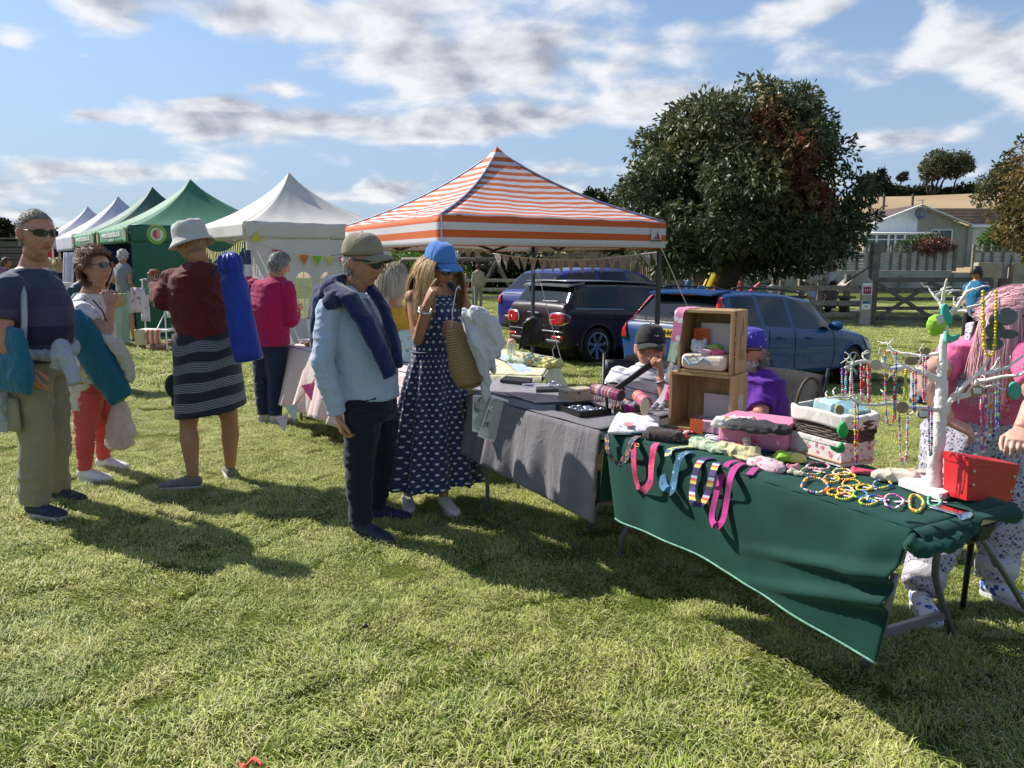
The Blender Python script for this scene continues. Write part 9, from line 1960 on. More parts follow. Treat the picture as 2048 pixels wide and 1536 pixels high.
pkc=Th('pink_case','round-cornered pink card case with a silver catch under the black pouch','case',tuple(UZ(1500,904,.752)));cc=UZ(1500,900,.752);ca_=V(cos(R(-38)),sin(R(-38)),0);cb_=V(-ca_.y,ca_.x,0);PR=Matrix((ca_,cb_,V(0,0,1))).transposed();pinkc=mat('pink_card',(.62,.22,.36),.6,var=.04);rbox(pkc,'case_body',cc+cb_*.10+V(0,0,.05),(.30,.20,.10),pinkc,PR,.03);rbox(pkc,'lid',cc+cb_*.10+V(0,0,.112),(.306,.206,.022),pinkc,PR,.008);MB().box(cc+cb_*-.003+V(0,0,.088),(.30,.004,.012),PR).Bd('metal_band',M['steel'],pkc);MB().ball(cc-cb_*.006+V(0,0,.085)+ca_*.01,(.012,.005,.012)).Bd('catch',M['chrome'],pkc)
st_=Th('santa_figure','small felt Santa figure leaning against the pink case','figure',tuple(UZ(1497,898,.75)));c=UZ(1498,894,.765)-cb_*.03;MB().ball(c+V(0,0,.032),(.020,.018,.018),12,8).Bd('face',pm((.62,.48,.42)),st_,Sm=1);MB().ball(c+V(-.028,.0,.008),(.035,.018,.014),12,8).Bd('red_suit',pm((.55,.03,.03),.8),st_,Sm=1);MB().ball(c+V(.0,-.004,.018),(.018,.016,.012),10,6).Bd('beard',pm((.66,.66,.66),.9),st_,Sm=1);MB().tube([c+V(.016,0,.04),c+V(.030,0,.038),c+V(.034,0,.026)],.006,6).Bd('hat',pm((.50,.08,.12)),st_,Sm=1);MB().ball(c+V(.012,0,-.005),(.01,.012,.008)).Bd('boot',M['black'],st_)
flp=Prt('rose_print_card',(.64,.60,.56),[(.55,.14,.22),(.30,.42,.22),(.60,.30,.36)],24,.17);fb=Th('floral_box','rose-patterned card box under the wicker basket','box',tuple(UZ(1650,930,.752)));fo=UZ(1556,898,.752);fe=UZ(1682,936,.752);fa=(fe-fo);Lf_=fa.length;fa.normalize();fb_=V(-fa.y,fa.x,0);FRm=Matrix((fa,fb_,V(0,0,1))).transposed();rbox(fb,'box_body',fo+fa*Lf_/2+fb_*.085+V(0,0,.037),(Lf_,.17,.073),flp,FRm,.003);rbox(fb,'lid',fo+fa*Lf_/2+fb_*.085+V(0,0,.084),(Lf_+.006,.176,.020),flp,FRm,.003)
MB().tube([fo-fb_*.003+V(0,0,.018),fe-fb_*.003+V(0,0,.018),fe+fb_*.17+fa*.003+V(0,0,.018)],.003,5).Bd('gold_band',pm((.5,.25,.1)),fb)
wk=Th('wicker_basket','dark wicker basket with a white cloth lining and hooped handle','basket',tuple(fo+fa*Lf_*.62+fb_*.09+V(0,0,.095)));wc_=fo+fa*(Lf_*.58)+fb_*.095+V(0,0,.096);wm_=mat('dark_wicker',(.05,.028,.018),.6,var=.3,scale=60)
for k in range(9):z=.006+k*.0095;sc_=1+.012*k;MB().tube([wc_+fa*(.155*sc_*abs(cos(t))**.55*(1 if cos(t)>0 else-1))+fb_*(.085*sc_*abs(sin(t))**.55*(1 if sin(t)>0 else-1))+V(0,0,z+.0025*sin(t*22+k*pi))for t in turn(90)],.0055,6,closed=True).Bd('wicker_strand',wm_,wk,Sm=1)
MB().box(wc_+V(0,0,.005),(.28,.15,.008),FRm).Bd('base',wm_,wk)
lin=Clo('cream_lining',(.62,.59,.54),var=.05);lg2=MB();lg2.grid(lambda u,v:wc_+fa*((.166-.012*abs(v-.4))*(1+.02*sin(u*60))*abs(cos(u*6.283))**.5*(1 if cos(u*6.283)>0 else-1))*(1.03 if v<.7 else.93)+fb_*(.097*abs(sin(u*6.283))**.5*(1 if sin(u*6.283)>0 else-1))*(1.03 if v<.7 else.9)+V(0,0,.052+.055*sin(min(1,v*1.3)*1.57)-.05*max(0,v-.75)*4*.5+.003*sin(u*44)),80,10);lg2.Bd('cloth_lining',lin,wk,Sm=1,Tk=.004)
MB().tube([wc_+fa*(-.13+.0*k)+fb_*(.075*cos(t))+fa*(.10*(1-sin(t))*0)+V(0,0,.06+.15*sin(t))for k,t in enumerate(np.linspace(0,pi,20))],.0075,8).Bd('handle',wm_,wk,Sm=1)
for sg in(1,):MB().tube([wc_+fa*.165+fb_*(.045*cos(t))+V(0,0,.035+.05*sin(t))for t in np.linspace(0,pi,14)],.007,8).Bd('side_handle',wm_,wk,Sm=1)
for k,(dx_,mt_,lb_)in enumerate(((-.02,Prt('aqua_floral',(.40,.58,.62),[(.55,.30,.30),(.5,.5,.2)],30,.15),'folded aqua floral cloth sticking out of the wicker basket'),(.09,Prt('blue_green_floral',(.18,.35,.42),[(.45,.5,.2)],30,.2),'folded blue-green cloth at the right end of the wicker basket'))):tag(rbox(None,'folded_cloth',wc_+fa*dx_+V(0,0,.105),(.10,.09,.06),mt_,FRm@Matrix.Rotation(.2*k+.1,3,'Y'),.008),lb_,'cloth')
for i,(px,py,w,d,h,col,lb_)in enumerate(((1400,868,.05,.004,.05,(.72,.14,.03),'orange price card standing among the red trinkets in front of the lower crate'),)):o_=MB().box(UZ(px-8,py,.752)+V(0,0,.036),(.062,.003,.065),CR).Bd('orange_price_card',pm(col,.7));tag(o_,lb_,'card')
tag(rbox(None,'printed_pink_box',UZ(1424,868,.752)+V(.01,.02,.03),(.11,.05,.055),Prt('pink_spot_card',(.62,.40,.48),[(.35,.12,.25)],60,.2),CR,.003),'pale pink spotted box beside the orange price card','box')
r=random.Random(11)
for k in range(14):
 c=UZ(1350+r.uniform(-6,42),868+r.uniform(-6,10),.758);col=r.choice([(.5,.03,.04),(.6,.55,.55),(.03,.03,.04),(.4,.02,.05)]);cb3={.5:'dark red',.6:'white',.03:'black',.4:'wine red'}[col[0]];tag(MB().ball(c,(.013,.010,.009),8,6,Matrix.Rotation(r.uniform(0,3),3,'Z')).ball(c+V(.012,.004,.003),(.009,.007,.007),8,5).Bd('hair_bobble',pm(col),Sm=1),'little '+cb3+' hair bobble heaped before the lower crate','hair bobble','heap of hair bobbles')
Pch('striped_socks','navy and white striped cloth in front of the pink case','cloth',1428,884,.09,.05,.03,-40,Bnd('navy_white_stripe',[(.5,(.03,.04,.09)),(.5,(.6,.6,.62))],(.7,.7,0),.012),seed=12)
tag(Pls('small green felt apple lying on yellow cloth by the rose box',UZ(1566,914,.775),(.030,.024,.024),(.30,.55,.05)),None);Pch('yellow_scrap','yellow printed scrap bag under the green felt apple','pouch',1578,922,.13,.07,.03,-40,Prt('lemon_print',(.65,.58,.15),[(.6,.6,.4)],40,.2),seed=13);Pch('glasses_case','blue and white small pouch by the Santa figure','pouch',1535,902,.06,.03,.02,-30,pm((.04,.15,.45)),seed=14)
Pls('pink and peach felt figure lying by the bead bracelets',UZ(1585,936,.765),(.030,.014,.014),(.62,.25,.30),ears=1,seed=3);Pch('crocheted_pouch','mottled green and brown small pouch, nearest the first bracelets','pouch',1592,950,.075,.03,.02,-45,Prt('mottled_crochet',(.35,.42,.33),[(.35,.12,.06),(.6,.55,.4)],60,.25),seed=15)
Pch('pink_scrap','raspberry pink cloth on the back edge beside the canvas pouch','cloth',1735,948,.12,.07,.018,-20,pm((.50,.06,.12),.85),seed=16);Pch('canvas_pouch','cream canvas pouch with an open mouth beside the white plinth','pouch',1790,962,.17,.07,.04,-25,Clo('cream_canvas',(.52,.47,.39)),seed=17);Pch('canvas_pouch','crumpled cream and peach cloth between the canvas pouch and the white plinth','cloth',1838,958,.13,.06,.035,10,Prt('cream_peach',(.55,.50,.45),[(.6,.35,.25)],20,.25),seed=18)
BC={'yellow':(.75,.55,.03),'orange':(.78,.22,.03),'white':(.72,.70,.68),'blue':(.03,.12,.50),'green':(.10,.50,.15),'pink':(.72,.18,.35),'red':(.65,.03,.03),'aqua':(.20,.55,.60),'purple':(.28,.06,.40),'cream':(.66,.58,.45),'lime':(.45,.62,.08)}
def beads(Rt_,pts,cols,r_,seed,closed=True,nm='bead'):
 rr_=random.Random(seed);groups={}
 tot=[0];
 for a,b_ in zip(pts,pts[1:]+([pts[0]]if closed else[])):tot.append(tot[-1]+(b_-a).length)
 n=max(4,int(tot[-1]/(r_*1.9)));full=pts+([pts[0]]if closed else[])
 for k in range(n):
  s=tot[-1]*(k+.5)/n;i=max(j for j in range(len(tot)-1)if tot[j]<=s);c=full[i].lerp(full[i+1],(s-tot[i])/max(1e-6,tot[i+1]-tot[i]));rb2=r_*rr_.choice((.75,.9,1,1,1.35));groups.setdefault(rr_.choice(cols),MB()).ball(c,rb2,7,5)
 for c_,mb in groups.items():o=mb.Bd('%s_beads'%c_,pm(BC[c_],.25,var=0),Rt_,Sm=1);o['kind']='stuff'
brs=[(1630,970,26,15,'white orange yellow blue','large round bracelet of white, orange and blue beads nearest the crocheted pouch'),(1622,942,20,7,'white lime pink','oval white and lime bracelet at the top left of the bracelets'),(1636,932,22,7,'white pink','pale bracelet lying farthest back beside the rose box'),(1684,944,18,7,'white cream yellow','cream bracelet behind the orange one'),(1690,952,20,7,'orange yellow','orange and yellow bracelet in the back row'),(1663,957,15,8,'red orange yellow white','red and orange bracelet between the back rows'),(1702,966,17,7,'yellow lime orange','yellow and lime bracelet with a paper tag'),(1728,975,15,6,'yellow','all-yellow bracelet beside the brown card bracelet'),(1764,968,18,8,'blue yellow lime','blue, yellow and green bracelet on a brown card'),(1690,980,16,7,'white red yellow','red, white and yellow bracelet in the middle row'),(1672,984,18,6,'orange yellow pink','orange and pink bracelet near the front edge'),(1688,992,17,6,'yellow lime','yellow-green bracelet right at the front edge'),(1720,988,14,7,'blue green yellow','blue and green bracelet near the middle of the front edge'),(1750,997,17,6,'red blue white aqua','aqua and red double-strand bracelet'),(1735,1003,17,6,'yellow lime cream','pale yellow bracelet below the red and aqua one'),(1787,1002,19,13,'pink white purple','pink and purple triangular bracelet'),(1832,1006,14,17,'orange yellow lime cream','large orange and yellow bracelet nearest the table corner'),(1868,1002,13,11,'aqua green','aqua and green flower bracelet nearest the white plinth')]
for i,(px,py,rx,ry,cs_,lb_)in enumerate(brs):
 Rt_=Th('bead_bracelet',lb_,'bracelet',tuple(UZ(px,py,.752)),'bead bracelets on the green cloth');rr_=random.Random(i);pts=[UZ(px+rx*cos(t+.3*i)*(1+.1*sin(3*t+i)),py+ry*sin(t+.3*i)*(1+.12*sin(2*t+i)),.757)for t in turn(20)]
 beads(Rt_,pts,cs_.split(),.0040 if i not in(0,16)else.0052,i)
 if i%2:q0=UZ(px+rx*.8,py+1,.754);MB().box(q0,(.045,.014,.002),Matrix.Rotation(rr_.uniform(-1,.2),3,'Z')).Bd('paper_tag',pm((.66,.58,.58)),Rt_)
TYD=UZ(1866,972,.775).y;jt=Th('jewellery_tree','white branching jewellery tree on a white plinth hung with bead necklaces','jewellery stand',tuple(UZ(1866,975,.752)))
pq=[UZ(1796,972,.752),UZ(1882,1003,.752),UZ(1916,990,.752),UZ(1835,960,.752)];MB().poly(pq,.025,(0,0,1)).Bd('plinth',mat('white_gloss',(.68,.68,.67),.4,var=.04),jt,bevel=.002)
wtm=mat('white_tree_plaster',(.76,.73,.68),.75,var=.08,scale=20,Bm=.5,bscale=45)
def br_(pts,r0,r1,dy0=0,dy1=0,nm='branch',par=None,wob=1):
 n=len(pts);P_=[U(p[0],p[1],TYD+dy0+(dy1-dy0)*i/(n-1))for i,p in enumerate(pts)];o=[]
 for i in range(n-1):
  for k in range(3):t=k/3;o.append(P_[i].lerp(P_[i+1],t))
 o.append(P_[-1]);K=len(o)-1
 o=[p+V(sin(i*2.1+p.x*40),cos(i*1.7),sin(i*1.3+1))*.0018*wob for i,p in enumerate(o)]
 return MB().tube(o,[(r0+(r1-r0)*(i/K))for i in range(K+1)],8).Bd(nm,wtm,jt,Sm=1)
tk=MB();tp=[(1866,976),(1868,950),(1870,915),(1876,885),(1880,845),(1882,800),(1884,742),(1886,690),(1891,660),(1890,625)];tk.tube([U(x,y,TYD)for x,y in tp],[.028,.023,.022,.026,.021,.020,.016,.014,.011,.008],14);MB_=tk;me=voxel(tk,.004,3);Dsp(me,Fo(.003,22,60,.5,3));LnM('trunk',me,wtm,jt)
B3=[([(1882,764),(1862,752),(1838,744),(1813,736),(1781,738),(1761,730),(1731,722),(1707,726),(1690,736)],.011,.003,0,-.10),([(1813,736),(1795,722),(1785,705),(1775,686)],.005,.0022,-.04,-.02),([(1882,708),(1842,711),(1801,707),(1777,692)],.006,.0025,0,.08),([(1890,818),(1872,819),(1834,816),(1797,808),(1761,808),(1721,810),(1700,794),(1655,796)],.008,.0022,0,-.16),([(1721,810),(1712,798),(1690,800),(1668,790)],.004,.002,-.1,-.14),([(1797,808),(1775,795),(1762,780)],.004,.002,-.06,-.02),([(1884,840),(1892,815),(1902,798),(1920,780),(1955,748),(1979,717)],.013,.003,0,-.06),([(1955,748),(1983,744),(2013,736),(2045,712)],.007,.003,-.04,-.10),([(1905,798),(1938,788),(1955,762),(1983,758),(2035,750),(2060,742)],.009,.003,0,-.16),([(1955,762),(1965,775),(1990,770),(2010,780)],.004,.002,-.06,-.12),([(1890,630),(1882,607),(1868,592),(1858,575)],.007,.002,0,.05),([(1884,607),(1888,580),(1894,558)],.006,.0022,0,-.03),([(1892,640),(1902,627),(1914,615),(1930,588),(1945,578),(1965,574)],.008,.0022,0,-.05),([(1905,626),(1932,616),(1959,611),(1975,595),(1988,580)],.006,.002,0,.04),([(1910,626),(1932,620),(1938,626),(1947,635)],.005,.002,0,-.05),([(1888,585),(1905,580),(1922,582)],.004,.0018,0,.03),([(1930,588),(1934,578),(1940,566)],.004,.0016,-.02,.0),([(1959,611),(1970,612),(1985,604)],.003,.0015,.02,.05),([(1707,726),(1700,712),(1690,705)],.003,.0015,-.09,-.08),([(1731,722),(1724,710),(1738,705)],.003,.0015,-.07,-.05),([(1761,730),(1765,716),(1760,706)],.003,.0015,-.05,-.05),([(1842,711),(1838,722),(1815,728)],.003,.0015,.02,.05),([(1801,707),(1785,700),(1770,704)],.003,.0015,.06,.1),([(1834,816),(1820,828),(1808,820)],.003,.0015,-.03,-.06),([(1938,788),(1920,795),(1915,808)],.004,.0018,-.02,-.06),([(1979,744),(1990,730),(1998,715)],.003,.0015,-.06,-.03),([(2013,738),(2022,728),(2020,712)],.003,.0015,-.07,-.09),([(1983,758),(1990,772),(2004,768)],.003,.0015,-.08,-.1),([(1902,627),(1910,606),(1906,594)],.003,.0015,0,.03),([(1868,592),(1880,585),(1885,576)],.003,.0015,.02,.04)]
r=random.Random(3)
for pts,r0,r1,d0,d1 in B3:
 br_(pts,r0*1.15,r1*1.15,d0,d1)
 for k in range(1,len(pts),1 if len(pts)>5 else 2):x,y=pts[k];a=r.uniform(0,6.28);l=r.uniform(12,24);dd=d0+(d1-d0)*k/(len(pts)-1);br_([(x,y),(x+l*.5*cos(a),y+l*.4*sin(a)-2),(x+l*cos(a+.4),y+l*sin(a+.3))],.0028,.0012,dd,dd+r.uniform(-.04,.04),'twig')
def Nkl(lb_,a,b_,bot,cs_,r_=.0042,dy=-.05,seed=0):
 x0,y0=a;x1,y1=b_;Rt_=Th('bead_necklace',lb_,'necklace',tuple(U(x0,y0,TYD+dy)),'bead necklaces on the white tree');pts=[]
 for t in np.linspace(0,1,24):k=1-abs(2*t-1)**3;pts.append(U(x0+(x1-x0)*(.5-.5*cos(pi*t))if abs(x1-x0)>3 else x0+3*sin(t*6.28),(y0+(y1-y0)*t)*(1-k)+bot*k,TYD+dy+.012*sin(t*3.14)))
 MB().tube(pts,.0012,4).Bd('cord',pm((.6,.55,.5)),Rt_);beads(Rt_,pts,cs_.split(),r_,seed,closed=False)
NK=[('leftmost necklace, pink and aqua, at the tip of the long upper left branch',(1692,738),(1684,736),792,'pink aqua white purple'),('pink and clear necklace with a teardrop, second from the left tip',(1703,728),(1706,728),800,'pink white cream'),('deep pink necklace with hearts, third from the left tip',(1728,724),(1722,724),800,'pink red white'),('pink and cream necklace beside a card tag',(1740,724),(1736,724),805,'pink cream red'),('multicoloured necklace hanging lowest to the left of the brown disc',(1770,700),(1790,735),850,'blue lime red yellow aqua pink'),('blue and green topped necklace above the brown disc',(1792,705),(1788,740),838,'aqua blue red yellow'),('all-yellow and lime necklace',(1812,738),(1810,738),800,'yellow lime'),('orange, blue and pink necklace near the trunk',(1832,742),(1826,744),822,'orange blue pink white aqua'),('pale pink necklace nearest the trunk',(1852,712),(1846,712),805,'pink white cream'),('long looped pink and white necklace under the brown disc',(1799,822),(1815,822),926,'pink white aqua red'),('bright pink necklace hanging against the lower trunk',(1858,812),(1864,812),912,'pink purple white aqua'),('large yellow necklace looped over the top right branches',(1966,580),(1992,580),712,'yellow'),('lilac and clear necklace, front of the right-hand cluster',(1962,778),(1972,778),905,'pink purple white'),('orange and aqua necklace in the right-hand cluster',(1974,776),(1982,780),880,'orange aqua cream white'),('blue and teal necklace behind the orange one',(1998,765),(1992,768),862,'blue aqua purple green'),('orange-red necklace at the far right of the tree',(2014,742),(2018,742),830,'orange red pink'),('red, orange and yellow rainbow necklace on the lowest left branch',(1710,800),(1716,798),925,'red orange yellow blue')]
for i,(lb_,a,b_,bt,cs_)in enumerate(NK):Nkl(lb_,a,b_,bt,cs_,.0036 if i!=11 else.0056,-.10+.012*(i%5),i)
def Flt(nm,lb_,cat,outline,Yd,col,th=.016,eye=None):
 o=MB().poly([U(x,y,Yd)for x,y in outline],th,(0,1,0)).Bd(nm,pm(col,.9,Bm=.3),bevel=.005);tag(o,lb_,cat)
 if eye:MB().ball(U(eye[0],eye[1],Yd)-V(0,.004,0),.003,6,4).Bd('eye',M['black'],o)
 return o
el=lambda cx,cy,rx,ry,n=18,p=0:[(cx+rx*cos(t)*(1+p*cos(2*t)),cy+ry*sin(t))for t in turn(n)]
Pls('lime green felt apple hanging near the top of the white tree',U(1873,650,TYD-.06),(.032,.02,.036),(.32,.60,.05),seed=2);Flt('paper_tag','white paper tag in front of the lime felt apple','tag',[(1871,633),(1885,628),(1889,643),(1878,650)],TYD-.085,(.66,.66,.68),.001)
Flt('felt_bird','teal felt bird hanging beside the lime apple','toy',[(1886,612),(1892,606),(1900,612),(1899,622),(1907,634),(1906,646),(1898,652),(1888,646),(1884,632)],TYD-.07,(.05,.40,.33));Flt('felt_bird','aqua felt bird hanging below the teal one by the pink sleeve','toy',[(1893,662),(1903,672),(1924,668),(1918,680),(1900,688),(1892,684)],TYD-.03,(.10,.48,.38))
Flt('felt_bird','bright green felt bird on the lowest left branch','toy',[(1686,846),(1690,842),(1696,852),(1699,864),(1692,876),(1682,876),(1676,864),(1680,850)],TYD-.2,(.04,.38,.10));Flt('felt_bird','dark green felt bird with spread wings below the bright green one','toy',[(1660,890),(1676,896),(1686,884),(1692,896),(1690,906),(1678,908),(1664,900)],TYD-.2,(.03,.28,.09),eye=(1678,897));Flt('felt_piece','teal felt piece at the far right of the tree','toy',el(2032,782,13,18),TYD-.12,(.08,.38,.30))
for px,py,rx,ry,ro in((2014,633,22,19,0),(1996,640,17,16,1),(1992,662,20,18,2),(2018,668,20,10,3),(1988,688,20,14,4)):Flt('slate_petal',{0:'square grey felt piece, the topmost of the grey cluster',1:'dark grey felt diamond at the left of the grey cluster',2:'round grey felt piece at the middle of the grey cluster',3:'flat grey felt wing at the right of the grey cluster',4:'grey felt disc at the bottom of the grey cluster'}[ro],'toy',el(px,py,rx,ry,14,.12 if ro==0 else.05),TYD-.09+.01*ro,(.13+.05*(ro==0),.135+.05*(ro==0),.14+.05*(ro==0)),.01)
tag(MB().tube([U(1999,598,TYD-.09),U(1999,628,TYD-.09)],.003,4).Bd('ribbon',pm((.6,.55,.62))),'pale ribbon holding the grey felt cluster','ribbon')
crd=(.36,.25,.15)
for px,py,rx,ry,lb_ in((1805,815,13,12,'round brown wooden disc on the lower left branch'),(1752,730,13,11,'cream card on the upper left branch'),(1823,722,14,9,'brown card behind the trunk on the upper left branch'),(1853,702,8,8,'small brown card where the upper left branch meets the trunk'),(1680,820,9,10,'brown card at the tip of the lowest branch'),(1848,828,13,10,'white label on brown card against the lower trunk'),(1955,782,15,12,'brown card with white label in the right-hand cluster')):
 o_=Flt('card_tag',lb_,'tag',el(px,py,rx,ry,14),TYD-.11,crd if 'cream' not in lb_ else(.6,.48,.36),.002)
 if 'white' in lb_:MB().poly([U(px+dx,py+dy,TYD-.113)for dx,dy in((-8,-6),(8,-6),(8,5),(-8,5))],.001,(0,-1,0)).Bd('white_label',pm((.66,.66,.66)),o_)
rb=Th('red_box','red card box with brass studs tilted on the near end of the green table','box',tuple(UZ(1950,960,.78)));p0,p1,p2=U(1886,990,2.50),U(1933,1002,2.36),U(2022,1004,2.68)
a0,a1,a2,a3=U(1888,901,2.50),U(1938,915,2.36),U(2040,930,2.68),None;back=(U(1886,990,2.50)+(p2-p1));redm=mat('red_card',(.52,.012,.018),.55,var=.04);A_,B_,C_,D_=p0,p1,p2,p0+(p2-p1);E_,F_,G_,H_=a0,a1,a2,a0+(a2-a1)
MB().add([A_,B_,C_,D_,E_,F_,G_,H_],[(3,2,1,0),(4,5,6,7),(0,1,5,4),(1,2,6,5),(2,3,7,6),(3,0,4,7)]).Bd('box_body',redm,rb,bevel=.003)
ctr_=(A_+B_+C_+D_+E_+F_+G_+H_)/8;ex=lambda p,lo,t:lo.lerp(p,t);up_=lambda p,q:q+(p-q)*.80
lid=[up_(A_,E_),up_(B_,F_),up_(C_,G_),up_(D_,H_),E_,F_,G_,H_];cL=sum(lid,V(0,0,0))/8;lid=[cL+(p-cL)*1.02 for p in lid];lid=[E_+(A_-E_)*.2,F_+(B_-F_)*.2,G_+(C_-G_)*.2,H_+(D_-H_)*.2,E_,F_,G_,H_];cL=sum(lid,V(0,0,0))/8;lid=[cL+(p-cL)*1.018 for p in lid];MB().add(lid,[(3,2,1,0),(4,5,6,7),(0,1,5,4),(1,2,6,5),(2,3,7,6),(3,0,4,7)]).Bd('lid',redm,rb,bevel=.002)
for u,v in((.08,.30),(.08,.62),(.90,.32),(.90,.72)):q=(F_.lerp(G_,u)).lerp(B_.lerp(C_,u),v);n_=(C_-B_).cross(F_-B_).normalized();n_=n_ if n_.y<0 else-n_;MB().ball(q+n_*.003,.0065,10,6).Bd('brass_stud',pm((.6,.5,.3),.3,metal=.8),rb,Sm=1)
# ============================================================ pink and yellow tables further along
pinkt=Prt('pale_pink_print_cloth',(.62,.48,.46),[(.60,.50,.52)],4,.2);PT=[(-2.25,7.55),(-.75,5.55),(-.10,5.95),(-1.5,8.1)]
ftable('folding_table','folding table under the pale pink cloth',PT,.735,tw);drape('pink_tablecloth','pale pink cloth blowing loose from the table behind the man in the beige cap',PT,.742,(.55,.3,.1,.5),pinkt,5,.05,flare=.22)
yt=Prt('pale_yellow_print_cloth',(.60,.57,.36),[(.55,.55,.42),(.62,.5,.5)],8,.18);YT=[tuple(UZ(*q,.74)[:2])for q in((935,748),(1085,752),(1108,715),(965,690))]
ftable('folding_table','folding table under the pale yellow cloth',YT,.735,tw);drape('yellow_tablecloth','pale yellow patterned cloth on the table in front of the dark cherry car',YT,.742,(.10,.25,.1,.2),yt,7,.03,flare=.15)
mix=Prt('blue_pink_checks',(.35,.50,.60),[(.55,.2,.38),(.62,.6,.62)],16,.22);Rbn(None,'patchwork_runner',[UZ(950,700,.76),UZ(1010,715,.765),UZ(1040,735,.76),U(1062,752,5.5)],.12,mix,wdir=(1,.3,0));tag(bpy.data.objects['patchwork_runner'],'blue and pink patchwork runner across the yellow cloth','cloth')
Pch('folded_apron','green and orange checked cloth heaped on the yellow table','cloth',1058,728,.38,.22,.06,-20,Prt('green_orange_checks',(.45,.50,.33),[(.55,.30,.12),(.15,.35,.28)],14,.25),seed=20,amp=.02);Pch('yellow_wrap','loose yellow wrap hanging off the right end of the yellow table','cloth',1098,732,.24,.16,.05,-35,Clo('lemon_cotton',(.58,.55,.22)),seed=21,amp=.015)
vs_=Th('flower_vase','clear vase holding one peach dahlia on the yellow table','vase',tuple(UZ(1024,712,.745)));c=UZ(1023,711,.745);gv=mat('vase_glass',(.45,.55,.48),.08,var=0,spec=.8,alpha=.45);MB().rings([[c+V(cos(t)*w,sin(t)*w,z)for t in turn(16)]for z,w in((0,.035),(.02,.042),(.11,.038),(.13,.042))]).Bd('glass',gv,vs_,Sm=1);MB().tube([c+V(0,0,.02),c+V(-.01,0,.15)],.003,5).Bd('stem',pm((.1,.2,.05)),vs_)
pe=(.70,.36,.22);fc=U(1023,686,c.y)
for k in range(34):a=k*2.4;t=k/34;d=V(cos(a)*sin(t*1.5+.15),sin(a)*sin(t*1.5+.15),cos(t*1.5+.15));MB().ball(fc+d*.032,(.014,.014,.008),6,4,d.to_track_quat('Z','Y').to_matrix()).Bd('petal',pm(pe,.7),vs_,Sm=1)
r=random.Random(21);gcols=[(.5,.3,.15),(.6,.55,.5),(.35,.18,.08),(.15,.35,.35),(.6,.25,.3),(.45,.45,.5),(.10,.10,.15)]
cn=['tan','cream','dark brown','teal','rose','lilac grey','near-black']
def wh(u):return 'on the pink table, '+('at the end by the magenta jumper' if u<.33 else 'about the middle' if u<.66 else 'towards the man in the beige cap')
for k in range(26):
 u,v=r.random(),r.random();p=V(*PT[0],0).lerp(V(*PT[1],0),u*.5).lerp(V(*PT[3],0).lerp(V(*PT[2],0),u*.5),.15+.8*v);col=gcols[k%7];h=r.uniform(.015,.05);c=V(p.x,p.y,.748+h/2)
 if k%3==0:o=MB().rings([[c+V(cos(t)*w,sin(t)*w*.7,z)for t in turn(14)]for z,w in((-h/2,.05),(h/2,.08),(h/2-.005,.07),(-h/2+.006,.04))]).Bd('wooden_dish',pm(col));g_='shallow dishes crowded on the pink table';l_=cn[k%7]+' shallow dish '+wh(u);ct='dish'
 elif k%3==1:o=MB().box(c,(r.uniform(.06,.14),r.uniform(.04,.1),h),Matrix.Rotation(r.uniform(0,3),3,'Z')).Bd('craft_box',pm(col),bevel=.004);g_='craft boxes crowded on the pink table';l_=cn[k%7]+' flat craft box '+wh(u);ct='box'
 else:o=MB().ball(c,(r.uniform(.04,.09),r.uniform(.03,.06),h/2+.008),10,6,Matrix.Rotation(r.uniform(0,3),3,'Z')).Bd('cloth_bundle',pm(col,.9),Sm=1);g_='cloth bundles crowded on the pink table';l_=cn[k%7]+' rounded cloth bundle '+wh(u);ct='cloth'
 tag(o,l_,ct,g_)
aq=Prt('aqua_leaf_print',(.45,.60,.60),[(.06,.35,.38),(.62,.60,.58),(.55,.25,.22)],18,.16)
for px,py,Yq,lb_,s_ in((640,645,7.0,'teal and white printed fan standing on the pink table behind the navy jumper',1),(812,695,6.1,'aqua leaf-printed bag on the table between the couple',1.3)):tag(MB().poly([U(px,py,Yq)+V(.12*s_*cos(t),0,.13*s_*sin(t)-.03)for t in np.linspace(0,pi,16)]+[U(px,py,Yq)+V(-.10,0,-.12),U(px,py,Yq)+V(.10,0,-.12)],.05,(0,1,0)).Bd('printed_fan',aq,bevel=.01),lb_,'cloth')
bt_=Th('loose_bunting','pink and lilac bunting trailing down the front of the pink cloth','bunting',tuple(U(650,760,6.3)));ps=[U(690,700,6.0),U(660,728,6.25),U(630,760,6.4),U(600,800,6.6),U(560,845,6.85)]
for k,c_ in enumerate(((.55,.2,.36),(.45,.42,.6),(.7,.12,.35),(.4,.55,.6),(.5,.45,.65))):i=min(k,3);q=ps[i].lerp(ps[i+1],.3 if k<4 else.8);MB().poly([q+V(-.07,-.03,.01),q+V(.05,-.03,.04),q+V(.02,-.05,-.12)],.003,(0,-1,0)).Bd('pennant',Clo('bt%d'%k,c_),bt_)
MB().tube([p-V(0,.03,0)for p in ps],.008,5,Ft=.4).Bd('tape',Clo('bt_tape',(.55,.30,.42)),bt_)
def X(px,py,Y):return U(px,py,Y)
rk=Th('clothes_rack','white garment rail hung with printed bags in front of the green wall','rack',tuple(U(300,690,14.2)));
for px in(284,325):MB().tube([U(px,560,14.2),V(U(px,560,14.2).x,14.2,0)],.014,8).Bd('upright',M['white'],rk)
MB().tube([U(280,560,14.2),U(328,562,14.2)],.016,8).Bd('rail',M['white'],rk)
hm=[Prt('hung_print_%d'%i,c,[c2],8,.2)for i,(c,c2)in enumerate((((.6,.5,.52),(.4,.2,.25)),((.10,.25,.12),(.5,.1,.3)),((.6,.55,.6),(.5,.3,.4)),((.62,.6,.58),(.3,.3,.35))))]
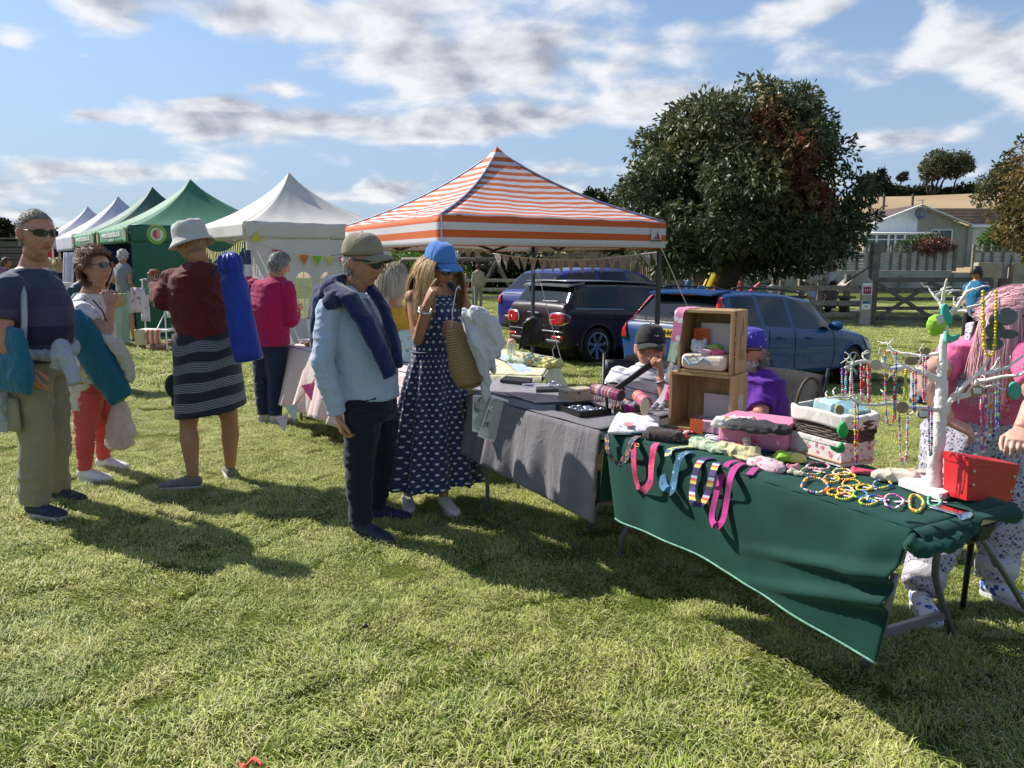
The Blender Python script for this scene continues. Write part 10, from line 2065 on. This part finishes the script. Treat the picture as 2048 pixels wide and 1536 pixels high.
for i,(px,py,w,h)in enumerate(((275,600,.22,.45),(299,573,.24,.30),(290,610,.16,.6),(345,605,.22,.55))):q=U(px,py,14.1);tag(MB().grid(lambda u,v:q+V((u-.5)*w,.02*sin(u*9+i),(.5-v)*h),8,5).Bd('hanging_bag',hm[i],Sm=1,Tk=.02),['pinkish printed cloth hanging at the left upright of the white rail','green and magenta print bag at the top of the white rail','long pale printed cloth in the middle of the white rail','pale striped cloth hanging between the green wall and the maroon shirt'][i],'cloth')
MB().tube([U(336,612,14.0),U(312,662,13.6)],.01,5).Bd('guy_rope',M['white'],g1)
lw=Th('low_goods_table','low table draped with striped throws at the foot of the green stall','table',tuple(U(300,690,13.5)));q=U(302,662,13.5);MB().box(q+V(0,.2,0),(.55,.4,.04)).Bd('tabletop',M['white'],lw)
for dx in(-.24,.24):MB().tube([q+V(dx,.05,0),V(q.x+dx*1.1,13.5,0)],.015,6).Bd('leg',M['white'],lw)
tag(MB().grid(lambda u,v:q+V(-.08+.26*u,-.02-.03*sin(v*3),.03-.26*v),6,6).Bd('striped_throw',Bnd('candy_stripe',[(.3,(.6,.08,.08)),(.2,(.65,.5,.15)),(.2,(.62,.58,.55)),(.3,(.6,.25,.25))],(1,0,0),.09),Sm=1,Tk=.01),'red and yellow striped throw on the low table','throw');tag(MB().grid(lambda u,v:q+V(-.28+.18*u,-.03,.03-.28*v),5,5).Bd('yellow_throw',Clo('pale_yellow_throw',(.6,.52,.3)),Sm=1,Tk=.01),'pale yellow fringed throw on the low table','throw')
def basket(px,py,Y,lb_):
 c=UZ(px,py,0.0);t=Th('small_basket',lb_,'basket',tuple(c));bmx_=pm((.30,.14,.06),.7)
 MB().rings([[c+V(cos(a)*w,sin(a)*w*.7,z)for a in turn(18)]for z,w in((0,.14),(.10,.19),(.10,.17),(.02,.12))]).Bd('basket_body',bmx_,t,Sm=1)
 for k in range(5):MB().ball(c+V(.09*cos(k*1.3),.06*sin(k*1.3),.11),(.06,.04,.03),8,6).Bd('cloth_bundle',pm([(.6,.55,.58),(.5,.2,.25),(.6,.6,.6),(.2,.2,.3),(.55,.35,.4)][k],.9),t,Sm=1)
basket(315,703,13.6,'brown basket of folded cloths on the grass by the low table');basket(348,694,13.9,'brown basket of pink cloths half behind the striped towel')
bag_=Th('hand_basket','wicker handbag hanging from the arm of a shopper by the green stall','basket',tuple(U(228,592,9.4)));c=U(229,596,9.4);MB().rings([ring(c+V(0,0,z),V(1,0,0),V(0,1,0),w,.06,16)for z,w in((-.1,.10),(-.05,.14),(.05,.13))]).Bd('basket_body',pm((.40,.28,.12),.7),bag_,Sm=1);MB().tube([c+V(-.1,0,.05),c+V(0,0,.28),c+V(.1,0,.05)],.01,6).Bd('handle',pm((.40,.28,.12),.7),bag_)
q=U(108,568,12.5);wt2=Th('white_crate_table','white slatted display table beside the blonde woman in black','table',(q.x,12.5,0));MB().box(q+V(.02,0,0),(.34,.4,.05)).Bd('tabletop',M['white'],wt2);
for dx in(-.1,.02,.14):MB().box(V(q.x+dx,12.35,q.z/2),(.06,.03,q.z-.03)).Bd('slat',M['white'],wt2)
tag(MB().grid(lambda u,v:U(128+22*u-4*v,505+115*v,13.2)+V(0,.04*sin(u*12),0),10,8).Bd('white_garment',Clo('white_lilac_cotton',(.62,.61,.72)),Sm=1,Tk=.02),'long white garment hanging from the corner of the white stall canopy','garment')
gb=tag(MB().box(U(236,630,14.6)-V(0,0,.1),(.25,.3,1.0)).Bd('pale_green_board',mat('mint_board',(.32,.48,.42),.7)),'pale mint display board beside the white-haired man','board')
lt=MB();q=UZ(505,1525,.02);lt.grid(lambda u,v:UZ(478+46*u,1530-9*v+9*sin(u*7),.03+.006*sin(u*11+v*5)),12,3);tag(lt.Bd('red_ribbon',pm((.62,.05,.03),.6),Sm=1,Tk=.002),'crumpled red ribbon on the grass at the bottom edge','ribbon')
tag(MB().ball(UZ(730,1252,.02),(.014,.012,.01),8,6).Bd('bottle_cap',M['black'],Sm=1),'tiny black bottle cap lying in the grass before the couple','cap')
tag(MB().poly([UZ(*p,.03)for p in((1226,1012),(1250,1008),(1268,1020),(1235,1023))],.02,(0,0,1)).Bd('pale_shoe_box',pm((.55,.52,.42))),'pale flat object on the grass under the green table','box')
